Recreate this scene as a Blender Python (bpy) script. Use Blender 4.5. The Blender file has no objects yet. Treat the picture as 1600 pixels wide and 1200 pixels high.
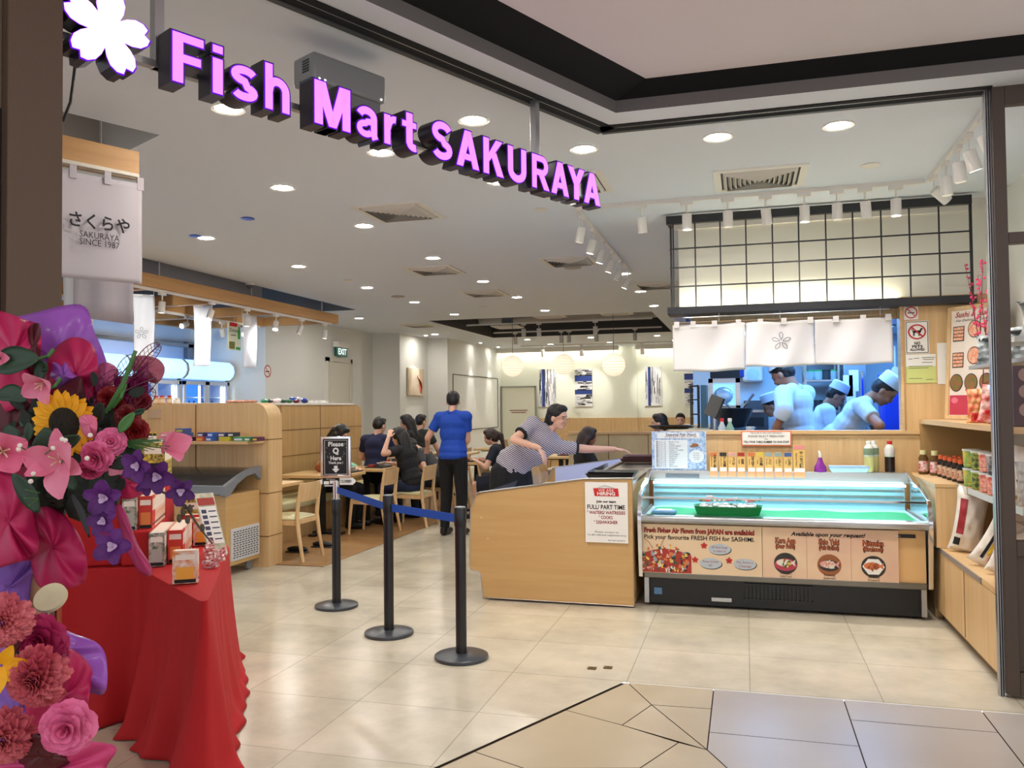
import bpy, bmesh, math, random
from mathutils import Vector as V, Matrix, noise
rnd = random.Random(7)
S = bpy.context.scene
COL = S.collection
PI = math.pi
# ---------------------------------------------------------------- camera
EYE = V((0, 0, 1.55)); FPX = 1288.3
PITCH, ROLL, YAW = math.radians(1.5626), math.radians(-0.6075), math.radians(15.746)
_f = V((-math.sin(YAW), math.cos(YAW), 0)); _r = V((math.cos(YAW), math.sin(YAW), 0)); _u = V((0, 0, 1))
FW = _f*math.cos(PITCH)+_u*math.sin(PITCH); _u2 = _u*math.cos(PITCH)-_f*math.sin(PITCH)
RT = _r*math.cos(ROLL)+_u2*math.sin(ROLL); UP = _u2*math.cos(ROLL)-_r*math.sin(ROLL)
cam = bpy.data.cameras.new('camera'); co = bpy.data.objects.new('camera', cam); COL.objects.link(co)
cam.sensor_fit = 'HORIZONTAL'; cam.sensor_width = 36; cam.lens = 36*FPX/1600; cam.clip_start = .05; cam.clip_end = 100
M = Matrix((RT, UP, -FW)).transposed().to_4x4(); M.translation = EYE; co.matrix_world = M
S.camera = co
# ---------------------------------------------------------------- world, exposure
w = bpy.data.worlds.new('world'); S.world = w; w.use_nodes = True
bg = w.node_tree.nodes['Background']; bg.inputs[0].default_value = (.9, .92, 1, 1); bg.inputs[1].default_value = .72
S.view_settings.view_transform = 'Standard'; S.view_settings.look = 'None'
S.view_settings.exposure = 0.92; S.view_settings.gamma = 1.0; S.view_settings.use_curve_mapping = False
try:
    S.cycles.use_denoising = True; S.cycles.max_bounces = 6; S.cycles.transparent_max_bounces = 16
    S.cycles.sample_clamp_indirect = 4; S.cycles.use_light_tree = True
    S.cycles.caustics_reflective = False; S.cycles.caustics_refractive = False
except Exception: pass
# ---------------------------------------------------------------- pixel helpers (known plane -> world point)
def ray(px, py): return FW*FPX+RT*(px-800)-UP*(py-600)
def P(ax, v, px, py):
    d = ray(px, py); i = 'xyz'.index(ax); return EYE+d*((v-EYE[i])/d[i])
def D(px, py, dist): return EYE+ray(px, py)*(dist/FPX)
AA = math.radians(26.1); ADIR = V((math.sin(AA), math.cos(AA), 0)); ANRM = V((math.cos(AA), -math.sin(AA), 0))
def PA(pt, px, py):
    d = ray(px, py); return EYE+d*((V(pt)-EYE).dot(ANRM)/d.dot(ANRM))
# ---------------------------------------------------------------- materials
def lin(c):
    return tuple((x/255/12.92 if x <= 10.3 else ((x/255+.055)/1.055)**2.4) for x in c)+(1,)
MC = {}
def mat(name, c=(200, 200, 200), rough=.5, metal=0, emit=None, es=1, spec=None, coat=0, bump=None, var=None, sheen=0):
    if name in MC: return MC[name]
    m = bpy.data.materials.new(name); m.use_nodes = True; nt = m.node_tree; b = nt.nodes['Principled BSDF']
    b.inputs['Base Color'].default_value = lin(c); b.inputs['Roughness'].default_value = rough; b.inputs['Metallic'].default_value = metal
    if spec is not None: b.inputs['Specular IOR Level'].default_value = spec
    if coat: b.inputs['Coat Weight'].default_value = coat
    if sheen: b.inputs['Sheen Weight'].default_value = sheen
    if emit: b.inputs['Emission Color'].default_value = lin(emit); b.inputs['Emission Strength'].default_value = es
    tc = None
    if bump or var:
        tc = nt.nodes.new('ShaderNodeTexCoord')
    if bump:      # (scale, strength)
        n = nt.nodes.new('ShaderNodeTexNoise'); n.inputs['Scale'].default_value = bump[0]; n.inputs['Detail'].default_value = 4
        nt.links.new(tc.outputs['Object'], n.inputs['Vector'])
        bp = nt.nodes.new('ShaderNodeBump'); bp.inputs['Strength'].default_value = bump[1]; bp.inputs['Distance'].default_value = .01
        nt.links.new(n.outputs['Fac'], bp.inputs['Height']); nt.links.new(bp.outputs[0], b.inputs['Normal'])
    if var:       # (scale, colour2)
        n = nt.nodes.new('ShaderNodeTexNoise'); n.inputs['Scale'].default_value = var[0]; n.inputs['Detail'].default_value = 3
        nt.links.new(tc.outputs['Object'], n.inputs['Vector'])
        r = nt.nodes.new('ShaderNodeValToRGB'); r.color_ramp.elements[0].position = .35; r.color_ramp.elements[1].position = .65
        r.color_ramp.elements[0].color = lin(c); r.color_ramp.elements[1].color = lin(var[1])
        nt.links.new(n.outputs['Fac'], r.inputs[0]); nt.links.new(r.outputs[0], b.inputs['Base Color'])
    MC[name] = m; return m
def wood(name, c1, c2, scale=(14, 14, .6), rough=.45):
    if name in MC: return MC[name]
    m = bpy.data.materials.new(name); m.use_nodes = True; nt = m.node_tree; b = nt.nodes['Principled BSDF']
    tc = nt.nodes.new('ShaderNodeTexCoord'); mp = nt.nodes.new('ShaderNodeMapping'); mp.inputs['Scale'].default_value = scale
    nt.links.new(tc.outputs['Object'], mp.inputs['Vector'])
    n = nt.nodes.new('ShaderNodeTexNoise'); n.inputs['Scale'].default_value = 2.2; n.inputs['Detail'].default_value = 6; n.inputs['Distortion'].default_value = .4
    nt.links.new(mp.outputs[0], n.inputs['Vector'])
    r = nt.nodes.new('ShaderNodeValToRGB'); r.color_ramp.elements[0].position = .3; r.color_ramp.elements[1].position = .7
    r.color_ramp.elements[0].color = lin(c1); r.color_ramp.elements[1].color = lin(c2)
    nt.links.new(n.outputs['Fac'], r.inputs[0]); nt.links.new(r.outputs[0], b.inputs['Base Color']); b.inputs['Roughness'].default_value = rough
    MC[name] = m; return m
def glassy(name, tint=(255, 255, 255), alpha=.12, rough=.02):
    if name in MC: return MC[name]
    m = bpy.data.materials.new(name); m.use_nodes = True; nt = m.node_tree; nt.nodes.clear()
    o = nt.nodes.new('ShaderNodeOutputMaterial'); mx = nt.nodes.new('ShaderNodeMixShader')
    t = nt.nodes.new('ShaderNodeBsdfTransparent'); t.inputs[0].default_value = lin(tint)
    g = nt.nodes.new('ShaderNodeBsdfGlossy'); g.inputs['Roughness'].default_value = rough
    fr = nt.nodes.new('ShaderNodeLayerWeight'); fr.inputs[0].default_value = alpha
    nt.links.new(fr.outputs['Fresnel'], mx.inputs[0]); nt.links.new(t.outputs[0], mx.inputs[1]); nt.links.new(g.outputs[0], mx.inputs[2]); nt.links.new(mx.outputs[0], o.inputs[0])
    MC[name] = m; return m
def cloth(name, c, c2=None, tr=.35, rough=.8, bump=None):     # thin cloth / paper that lets light through
    if name in MC: return MC[name]
    m = mat(name, c, rough, bump=bump, var=(9, c2) if c2 else None); nt = m.node_tree; b = nt.nodes['Principled BSDF']
    o = [n for n in nt.nodes if n.type == 'OUTPUT_MATERIAL'][0]
    t = nt.nodes.new('ShaderNodeBsdfTranslucent'); t.inputs[0].default_value = lin(c); mx = nt.nodes.new('ShaderNodeMixShader'); mx.inputs[0].default_value = tr
    nt.links.new(b.outputs[0], mx.inputs[1]); nt.links.new(t.outputs[0], mx.inputs[2]); nt.links.new(mx.outputs[0], o.inputs[0]); return m
def em(name, c, s): return mat(name, c, 1, emit=c, es=s, spec=0)
def tiles(name, c1, c2, cm, w_, h_, ox, oy, mortar=.006, rough=.28, off=0, patch=.5):
    m = bpy.data.materials.new(name); m.use_nodes = True; nt = m.node_tree; b = nt.nodes['Principled BSDF']
    tc = nt.nodes.new('ShaderNodeTexCoord'); mp = nt.nodes.new('ShaderNodeMapping'); mp.inputs['Location'].default_value = (-ox, -oy, 0)
    nt.links.new(tc.outputs['Object'], mp.inputs['Vector'])
    bk = nt.nodes.new('ShaderNodeTexBrick'); bk.offset = off; bk.squash = 1; bk.inputs['Scale'].default_value = 1
    bk.inputs['Brick Width'].default_value = w_; bk.inputs['Row Height'].default_value = h_; bk.inputs['Mortar Size'].default_value = mortar
    bk.inputs['Color1'].default_value = lin(c1); bk.inputs['Color2'].default_value = lin(c2); bk.inputs['Mortar'].default_value = lin(cm)
    nt.links.new(mp.outputs[0], bk.inputs['Vector'])
    n = nt.nodes.new('ShaderNodeTexNoise'); n.inputs['Scale'].default_value = 2.3; n.inputs['Detail'].default_value = 7; n.inputs['Roughness'].default_value = .62
    nt.links.new(tc.outputs['Object'], n.inputs['Vector'])
    r = nt.nodes.new('ShaderNodeMapRange'); r.inputs[1].default_value = .3; r.inputs[2].default_value = .7; r.inputs[3].default_value = 1-.25*patch; r.inputs[4].default_value = 1.06
    nt.links.new(n.outputs['Fac'], r.inputs[0])
    mx = nt.nodes.new('ShaderNodeMix'); mx.data_type = 'RGBA'; mx.blend_type = 'MULTIPLY'; mx.inputs[0].default_value = 1
    nt.links.new(bk.outputs['Color'], mx.inputs[6]); nt.links.new(r.outputs[0], mx.inputs[7]); nt.links.new(mx.outputs[2], b.inputs['Base Color'])
    b.inputs['Roughness'].default_value = rough; MC[name] = m; return m
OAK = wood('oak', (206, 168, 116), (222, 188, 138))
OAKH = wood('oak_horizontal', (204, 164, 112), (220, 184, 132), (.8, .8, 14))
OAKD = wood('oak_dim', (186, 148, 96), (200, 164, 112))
CASEW = wood('case_laminate', (196, 156, 100), (204, 166, 110), (.8, .8, 9), .4)
CHAIRW = wood('chair_beech', (216, 178, 128), (230, 196, 148), (9, 9, 2))
WHITE = mat('white_paint', (236, 232, 224), .7); PAPER = mat('paper', (238, 236, 230), .7)
CEILM = mat('ceiling_paint', (222, 228, 238), .8); WALLM = mat('wall_paint', (230, 230, 224), .8, bump=(30, .05))
BLACK = mat('black', (18, 18, 20), .45); BLK2 = mat('black_satin', (30, 31, 34), .35); DARK = mat('dark_grey', (62, 64, 66), .5)
STEEL = mat('steel', (190, 190, 190), .22, 1); CHROME = mat('chrome', (225, 225, 228), .1, 1); ALU = mat('aluminium', (176, 176, 178), .35, 1)
SPOTW = mat('lamp_white', (226, 222, 216), .5); LAMP = em('lamp_glow', (255, 250, 242), 26)
GLASS = glassy('glass'); RED = mat('red', (196, 30, 34), .6); GREYM = mat('grey_metal', (140, 140, 142), .45, .3)
BROWN = mat('frame_brown', (72, 58, 48), .5); INK = mat('ink', (24, 22, 24), .8); BLUEB = mat('belt_blue', (28, 84, 190), .6)
# ---------------------------------------------------------------- mesh helpers
class MB:
    def __init__(s): s.bm = bmesh.new(); s.mi = 0
    def _f(s, vs):
        try: f = s.bm.faces.new(vs); f.material_index = s.mi; return f
        except ValueError: return None
    def v(s, p): return s.bm.verts.new(V(p))
    def poly(s, pts): s._f([s.v(p) for p in pts]); return s
    def box(s, c, d, rz=0, M=None):
        M = M or Matrix.Translation(V(c)) @ Matrix.Rotation(rz, 4, 'Z'); x, y, z = d[0]/2, d[1]/2, d[2]/2
        vs = [s.v(M @ V((a*x, b*y, e*z))) for e in (-1, 1) for a, b in ((-1, -1), (1, -1), (1, 1), (-1, 1))]
        for f in ((3, 2, 1, 0), (4, 5, 6, 7), (0, 1, 5, 4), (1, 2, 6, 5), (2, 3, 7, 6), (3, 0, 4, 7)): s._f([vs[i] for i in f])
        return s
    def b2(s, lo, hi):
        lo, hi = V(lo), V(hi); return s.box((lo+hi)/2, hi-lo)
    def prism(s, pts, vec):           # polygon (3d points) swept along vec
        vec = V(vec); a = [s.v(p) for p in pts]; b = [s.v(V(p)+vec) for p in pts]; n = len(pts)
        s._f(a[::-1]); s._f(b)
        for i in range(n): s._f([a[i], a[(i+1) % n], b[(i+1) % n], b[i]])
        return s
    def rings(s, R, cap=True, closed=True):
        vs = [[s.v(p) for p in r] for r in R]; n = len(R[0])
        for i in range(len(vs)-1):
            for j in range(n if closed else n-1): s._f([vs[i][j], vs[i][(j+1) % n], vs[i+1][(j+1) % n], vs[i+1][j]])
        if cap and closed: s._f(vs[0][::-1]); s._f(vs[-1])
        return s
    def cyl(s, p0, p1, r0, r1=None, n=16, cap=True):
        return s.tube([p0, p1], [r0, r0 if r1 is None else r1], n, cap)
    def tube(s, pts, r, n=8, cap=True, flat=1):
        pts = [V(p) for p in pts]; R = []; up = None
        for i, p in enumerate(pts):
            t = (pts[min(i+1, len(pts)-1)]-pts[max(i-1, 0)]).normalized()
            if up is None: up = t.orthogonal().normalized()
            up = (up-t*up.dot(t)).normalized(); sd = t.cross(up); rr = r[i] if isinstance(r, (list, tuple)) else r
            R.append([p+(up*math.cos(a)*flat+sd*math.sin(a))*rr for a in [2*PI*k/n for k in range(n)]])
        return s.rings(R, cap)
    def lathe(s, prof, c=(0, 0, 0), n=24, axis=None, cap=True):
        c = V(c); q = V((0, 0, 1)).rotation_difference(V(axis)).to_matrix() if axis is not None else Matrix.Identity(3)
        return s.rings([[c+q @ V((r*math.cos(2*PI*k/n), r*math.sin(2*PI*k/n), z)) for k in range(n)] for r, z in prof], cap)
    def ball(s, c, r, n=12, M=None):
        r = (r, r, r) if isinstance(r, (int, float)) else r; M = M or Matrix.Identity(3); c = V(c)
        m = max(4, n//2)
        return s.rings([[c+M @ V((r[0]*math.sin(t)*math.cos(2*PI*k/n), r[1]*math.sin(t)*math.sin(2*PI*k/n), -r[2]*math.cos(t))) for k in range(n)] for t in [PI*(i+.08 if i == 0 else i-.08 if i == m else i)/m for i in range(m+1)]])
    def cap(s, a, b, ra, rb=None, n=12, fe=False):       # tapered capsule (fe: flat far end)
        a, b = V(a), V(b); rb = ra if rb is None else rb; t = (b-a).normalized(); up = t.orthogonal().normalized(); sd = t.cross(up); R = []
        prof = [(-math.cos(q)*ra, math.sin(q)*ra) for q in (.2, .6, 1.1)]+[(0, ra)]
        L = (b-a).length; prof += [(L, rb)]
        if not fe: prof += [(L+math.cos(q)*rb, math.sin(q)*rb) for q in (1.1, .6, .2)]
        for z, r in prof: R.append([a+t*z+(up*math.cos(2*PI*k/n)+sd*math.sin(2*PI*k/n))*r for k in range(n)])
        return s.rings(R)
    def grid(s, fn, nu, nv):
        vs = [[s.v(fn(i/nu, j/nv)) for j in range(nv+1)] for i in range(nu+1)]
        for i in range(nu):
            for j in range(nv): s._f([vs[i][j], vs[i+1][j], vs[i+1][j+1], vs[i][j+1]])
        return s
    def ell(s, c, u, w_, n=28, a0=0, a1=2*PI):
        c, u, w_ = V(c), V(u), V(w_); return s.poly([c+u*math.cos(a0+(a1-a0)*k/n)+w_*math.sin(a0+(a1-a0)*k/n) for k in range(n)])
    def ringf(s, c, u, w_, t, n=28):    # flat ring, inner ratio t
        c, u, w_ = V(c), V(u), V(w_)
        return s.rings([[c+(u*math.cos(2*PI*k/n)+w_*math.sin(2*PI*k/n))*q for k in range(n)] for q in (t, 1)], cap=False)
    def build(s, name, m, parent=None, smooth=True, bev=0, sol=0, sub=0, ang=38):
        bm = s.bm
        if bm.faces:
            bmesh.ops.recalc_face_normals(bm, faces=bm.faces)
        me = bpy.data.meshes.new(name); bm.to_mesh(me); bm.free()
        for x in (m if isinstance(m, (list, tuple)) else [m]): me.materials.append(x)
        return link(name, me, parent, smooth, bev, sol, sub, ang)
WLD = {}
def link(name, me, parent=None, smooth=True, bev=0, sol=0, sub=0, ang=38):
    o = bpy.data.objects.new(name, me); COL.objects.link(o)
    if parent is not None:
        o.parent = parent
        r = parent if parent.parent is None else parent.parent
        if r.name in WLD: me.transform(WLD[r.name])
    if smooth:
        me.shade_smooth(); me.set_sharp_from_angle(angle=math.radians(ang))
    if sol: q = o.modifiers.new('Solidify', 'SOLIDIFY'); q.thickness = sol; q.offset = 0
    if bev: q = o.modifiers.new('Bevel', 'BEVEL'); q.width = bev; q.segments = 2; q.limit_method = 'ANGLE'; q.angle_limit = math.radians(50)
    if sub: q = o.modifiers.new('Subdivision', 'SUBSURF'); q.levels = sub; q.render_levels = sub
    return o
def thing(name, label, cat, loc=(0, 0, 0), rz=0, group=None, world=True):
    """Empty at the thing's base; world=True: its parts are given in world coordinates"""
    o = bpy.data.objects.new(name, None); COL.objects.link(o); o.location = loc; o.rotation_euler = (0, 0, rz); o.empty_display_size = .1
    if world: WLD[o.name] = (Matrix.Translation(V(loc)) @ Matrix.Rotation(rz, 4, 'Z')).inverted()
    o['label'] = label; o['category'] = cat
    if group: o['group'] = group
    return o
def tag(o, label, cat, group=None):
    o['label'] = label; o['category'] = cat
    if group: o['group'] = group
    return o
def struct(name, mb, m, **k):
    o = mb.build(name, m, **k); o['kind'] = 'structure'; return o
def dup(root, loc, rz=None, label=None, group=None, scale=None):
    r = root.copy(); COL.objects.link(r); r.location = loc
    if rz is not None: r.rotation_euler = (0, 0, rz)
    if label: r['label'] = label
    if group: r['group'] = group
    if scale: r.scale = (scale,)*3
    for ch in list(root.children):
        c = ch.copy(); COL.objects.link(c); c.parent = r
        for g in ch.children:
            d = g.copy(); COL.objects.link(d); d.parent = c
    return r
def frame(o, x, up=(0, 0, 1)):     # matrix: local x along x, y along up, z out
    x = V(x).normalized(); up = V(up); z = x.cross(up).normalized(); y = z.cross(x).normalized()
    m = Matrix((x, y, z)).transposed().to_4x4(); m.translation = V(o); return m
def tmesh(body, size, ext=0, off=0, align='CENTER', res=2, sp=1, shear=0, ls=1):
    c = bpy.data.curves.new('t', 'FONT'); c.body = body; c.size = size; c.extrude = ext; c.offset = off; c.align_x = align; c.align_y = 'CENTER'
    c.resolution_u = res; c.space_character = sp; c.shear = shear; c.space_line = ls; c.fill_mode = 'BOTH' if ext else 'FRONT'
    o = bpy.data.objects.new('t', c); COL.objects.link(o); bpy.context.view_layer.update()
    me = bpy.data.meshes.new_from_object(o.evaluated_get(bpy.context.evaluated_depsgraph_get())); bpy.data.objects.remove(o); bpy.data.curves.remove(c); return me
def text(items, m, parent, name='lettering', world=True):
    """items: (string, matrix, size, width or None, kwargs) -> ONE mesh of lettering"""
    bm = bmesh.new()
    for it in items:
        b, mt, sz, wd = it[:4]; kw = it[4] if len(it) > 4 else {}
        me = tmesh(b, sz, **kw)
        if wd and len(me.vertices):
            xs = [v.co.x for v in me.vertices]; k = wd/max(1e-5, max(xs)-min(xs)); me.transform(Matrix.Diagonal((k, 1, 1, 1)))
        me.transform(mt); bm.from_mesh(me); bpy.data.meshes.remove(me)
    me = bpy.data.meshes.new(name); bm.to_mesh(me); bm.free(); me.materials.append(m)
    return link(name, me, parent, smooth=False)
ORD = 'first second third fourth fifth sixth seventh eighth ninth tenth eleventh twelfth thirteenth fourteenth fifteenth sixteenth seventeenth eighteenth nineteenth twentieth'.split()
# ================================================================ SETTING
H = 3.22
FT = tiles('floor_tile', (216, 206, 184), (206, 196, 172), (176, 166, 144), .665, .65, -1.995, 4.02, .003, .22, patch=1.0)
mb = MB(); mb.mi = 0
lipC = V((-.68, 4.655, 0)); lipA = lipC-ADIR*9
inner = [lipC, V((5, 4.655, 0)), V((5, 24, 0)), V((-13, 24, 0)), V((-13, -3, 0)), lipA]
mb.poly(inner); struct('floor', mb, FT, smooth=False)
OUTT = mat('outer_tile', (196, 180, 150), .3, var=(1.7, (186, 168, 138))); OUT2 = mat('outer_tile_pale', (184, 174, 164), .3, var=(1.4, (176, 164, 152)))
GROUT = mat('grout', (70, 54, 40), .8)
mb = MB(); mb.b2((-6, -4, -.06), (6, 4.655, -.008)); struct('floor_outer_bed', mb, GROUT, smooth=False)
def inset(pts, g):
    c = sum((V(p) for p in pts), V((0, 0)))/len(pts); n = len(pts); out = []
    L = []
    for i in range(n):
        a, b = V(pts[i]), V(pts[(i+1) % n]); d = (b-a).normalized(); nn = V((-d.y, d.x))
        if (c-a).dot(nn) < 0: nn = -nn
        L.append((a+nn*g, d))
    for i in range(n):
        a, d = L[i-1]; b, e = L[i]; den = d.x*e.y-d.y*e.x
        if abs(den) < 1e-6: out.append(b); continue
        t = ((b-a).x*e.y-(b-a).y*e.x)/den; out.append(a+d*t)
    return out
A2 = V((ADIR.x, ADIR.y)); T1 = V((-.66, 4.655)); PX = V((-.19, 3.838))
def aline(y): return T1+A2*((y-T1.y)/A2.y)
d2 = V((.527, -.99)).normalized()
def dl(t): return T1+d2*t
J = dl(.36); mb = MB()
plain = [
 [T1, J, V((-.19, 4.355)), V((-.19, 4.655))],
 [J, PX, V((-.19, 4.355))],
 [T1, aline(4.156), V((-.6, 4.03)), J],
 [J, V((-.6, 4.03)), PX],
 [aline(4.156), aline(3.56), V((-.935, 3.45)), V((-.458, 3.577)), V((-.32, 3.887)), V((-.6, 4.03))],
 [V((-.32, 3.887)), V((-.458, 3.577)), V((-.52, 3.2)), V((.15, 3.2)), PX],
 [aline(3.56), aline(2.2), V((-.9, 2.2)), V((-.52, 3.2)), V((-.458, 3.577)), V((-.935, 3.45))],
]
pale = [
 [V((-.19, 4.655)), V((.47, 4.655)), V((.47, 4.045)), V((-.19, 4.045))],
 [V((-.19, 4.045)), V((.47, 4.045)), V((.47, 3.2)), V((.15, 3.2)), PX],
 [V((.47, 4.655)), V((1.115, 4.655)), V((1.115, 4.37)), V((.47, 4.37))],
 [V((.47, 4.37)), V((1.115, 4.37)), V((1.115, 3.2)), V((.47, 3.2))],
 [V((1.115, 4.655)), V((2.4, 4.655)), V((2.4, 3.2)), V((1.115, 3.2))],
]
def clipA(pts):
    nv = V((A2.y, -A2.x)); out = []; dd_ = [(p-T1).dot(nv) for p in pts]
    for i, p in enumerate(pts):
        q = pts[(i+1) % len(pts)]; a, b = dd_[i], dd_[(i+1) % len(pts)]
        if a >= 0: out.append(p)
        if (a >= 0) != (b >= 0): out.append(p+(q-p)*(a/(a-b)))
    return out
for yy in range(-4, 3):
    for xx in range(-5, 6):
        if yy == 2 and xx < 0: continue
        q = clipA([V((xx*.9, yy*1.0+.2)), V((xx*.9+.9, yy*1.0+.2)), V((xx*.9+.9, yy*1.0+1.2)), V((xx*.9, yy*1.0+1.2))])
        if len(q) > 2 and sum((q[i].x*q[(i+1) % len(q)].y-q[i].y*q[(i+1) % len(q)].x) for i in range(len(q))) > .05: plain.append(q)
for i, lst in enumerate((plain, pale)):
    mb.mi = i
    for q in lst: mb.poly([(p.x, p.y, 0) for p in inset(q, .003)])
struct('floor_outer_tiles', mb, [OUTT, OUT2], smooth=False)
mb = MB()
for k in range(2):
    c = P('z', .003, 925+k*25, 1044-k); mb.box((c.x, c.y, .003), (.05, .04, .006))
    mb.box((c.x, c.y, .007), (.02, .012, .004))
tag(mb.build('floor_socket', mat('socket_brass', (120, 100, 70), .4, .6)), 'pair of small brass floor sockets set in the tiles before the shop', 'floor socket')
# timber floor of the seating strip
WF = tiles('plank_floor', (176, 136, 88), (160, 118, 72), (120, 86, 52), 1.1, .11, -5, 7.3, .003, .35, .5)
mb = MB(); mb.b2((-5.62, 7.3, 0), (-4.0, 23.3, .006)); struct('floor_timber_strip', mb, WF, smooth=False)
# ceiling with openings
def slab(name, outer, holes, z, m, th=.0):
    bm = bmesh.new()
    for lp in [outer]+holes:
        vs = [bm.verts.new((p[0], p[1], z)) for p in lp]
        for i in range(len(vs)): bm.edges.new((vs[i], vs[(i+1) % len(vs)]))
    bmesh.ops.triangle_fill(bm, use_beauty=True, use_dissolve=False, edges=bm.edges)
    me = bpy.data.meshes.new(name); bm.to_mesh(me); bm.free(); me.materials.append(m)
    o = link(name, me, smooth=False); o['kind'] = 'structure'; return o
h1 = [(-5.85, 14.85), (-1.57, 14.85), (-1.57, 19.1), (-5.85, 19.1)]
h2 = [(-9.2, 6.8), (-6.33, 6.8), (-6.33, 12.74), (-9.2, 12.74)]
ac = V((-3.39, 4.2)); N2 = V((ANRM.x, ANRM.y))
h3 = [tuple(ac), tuple(ac-A2*2.6), tuple(ac-A2*2.6-N2*.9), tuple(ac-N2*.9)]
slab('ceiling', [(p.x, p.y) for p in inner[:]], [h1, h2, h3], H, CEILM)
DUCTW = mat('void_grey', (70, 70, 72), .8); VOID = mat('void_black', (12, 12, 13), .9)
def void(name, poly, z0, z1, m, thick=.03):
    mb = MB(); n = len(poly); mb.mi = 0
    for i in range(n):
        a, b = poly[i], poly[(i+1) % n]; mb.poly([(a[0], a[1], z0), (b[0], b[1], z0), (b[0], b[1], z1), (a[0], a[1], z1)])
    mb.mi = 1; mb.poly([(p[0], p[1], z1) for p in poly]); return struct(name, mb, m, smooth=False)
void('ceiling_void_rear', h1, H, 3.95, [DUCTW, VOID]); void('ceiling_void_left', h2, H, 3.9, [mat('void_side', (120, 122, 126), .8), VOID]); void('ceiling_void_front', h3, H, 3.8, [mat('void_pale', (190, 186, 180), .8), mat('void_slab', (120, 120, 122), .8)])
# things in the voids
DUCT = mat('duct', (150, 150, 152), .4, .5)
t = thing('air_duct', 'grey round air duct running inside the rear ceiling opening', 'duct', (-3.7, 17.9, 3.6))
mb = MB(); mb.cyl((-5.8, 17.9, 3.6), (-1.6, 17.9, 3.6), .16, n=20); mb.build('duct_pipe', DUCT, t)
mb = MB()
for x in (-5, -3.7, -2.4): mb.b2((x-.02, 17.88, 3.6), (x+.02, 17.92, 3.95))
mb.build('hanger', DARK, t)
t = thing('air_duct', 'flat grey air duct at the near side of the rear ceiling opening', 'duct', (-3, 15.5, 3.5))
mb = MB(); mb.b2((-5.8, 15.62, 3.56), (-1.6, 16.0, 3.8)); mb.build('duct_body', DUCT, t, bev=.01)
for k in range(3): tag(MB().cyl((-5.82, 16.4+.25*k, 3.5+.05*k), (-1.6, 16.4+.25*k, 3.5+.05*k), .03, n=10).build('service_pipe', DARK), 'dark service pipe, %s from the front of the rear ceiling opening' % ORD[k], 'pipe')
t = thing('air_duct', 'pale insulated duct in the left ceiling opening above the timber trellis', 'duct', (-6.8, 11, 3.45))
mb = MB(); mb.cyl((-6.75, 8, 3.5), (-6.75, 12.72, 3.5), .1, n=18); mb.build('duct_pipe', mat('duct_pale', (190, 192, 206), .5), t)
mb = MB()
for y in (9, 10.4, 11.2, 12): mb.b2((-6.76, y-.01, 3.5), (-6.74, y+.01, 3.9))
mb.build('hanger', ALU, t)
mb = MB(); c = ac-N2*.45-A2*.5; mb.cyl((c.x, c.y, 3.5), (c.x-.8, c.y-1.2, 3.55), .1, n=16)
tag(mb.build('air_duct', mat('foil', (200, 200, 200), .35, .7, bump=(14, .8))), 'crinkled foil duct in the opening above the front timber beam', 'duct')
tag(MB().cyl((c.x+.1, c.y, H-.35), (c.x+.1, c.y, 3.8), .012, n=8).build('hanger_rod', ALU), 'thin metal rod dropping through the front ceiling opening', 'rod')
struct('trim_10', MB().b2((-6.46, 6.9, 3.0), (-6.43, 10.05, 3.7)), mat('bulkhead_grey', (150, 152, 158), .7), smooth=False)
# lip and upper ceiling
UH = 3.36; Lx = 6.0
up0 = V((-.497, 4.56)); upA = up0-A2*9
mb = MB()
l0 = V((lipC.x, lipC.y)); l1 = l0-A2*9
mb.poly([(l0.x, l0.y, H), (Lx, l0.y, H), (Lx, l0.y, H+.07), (l0.x, l0.y, H+.07)]); mb.poly([(l1.x, l1.y, H), (l0.x, l0.y, H), (l0.x, l0.y, H+.07), (l1.x, l1.y, H+.07)])
struct('trim_1', mb, mat('lip_grey', (104, 100, 98), .7, bump=(40, .4)), smooth=False)
mb = MB()
mb.poly([(l0.x, l0.y, H+.07), (Lx, l0.y, H+.07), (Lx, up0.y, UH), (up0.x, up0.y, UH)]); mb.poly([(l1.x, l1.y, H+.07), (l0.x, l0.y, H+.07), (up0.x, up0.y, UH), (upA.x, upA.y, UH)])
struct('trim_2', mb, mat('cove_black', (3, 3, 3), 1), smooth=False)
mb = MB(); mb.poly([(up0.x, up0.y, UH), (Lx, up0.y, UH), (Lx, -5, UH), (upA.x, -5, UH), (upA.x, upA.y, UH)]); struct('ceiling_outer', mb, mat('outer_ceiling', (224, 218, 222), .8), smooth=False)
# shutter track recess
def strip(mb, a, b, z, nrm, o0, o1, dz=.004):
    a, b, nrm = V(a), V(b), V(nrm)
    mb.prism([(a+nrm*o0).to_3d()+V((0, 0, z-dz)), (b+nrm*o0).to_3d()+V((0, 0, z-dz)), (b+nrm*o1).to_3d()+V((0, 0, z-dz)), (a+nrm*o1).to_3d()+V((0, 0, z-dz))], (0, 0, dz+.02))
tc_ = V((-.81, 4.945)); te = V((1.29, 4.945)); ta = tc_-A2*3.7
mb = MB()
for mi, a0, a1 in ((0, -.03, .0), (1, 0, .05), (2, .05, .056), (1, .056, .1)):
    mb.mi = mi; e = a0*.5
    strip(mb, tc_, te, H, V((0, -1)), a0, a1, .012 if mi == 0 else .006); strip(mb, ta, tc_, H, N2, a0, a1, .012 if mi == 0 else .006)
struct('trim_3', mb, [DARK, VOID, ALU], smooth=False)
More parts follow.
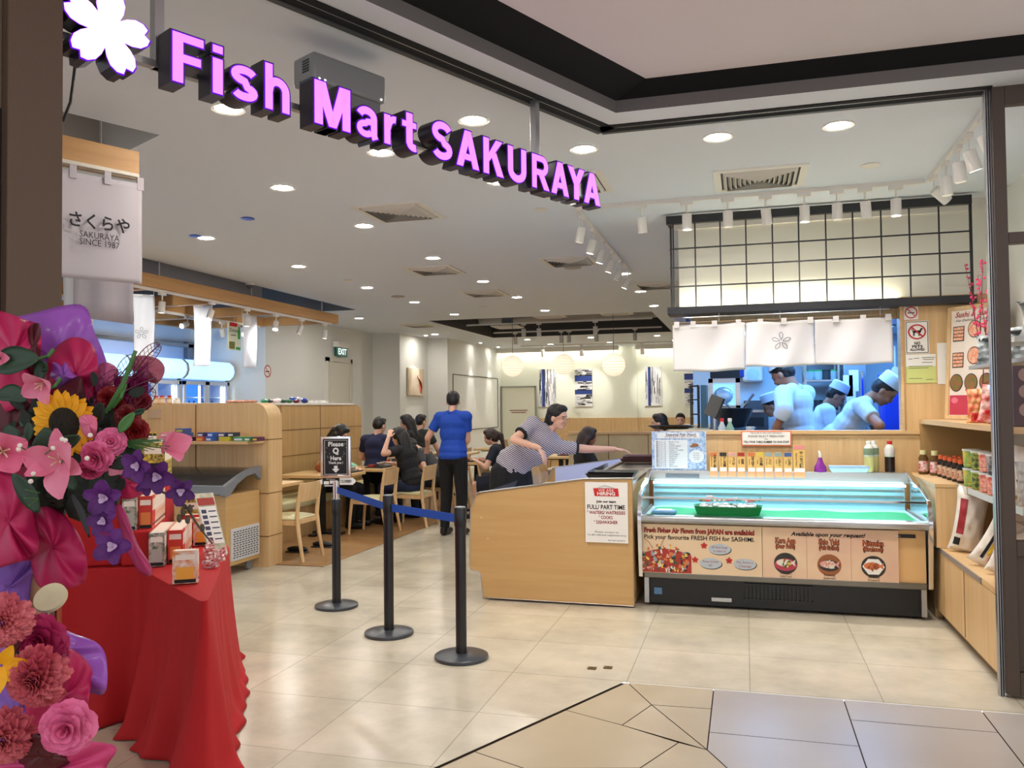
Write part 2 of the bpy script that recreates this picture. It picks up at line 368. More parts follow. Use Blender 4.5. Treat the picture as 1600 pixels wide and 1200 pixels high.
# walls
mb = MB(); X0 = -8.07
def wq(mb, a, b, z0=0, z1=H): mb.poly([(a[0], a[1], z0), (b[0], b[1], z0), (b[0], b[1], z1), (a[0], a[1], z1)])
wq(mb, (X0, 12.72), (X0, 17.05)); wq(mb, (X0, 17.05), (-7.41, 17.05)); wq(mb, (-7.41, 17.05), (-7.41, 18.75)); wq(mb, (-7.41, 18.75), (-6.9, 18.75)); wq(mb, (-6.9, 18.75), (-6.9, 23.3)); wq(mb, (X0, 12.72), (-9.6, 12.72))
struct('wall_left', mb, WALLM, smooth=False)
mb = MB(); wq(mb, (-9.6, 12.72), (-9.6, 2)); struct('wall_left_shop', mb, mat('wall_cool', (222, 224, 232), .6), smooth=False)
mb = MB(); mb.b2((-6.9, 23.3, 0), (3, 23.4, H)); mb.b2((-3.35, 23.2, 0), (-2.9, 23.31, H)); struct('wall_back', mb, mat('wall_back_paint', (234, 236, 220), .8), smooth=False)
mb = MB(); mb.b2((-6.9, 23.22, 0), (3, 23.3, 1.2)); mb.b2((-3.37, 23.17, 0), (-2.88, 23.22, 1.2)); struct('trim_4', mb, OAK, smooth=False)
mb = MB(); mb.b2((-6.9, 22.9, H-.12), (-3.36, 22.92, H)); mb.b2((-2.9, 22.9, H-.12), (2.6, 22.92, H)); struct('trim_5', mb, WHITE, smooth=False)
tag(MB().b2((-6.85, 23.0, H-.05), (-3.4, 23.1, H-.03)).build('cove_light', em('cove_glow', (255, 250, 232), 5.5)), 'cove light strip washing the back wall left of the pilaster', 'light')
tag(MB().b2((-2.85, 23.0, H-.05), (1.2, 23.1, H-.03)).build('cove_light', em('cove_glow', (255, 250, 232), 5.5)), 'cove light strip washing the back wall right of the pilaster', 'light')
mb = MB(); mb.b2((2.0, 4.93, 0), (2.1, 23.3, H)); mb.b2((2.1, 4.7, 0), (6, 4.9, H)); struct('wall_right', mb, WALLM, smooth=False)
# door in the back wall and in the left wall
t = thing('door', 'closed white door beside the left corner of the back wall', 'door', (-6.35, 23.2, 0)); 
MB().b2((-6.84, 23.2, 0), (-5.86, 23.24, 2.1)).build('door_panel', mat('door_white', (226, 224, 204), .6), t)
mb = MB(); mb.b2((-6.88, 23.18, 0), (-6.84, 23.24, 2.14)); mb.b2((-5.86, 23.18, 0), (-5.82, 23.24, 2.14)); mb.b2((-6.88, 23.18, 2.1), (-5.82, 23.24, 2.14)); mb.build('door_frame', mat('frame_grey', (150, 150, 140), .6), t)
mb = MB(); mb.b2((-6.62, 23.195, 1.42), (-6.08, 23.2, 1.45)); mb.b2((-6.57, 23.195, 1.36), (-6.13, 23.2, 1.39)); mb.build('print_line', mat('door_text', (150, 110, 104), .8), t)
t['label'] = 'closed white door with faint red print at the back left'
for a in (t,): a.name = 'door_1'; a['kind'] = 'structure'
t = thing('door_2', 'closed grey-white door under the exit sign in the left wall', 'door', (X0+.02, 15.4, 0)); t['kind'] = 'structure'
MB().b2((X0, 14.94, 0), (X0+.03, 15.86, 2.5)).build('door_panel', mat('door_cream', (222, 218, 204), .6), t)
mb = MB(); mb.b2((X0, 14.86, 0), (X0+.06, 14.94, 2.58)); mb.b2((X0, 15.86, 0), (X0+.06, 15.94, 2.58)); mb.b2((X0, 14.86, 2.5), (X0+.06, 15.94, 2.58)); mb.build('door_frame', mat('door_frame_grey', (214, 210, 196), .6), t)
t = thing('exit_sign', 'green lit exit sign over the door in the left wall', 'exit sign', (X0+.1, 15.4, 2.6))
MB().b2((X0+.01, 15.15, 2.8), (X0+.14, 15.65, 2.92)).build('housing', WHITE, t, bev=.01)
MB().b2((X0+.05, 15.17, 2.62), (X0+.09, 15.63, 2.8)).build('sign_panel', mat('exit_green', (10, 70, 62), .4, emit=(10, 80, 66), es=.15), t)
text([('EXIT', frame((X0+.1, 15.4, 2.71), (0, 1, 0)), .17, .36, dict(off=.004))], em('exit_white', (230, 245, 240), .6), t)
# access panel joints on the right-hand stretch of left wall
mb = MB(); 
for z in (2.35, .95): mb.b2((-6.9, 19.1, z), (-6.885, 22.9, z+.02))
for y in (19.1, 22.9): mb.b2((-6.9, y, .95), (-6.885, y+.02, 2.35))
struct('trim_6', mb, mat('joint_dark', (90, 88, 74), .8), smooth=False)
# partition 2 (long, along the bench)
def seams(mb, x, ys, zs, y0, y1, z0, z1, e=.004):
    for y in ys: mb.b2((x, y-.004, z0), (x+e, y+.004, z1))
    for z in zs: mb.b2((x, y0, z-.004), (x+e, y1, z+.004))
t = thing('low_partition', 'long oak partition wall with a round end behind the dining bench', 'partition', (-5.7, 9, 0))
a = [(-5.62, y, z) for y, z in [(7.4, 0), (11.47, 0)]+[(11.47-.16*(1-math.cos(q)), 1.6-.16*(1-math.sin(q))) for q in (0, .3, .6, .9, 1.2, 1.57)]+[(7.4, 1.6)]]
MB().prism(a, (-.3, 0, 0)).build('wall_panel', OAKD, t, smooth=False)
mb = MB(); seams(mb, -5.62, (8.2, 9.2, 10.2), (1.28, .95, .5), 7.4, 11.47, 0, 1.6); mb.build('panel_seam', mat('seam', (120, 86, 48), .8), t, smooth=False)
MB().b2((-5.93, 7.4, 1.6), (-5.61, 11.2, 1.625)).build('top_ledge', WHITE, t)
# partition 1 (facing the camera) with shelf
t = thing('low_partition', 'oak partition with a rounded corner and product shelf behind the chest freezer', 'partition', (-5.8, 7.3, 0))
def rc(x, z, r=.16): return [(x, 0)]+[(x-r*(1-math.cos(q)), z-r*(1-math.sin(q))) for q in (0, .3, .6, .9, 1.2, 1.57)]
MB().prism([(-7.6, 7.17, 0)]+[(x, 7.17, z) for x, z in rc(-4.52, 1.615)]+[(-7.6, 7.17, 1.615)], (0, .25, 0)).build('wall_panel', OAK, t, ang=20)
mb = MB()
for x in (-5.35,): mb.b2((x-.004, 7.164, 0), (x+.004, 7.17, 1.6))
for z in (.3, .72, 1.25): mb.b2((-4.7, 7.165, z-.004), (-4.518, 7.42, z+.004))
mb.build('panel_seam', MC['seam'], t, smooth=False)
MB().b2((-5.95, 6.87, 1.215), (-4.56, 7.17, 1.245)).build('shelf', OAKH, t, bev=.003)
MB().b2((-5.9, 7.15, 1.47), (-5.75, 7.168, 1.56)).build('price_card', mat('card_red', (200, 170, 140), .7), t)
# low partition behind display case
t = thing('low_partition', 'pale oak booth partition seen behind the outstretched arm', 'partition', (-1.5, 10.4, 0))
a0 = P('y', 10.4, 889, 745); a1 = P('y', 10.4, 1075, 678); zt = a1.z
MB().b2((a0.x, 10.4, 0), (a1.x+.3, 10.46, zt)).build('panel', mat('ash_panel', (208, 188, 140), .5, var=(5, (198, 174, 128))), t)
MB().b2((a0.x-.01, 10.38, zt), (a1.x+.3, 10.48, zt+.03)).build('cap_rail', OAKH, t)
mb = MB()
for px in (951, 1013): x = P('y', 10.4, px, 700).x; mb.b2((x-.004, 10.394, 0), (x+.004, 10.4, zt))
mb.build('panel_seam', MC['seam'], t, smooth=False)
# service box & glazed front on the right
t = thing('window_1', '', 'window'); t['kind'] = 'structure'; t['label'] = 'brown framed glazed shopfront at the right edge'
mb = MB(); mb.b2((1.29, 4.87, .02), (1.352, 4.94, H)); mb.b2((1.352, 4.87, 2.38), (3.2, 4.93, 2.44)); mb.b2((1.352, 4.87, 3.12), (3.2, 4.93, H)); mb.b2((1.352, 4.87, .02), (3.2, 4.93, .14)); mb.b2((1.352, 4.87, .74), (3.2, 4.93, .82)); mb.b2((1.352, 4.89, .14), (3.2, 4.91, .74))
mb.build('window_frame', BROWN, t, bev=.003); mb = MB(); mb.b2((1.352, 4.897, .82), (3.2, 4.903, 2.38)); mb.b2((1.352, 4.897, 2.44), (3.2, 4.903, 3.12)); mb.build('pane', GLASS, t, smooth=False)
t = thing('shutter_guide', 'upright grey metal shutter guide at the right shopfront', 'shutter guide', (1.285, 4.9, 0))
mb = MB()
for a, b in ((1.262, 1.268), (1.274, 1.278), (1.284, 1.29)): mb.b2((a, 4.9, 0), (b, 4.935, H))
mb.build('channel', ALU, t); MB().b2((1.268, 4.915, 0), (1.284, 4.93, H)).build('groove', BLACK, t)
# left shopfront post
c0 = PA((-.966, 4.269, 3.22), 98, 300); c0.z = 0; c1 = PA((-.966, 4.269, 3.22), 16, 300); cw = .155
t = thing('shopfront_post', 'brown shopfront post at the left edge behind the flowers', 'post', (c0.x, c0.y, 0))
q = [c0, c0-ADIR*cw, c0-ADIR*cw-ANRM*.15, c0-ANRM*.15]
MB().prism([(p.x, p.y, 0) for p in q], (0, 0, H)).build('post_cover', mat('post_brown', (90, 70, 54), .6, bump=(60, .2)), t, bev=.004)
q = [c0-ADIR*(cw+.001)-ANRM*.05, c0-ADIR*(cw+.5)-ANRM*.05, c0-ADIR*(cw+.5)-ANRM*.1, c0-ADIR*(cw+.001)-ANRM*.1]
MB().prism([(p.x, p.y, 0) for p in q], (0, 0, 2.47)).build('dark_panel', mat('dark_panel', (16, 14, 14), .3), t)
MB().prism([(p.x, p.y, 2.47) for p in q], (0, 0, .72)).build('upper_panel', mat('upper_panel', (110, 96, 80), .7), t)
# ================================================================ CEILING FITTINGS
TRIMW = mat('light_trim', (228, 224, 216), .5)
def downlight():
    t = thing('ceiling_downlight', '', 'ceiling light', (0, 0, 0), world=False)
    MB().lathe([(.074, -.001), (.093, -.001), (.095, -.006), (.091, -.011), (.074, -.008)], n=28, cap=False).build('trim_ring', TRIMW, t)
    MB().lathe([(.001, -.004), (.072, -.004), (.074, -.001), (.001, -.001)], n=28).build('diffuser', LAMPD, t); return t
LAMPD = em('downlight_glow', (255, 249, 241), 118)
DLS = []
for x, nm in ((-5.0, 'left'), (-3.32, 'middle'), (-1.44, 'right')):
    for k, y in enumerate((5.47, 6.85, 8.58, 10.4, 12.1, 13.95)):
        if nm == 'left' and k == 0: continue
        if nm == 'right' and k < 3: continue
        DLS.append((x, y, 'round recessed downlight, %s in the %s row running into the shop' % (ORD[k] if nm != 'right' else ORD[k-3], nm)))
DLS += [(-2.726, 3.935, 'round downlight under the letters Fish of the sign'), (-2.255, 4.905, 'round downlight below the word Mart of the sign'), (-1.489, 4.518, 'round downlight just above the word SAKURAYA'),
        (-.978, 5.243, 'round downlight right of the hanging sign rod'), (-.131, 5.258, 'round downlight above the square vent before the kitchen'), (.57, 5.259, 'round downlight nearest the glazed right shopfront'),
        (-1.722, 5.816, 'round downlight half hidden by the letters SAKURAYA'), (-6.86, 13.92, 'round downlight before the timber trellis end'), (-6.78, 17.6, 'round downlight beside the shrimp picture wall'),
        (-5.2, 19.9, 'round downlight behind the rear opening, leftmost'), (-3.6, 19.9, 'round downlight behind the rear opening, third from left'), (-2.0, 20.0, 'round downlight behind the rear opening, rightmost'),
        (-5.0, 21.6, 'small downlight near the back wall, above the left lantern'), (-3.4, 21.6, 'small downlight near the back wall, above the middle lantern'), (-1.7, 21.6, 'small downlight near the back wall, above the right lantern')]
d0 = downlight()
for i, (x, y, lb) in enumerate(DLS):
    if i == 0: d0.location = (x, y, H); d0['label'] = lb; d0['group'] = 'ceiling downlights'
    else: dup(d0, (x, y, H), label=lb, group='ceiling downlights')
for px, py, lb in ((387, 341, 'small round fitting with a blue tint near the left downlights'), (305, 368, 'small round blue fitting touching the leftmost downlight')):
    c = P('z', H, px, py); t = thing('ceiling_sensor', lb, 'sensor', c, world=False)
    MB().lathe([(.05, 0), (.06, -.006), (.045, -.012), (.001, -.012)], n=20).build('cover', mat('blue_plastic', (70, 110, 225), .4), t)
for px, py, lb, r in ((1360, 258, 'flat white ceiling disc right of the square vent', .06), (845, 327, 'flat white ceiling disc below the word SAKURAYA', .05), (543, 438, 'small dark ceiling slot light left of centre', .06), (622, 463, 'round grey ceiling speaker in the middle', .1), (895, 418, 'round grey ceiling speaker left of the bright spot row', .1), (755, 479, 'small pale slot before the rear opening', .05)):
    c = P('z', H, px, py); t = thing('ceiling_disc', lb, 'ceiling fitting', c, world=False)
    MB().lathe([(r, 0), (r+.008, -.004), (r, -.008), (.001, -.008)], n=24).build('cover', mat('disc_grey', (170, 164, 156), .6) if r > .09 else TRIMW, t)
for k, (x, y) in enumerate(((.6, 2.6), (2.4, 2.6), (.6, .6), (2.4, .6), (-.2, -1.4), (-2.2, -1.4), (2.2, -1.4))): dup(d0, (x, y, UH), label='unseen added downlight in the outer passage ceiling, %s from the shop' % ORD[k], group='added outer passage downlights')  # unseen passage lamps, added to brighten the floor before the shop
c = P('x', -6.32, 391, 449); t = thing('dome_camera', 'small dome camera below the ceiling edge above the long timber beam', 'camera', c, world=False)
MB().lathe([(.001, .09), (.05, .09), (.06, .04), (.055, .03), (.001, .03)], n=20, cap=False).build('housing', SPOTW, t); MB().lathe([(.05, .03), (.042, 0), (.02, -.02), (.001, -.022)], n=20, cap=False).build('dome', mat('dome_dark', (90, 90, 94), .15), t); MB().cyl((-.0, 0, .09), (0, 0, H+.3-c.z), .008, n=8).build('stem', SPOTW, t)
tag(MB().tube([D(118, 96, 3.4), D(114, 130, 3.4), D(110, 160, 3.4), D(98, 190, 3.4)], .006, 6).build('power_cable', BLACK), 'black cable hanging beside the left shopfront post', 'cable')
# square louvred vents
def vent(lb, x0, x1, y0, y1, z=H):
    t = thing('ceiling_vent', lb, 'air vent', ((x0+x1)/2, (y0+y1)/2, z)); mb = MB(); e = .05
    for a in ((x0, y0, x1, y0+e), (x0, y1-e, x1, y1), (x0, y0+e, x0+e, y1-e), (x1-e, y0+e, x1, y1-e)): mb.b2((a[0], a[1], z-.012), (a[2], a[3], z))
    mb.build('frame', TRIMW, t); mb = MB(); cx, cy = (x0+x1)/2, (y0+y1)/2; n = 8
    for k in range(n):
        f = 1-(k+.5)/n; f2 = f-.085; hx, hy = (x1-x0)/2-e, (y1-y0)/2-e
        R = [[(cx+sx*hx*q, cy+sy*hy*q, zz) for sx, sy in ((-1, -1), (1, -1), (1, 1), (-1, 1))] for q, zz in ((f, z-.004), (max(f2, .02), z-.03), (max(f2, .02)+.01, z-.03), (f+.01, z-.004))]
        mb.rings(R, cap=False)
    mb.build('louvre', mat('vent_louvre', (214, 208, 200), .5), t)
    MB().b2((x0+e, y0+e, z-.003), (x1-e, y1-e, z-.001)).build('shadow_plate', mat('vent_dark', (70, 68, 68), .9), t)
def vent4(lb, px, py, s=.6):
    c = P('z', H, px, py); vent(lb, c.x-s/2, c.x+s/2, c.y-s/2, c.y+s/2)
vent('square ceiling vent before the kitchen track lights', -.19, .46, 6.03, 6.62)
vent('square ceiling vent behind the end of the word SAKURAYA', -1.55, -.95, 5.75, 6.35)
vent4('square ceiling vent in the middle, largest of the row going back', 624, 331, .62); vent4('square ceiling vent beside the second middle downlights', 679, 422); vent4('square ceiling vent left of the third middle downlight', 757, 458); vent4('square ceiling vent above the round speaker', 890, 408); vent4('square ceiling vent near the black kitchen frame', 1026, 446); vent4('thin square ceiling vent before the corner of the rear opening', 655, 508)
for k, (px, py) in enumerate(((857, 493), (962, 488), (793, 510), (985, 520))):
    c = P('z', 3.3, px, py); t = thing('hanging_vent', 'square air diffuser hung in the rear ceiling opening, %s' % ('near left', 'near right', 'far left', 'far right')[k], 'air vent', c)
    mb = MB(); mb.b2((c.x-.3, c.y-.3, 3.28), (c.x+.3, c.y+.3, 3.3)); mb.build('frame', TRIMW, t); mb = MB()
    for j in range(6): mb.b2((c.x-.24, c.y-.25+j*.09, 3.262), (c.x+.24, c.y-.22+j*.09, 3.28))
    mb.build('louvre', MC['vent_louvre'], t); MB().b2((c.x-.1, c.y-.1, 3.3), (c.x+.1, c.y+.1, 3.5)).build('neck', DUCT, t)
# air curtain behind the sign
pA = V((-.966, 4.269, H)); q0 = pA-ADIR*1.60+ANRM*-.28; 
t = thing('air_curtain', 'grey air curtain box mounted on the ceiling behind the sign', 'air curtain', (q0.x, q0.y, 2.95))
u0 = PA(q0, 490, 78); u1 = PA(q0, 603, 116); Lc = (V((u1.x, u1.y, 0))-V((u0.x, u0.y, 0))).length; zt = min(H, u0.z); hb = .13
m_ = frame((u0.x, u0.y, zt), ADIR)
def fb(m, x0, x1, y0, y1, z0, z1): 
    mb = MB(); mb.box(None, (x1-x0, y1-y0, z1-z0), M=m @ Matrix.Translation(((x0+x1)/2, (y0+y1)/2, (z0+z1)/2))); return mb
fb(m_, 0, Lc, -hb, 0, -.16, 0).build('casing', GREYM, t, bev=.012); fb(m_, .02, Lc-.02, -hb-.1, -hb, -.14, -.02).build('lower_grille', mat('grille_grey', (120, 118, 122), .6), t)
mb = MB()
for k in range(5): mb.box(None, (.002, .006, .05), M=m_ @ Matrix.Translation((-.001, -.03-k*.012, -.06)))
mb.build('side_vents', BLACK, t)
mb = MB()
for x in (.03, .06, Lc-.03): mb.box(None, (.008, .008, .004), M=m_ @ Matrix.Translation((x, -hb+.012, .001)))
mb.build('screw', em('screw_shine', (255, 255, 255), 1.2), t)
# ---------------------------------------------------------------- track lights
def spotlamp(nm='track_light', pw=0):
    t = thing(nm, '', 'track light', world=False)
    MB().b2((-.05, -.018, -.03), (.05, .018, 0)).build('adapter', SPOTW, t, bev=.002)
    MB().cyl((0, 0, -.09), (0, 0, -.03), .008, n=8).build('stem', SPOTW, t)
    return t
def headm(tilt, az):
    return Matrix.Translation((0, 0, -.10)) @ Matrix.Rotation(az, 4, 'Z') @ Matrix.Rotation(tilt, 4, 'X')
HEADS = {}
def head(t, tilt, az, lit, L=.13, r=.038):
    key = (round(tilt, 1), round(az, 1), lit, L)
    hm = headm(tilt, az)
    mb = MB(); mb.lathe([(.001, 0), (r*.9, 0), (r, -.01), (r, -L), (r*.86, -L), (r*.8, -L+.02), (.001, -L+.02)], n=20, cap=False); mb.bm.transform(hm); h = mb.build('lamp_head', SPOTW, t)
    mb = MB(); mb.lathe([(r*.78, -L+.012), (r*.78, -L+.018)], n=20); mb.bm.transform(hm); mb.build('lamp_lens', LAMP if lit else mat('lens_off', (210, 206, 190), .3, emit=(255, 246, 225), es=.8), t)
def slight(t, loc, to, energy, ang=50, col=(1, .96, .9), blend=.6):
    l = bpy.data.lights.new('spot', 'SPOT'); l.energy = energy; l.spot_size = math.radians(ang); l.spot_blend = blend; l.color = col; l.shadow_soft_size = .03
    o = bpy.data.objects.new('lamp_light', l); COL.objects.link(o); d = V(to)-V(loc)
    m = V((0, 0, -1)).rotation_difference(d).to_matrix().to_4x4(); m.translation = V(loc); o.matrix_world = m
    return o
def track(lb, a, b, z=H, hang=0):
    a, b = V(a), V(b); t = thing('light_track', lb, 'light track', (a+b)/2); d = (b-a).normalized(); n = d.cross(V((0, 0, 1)))*.017
    MB().prism([a+n, a-n, a-n-V((0, 0, .03)), a+n-V((0, 0, .03))], b-a).build('rail', SPOTW, t); return t
TZ = H; YT = 6.76
track('white light track over the fish counter', (-1.33, YT, TZ), (1.33, YT, TZ)); track('white light track running back from the left end of the fish counter', (-1.33, 6.8, TZ), (-1.33, 10.2, TZ)); track('white light track along the right shelves', (1.35, 6.7, TZ), (1.35, 5.05, TZ))
TL = []
for k, px in enumerate((1002, 1073, 1137, 1196, 1257, 1308, 1352, 1400)):
    c = P('y', YT, px, 322); TL.append((c.x, YT, .0 if k % 3 else .25, rnd.uniform(-.5, .5), k in (0, 1, 3, 4, 7), 'white cylinder spotlight over the fish counter, %s from the left' % ORD[k]))
for k, y in enumerate((7.0, 7.55, 8.1, 8.7, 9.3, 10.0)): TL.append((-1.33, y, .2+.05*k, PI/2, k in (1, 2, 3, 5), 'white cylinder spotlight, %s on the track left of the kitchen' % ORD[k]))
for k, y in enumerate((6.55, 6.2, 5.85, 5.6, 5.28)): TL.append((1.35, y, (.9, .05, .1, .35, .45)[k], -PI/2+.4, k in (3, 4), 'white cylinder spotlight over the right shelves, %s from the kitchen' % ORD[k]))
for k, (x, y, tl, az, lit, lb) in enumerate(TL):
    t = spotlamp(); t.location = (x, y, TZ-.03); t['label'] = lb; t['group'] = 'ceiling track spotlights'
    if abs(x) > 1.32 and not (k < 8): t.rotation_euler.z = PI/2; az -= PI/2
    head(t, tl, az, lit)
for i, x in enumerate((-.6, .1, .8)): slight(None, (x, YT, H-.25), (x, 6.75, .9), 24, 80)
slight(None, (1.2, 5.5, H-.28), (1.8, 5.6, 1.2), 30, 90); slight(None, (1.2, 6.2, H-.28), (1.7, 6.5, 1.2), 22, 90)
for x in (-.4, .5): slight(None, (x, YT, H-.25), (x, 7.35, 1.9), 22, 85)
# rear hall track & heads
track('white light track hung in the rear ceiling opening, nearer one', (-5.5, 16.1, 3.25), (-1.7, 16.1, 3.25)); track('white light track hung in the rear ceiling opening, farther one', (-5.5, 18.0, 3.25), (-1.7, 18.0, 3.25)); track('dark light track along the back wall ceiling', (-5.9, 21.9, H), (-.4, 21.9, H))
for k, (px, py, yy) in enumerate(((818, 512, 16.1), (842, 512, 16.1), (930, 508, 16.1), (992, 518, 18), (932, 522, 18), (889, 525, 18), (877, 528, 18), (805, 528, 18))):
    c = P('y', yy, px, py); t = spotlamp(); t.location = (c.x, yy, 3.22); t['label'] = 'small white spotlight in the rear ceiling opening, %s from the left on the %s track' % (ORD[(0, 1, 2, 3, 2, 1, 4, 0)[k]], 'nearer' if yy < 17 else 'farther'); t['group'] = 'rear track spotlights'
    head(t, .1, 0, k in (0, 1), .16, .045)
for k, px in enumerate((848, 908, 1003)):
    c = P('y', 21.9, px, 545); t = spotlamp(); t.location = (c.x, 21.9, H-.03); t['label'] = 'spotlight aimed at the striped canvases, %s' % ('above the left lantern canvas', 'between the left and middle lanterns canvas', 'right of the pilaster')[k]
    t['group'] = 'wall canvas spotlights'; head(t, .5, 0, False, .2, .055)
    slight(None, (c.x, 21.95, H-.35), (c.x+.05, 23.2, 2.1), 34, 46)
# wall wash by recessed spots
for (x, y, tx, ty) in ((-7.1, 17.85, -7.41, 17.85), (-6.62, 20.5, -6.9, 20.5), (-6.62, 22.1, -6.9, 22.1)):
    slight(None, (x, y, H-.03), (tx-.03, ty, 1.0), 42, 34, blend=.35)
for x, y, lb in ((-7.1, 17.85, 'tiny recessed spot above the shrimp picture'), (-6.62, 20.5, 'tiny recessed spot above the left wall panels, nearer'), (-6.62, 22.1, 'tiny recessed spot above the left wall panels, farther')): dup(d0, (x, y, H), label=lb, group='wall wash spots', scale=.55)
# ---------------------------------------------------------------- hanging sign
pS = V((-.966, 4.269, H)); SL = mat('sign_letter_side', (34, 26, 44), .35); SF = em('sign_face', (230, 128, 250), .62); SP = em('sign_edge', (90, 16, 190), .45)
t = thing('hanging_sign', 'hanging sign of purple lit block letters with a white blossom', 'shop sign', (pS.x, pS.y, 2.7))
S0 = PA(pS, 275, 128); S1 = PA(pS, 934, 317); SLn = (V((S1.x, S1.y, 0))-V((S0.x, S0.y, 0))).length
S0.z = 2.69; ms = frame(S0, ADIR); cap = .176; fsz = cap/.729
def arc(cx, cy, rx, ry, a0, a1, n=12): return [(cx+rx*math.cos(math.radians(a0+(a1-a0)*k/n)), cy+ry*math.sin(math.radians(a0+(a1-a0)*k/n))) for k in range(n+1)]
def rc_(x0, y0, x1, y1): return ('p', [(x0, y0), (x1, y0), (x1, y1), (x0, y1)])
SS = lambda w, h: arc(w/2, h*.735, w*.5-.09, h*.265-.085, 20, 180, 10)[:]+arc(w/2, h*.735, w*.5-.09, h*.265-.085, 180, 270, 6)[1:]+arc(w/2, h*.265+.01, w*.5-.09, h*.265-.095, 90, -90, 10)[1:]+arc(w/2, h*.265+.01, w*.5-.09, h*.265-.095, -90, -160, 6)[1:]
GL = {
 'F': (.58, [rc_(0, 0, .2, 1), rc_(.19, .83, .58, 1), rc_(.19, .42, .53, .59)]),
 'i': (.19, [rc_(0, 0, .19, .73), rc_(0, .84, .19, 1)]),
 's': (.6, [('r', SS(.6, .75), .17)]),
 'h': (.62, [rc_(0, 0, .19, 1), ('r', [(.1, .42)]+arc(.31, .43, .215, .215, 150, 0)+[(.525, 0)], .19)]),
 'M': (.84, [rc_(0, 0, .19, 1), rc_(.65, 0, .84, 1), ('p', [(0, 1), (.26, 1), (.51, 0), (.33, 0)]), ('p', [(.84, 1), (.58, 1), (.33, 0), (.51, 0)])]),
 'a': (.6, [('r', arc(.29, .5, .2, .16, 165, 0)+[(.49, .1), (.53, 0)], .18), ('r', [(.49, .42), (.3, .39)]+arc(.26, .215, .17, .13, 90, 330), .15)]),
 'r': (.42, [rc_(0, 0, .19, .73), ('r', [(.1, .36)]+arc(.33, .4, .2, .25, 170, 80), .17)]),
 't': (.42, [rc_(.12, .16, .31, .95), rc_(0, .58, .42, .73), ('r', [(.215, .2)]+arc(.36, .2, .145, .115, 180, 290), .18)]),
 'S': (.68, [('r', SS(.68, 1.0), .19)]),
 'A': (.72, [('p', [(0, 0), (.2, 0), (.46, 1), (.26, 1)]), ('p', [(.72, 0), (.52, 0), (.26, 1), (.46, 1)]), rc_(.16, .2, .56, .37)]),
 'K': (.74, [rc_(0, 0, .2, 1), ('p', [(.19, .33), (.19, .58), (.46, 1), (.71, 1)]), ('p', [(.3, .5), (.46, .66), (.75, 0), (.5, 0)])]),
 'U': (.7, [('r', [(.1, 1)]+arc(.35, .34, .25, .245, 180, 360)+[(.6, 1)], .2)]),
 'R': (.76, [rc_(0, 0, .2, 1), ('r', [(.15, .91), (.42, .91)]+arc(.44, .7, .2, .21, 90, -90)+[(.15, .49)], .18), ('p', [(.3, .42), (.52, .46), (.78, 0), (.54, 0)])]),
 'Y': (.7, [('p', [(0, 1), (.22, 1), (.45, .48), (.3, .36)]), ('p', [(.7, 1), (.48, 1), (.25, .48), (.4, .36)]), rc_(.25, 0, .45, .47)])}
def glyph(mb, ch, x0, wd, hh, g, z0, z1):
    W_, parts = GL[ch]; kx, ky = wd/W_, hh
    for q in parts:
        if q[0] == 'p':
            pts = inset([V((x*kx, y*ky)) for x, y in q[1]], -g)
            mb.prism([ms @ V((x0+p.x, p.y, z0)) for p in pts], (ms.to_3x3() @ V((0, 0, z1-z0))))
        else:
            pts = [V((x*kx, y*ky)) for x, y in q[1]]; n = len(pts); hw = q[2]*(kx+ky)/4+g; R = []
            for i, p in enumerate(pts):
                t_ = (pts[min(i+1, n-1)]-pts[max(i-1, 0)]).normalized(); nn = V((-t_.y, t_.x)); e = (-g if i == 0 else g if i == n-1 else 0); p = p+t_*e
                R.append([ms @ V((x0+a.x, a.y, z)) for a, z in ((p+nn*hw, z0), (p-nn*hw, z0), (p-nn*hw, z1), (p+nn*hw, z1))])
            mb.rings(R)
word = 'Fish Mart SAKURAYA'
# left and right edge of every letter along the sign, measured from the picture
ED = [(270, 319), (333, 349), (361, 404), (415, 453), None, (492, 548), (557, 591), (601, 622), (629, 651), None, (676, 707), (714, 749), (756, 787), (794, 823), (832, 858), (862, 889), (888, 914), (913, 938)]
def sx(px):
    q = PA(pS, px, 60+(px-270)*.33); return (V((q.x, q.y, 0))-V((S0.x, S0.y, 0))).dot(ADIR)
for i, ch in enumerate(word):
    if ch == ' ': continue
    x0, x1 = sx(ED[i][0]), sx(ED[i][1]); w_ = x1-x0
    mb = MB(); glyph(mb, ch, x0, w_, cap, .007, -.095, -.006); L_ = mb.build('letter_'+ch.lower(), SL, t, smooth=False)
    mb = MB(); glyph(mb, ch, x0, w_, cap, .0035, -.006, -.004); mb.build('letter_edge', SP, L_, smooth=False)
    mb = MB(); glyph(mb, ch, x0, w_, cap, -.001, -.004, -.002); mb.build('letter_face', SF, L_, smooth=False)
# blossom
def blossom(R, n=5):
    pts = []
    for k in range(n):
        a = PI/2+2*PI*k/n-.12
        for da, rr in ((-.628, .43), (-.54, .62), (-.42, .82), (-.27, .96), (-.12, 1.02), (0, .9), (.12, 1.02), (.27, .96), (.42, .82), (.54, .62)): pts.append((math.cos(a+da)*rr*R, math.sin(a+da)*rr*R))
    return pts
fc = PA(pS, 168, 47); mf = frame(fc, ADIR); 
def bl(R, z0, z1): return [mf @ V((x, y, z0)) for x, y in blossom(R)], (mf.to_3x3() @ V((0, 0, 1)))*(z1-z0)
b = MB().prism(*bl(.142, -.085, -.004)).build('blossom_box', SL, t, smooth=False); MB().prism(*bl(.143, -.004, -.003)).build('blossom_edge', SP, b, smooth=False)
mb = MB(); R_ = blossom(.137)
for kk in range(1):
    mb.poly([mf @ V((x, y, -.001)) for x, y in R_])
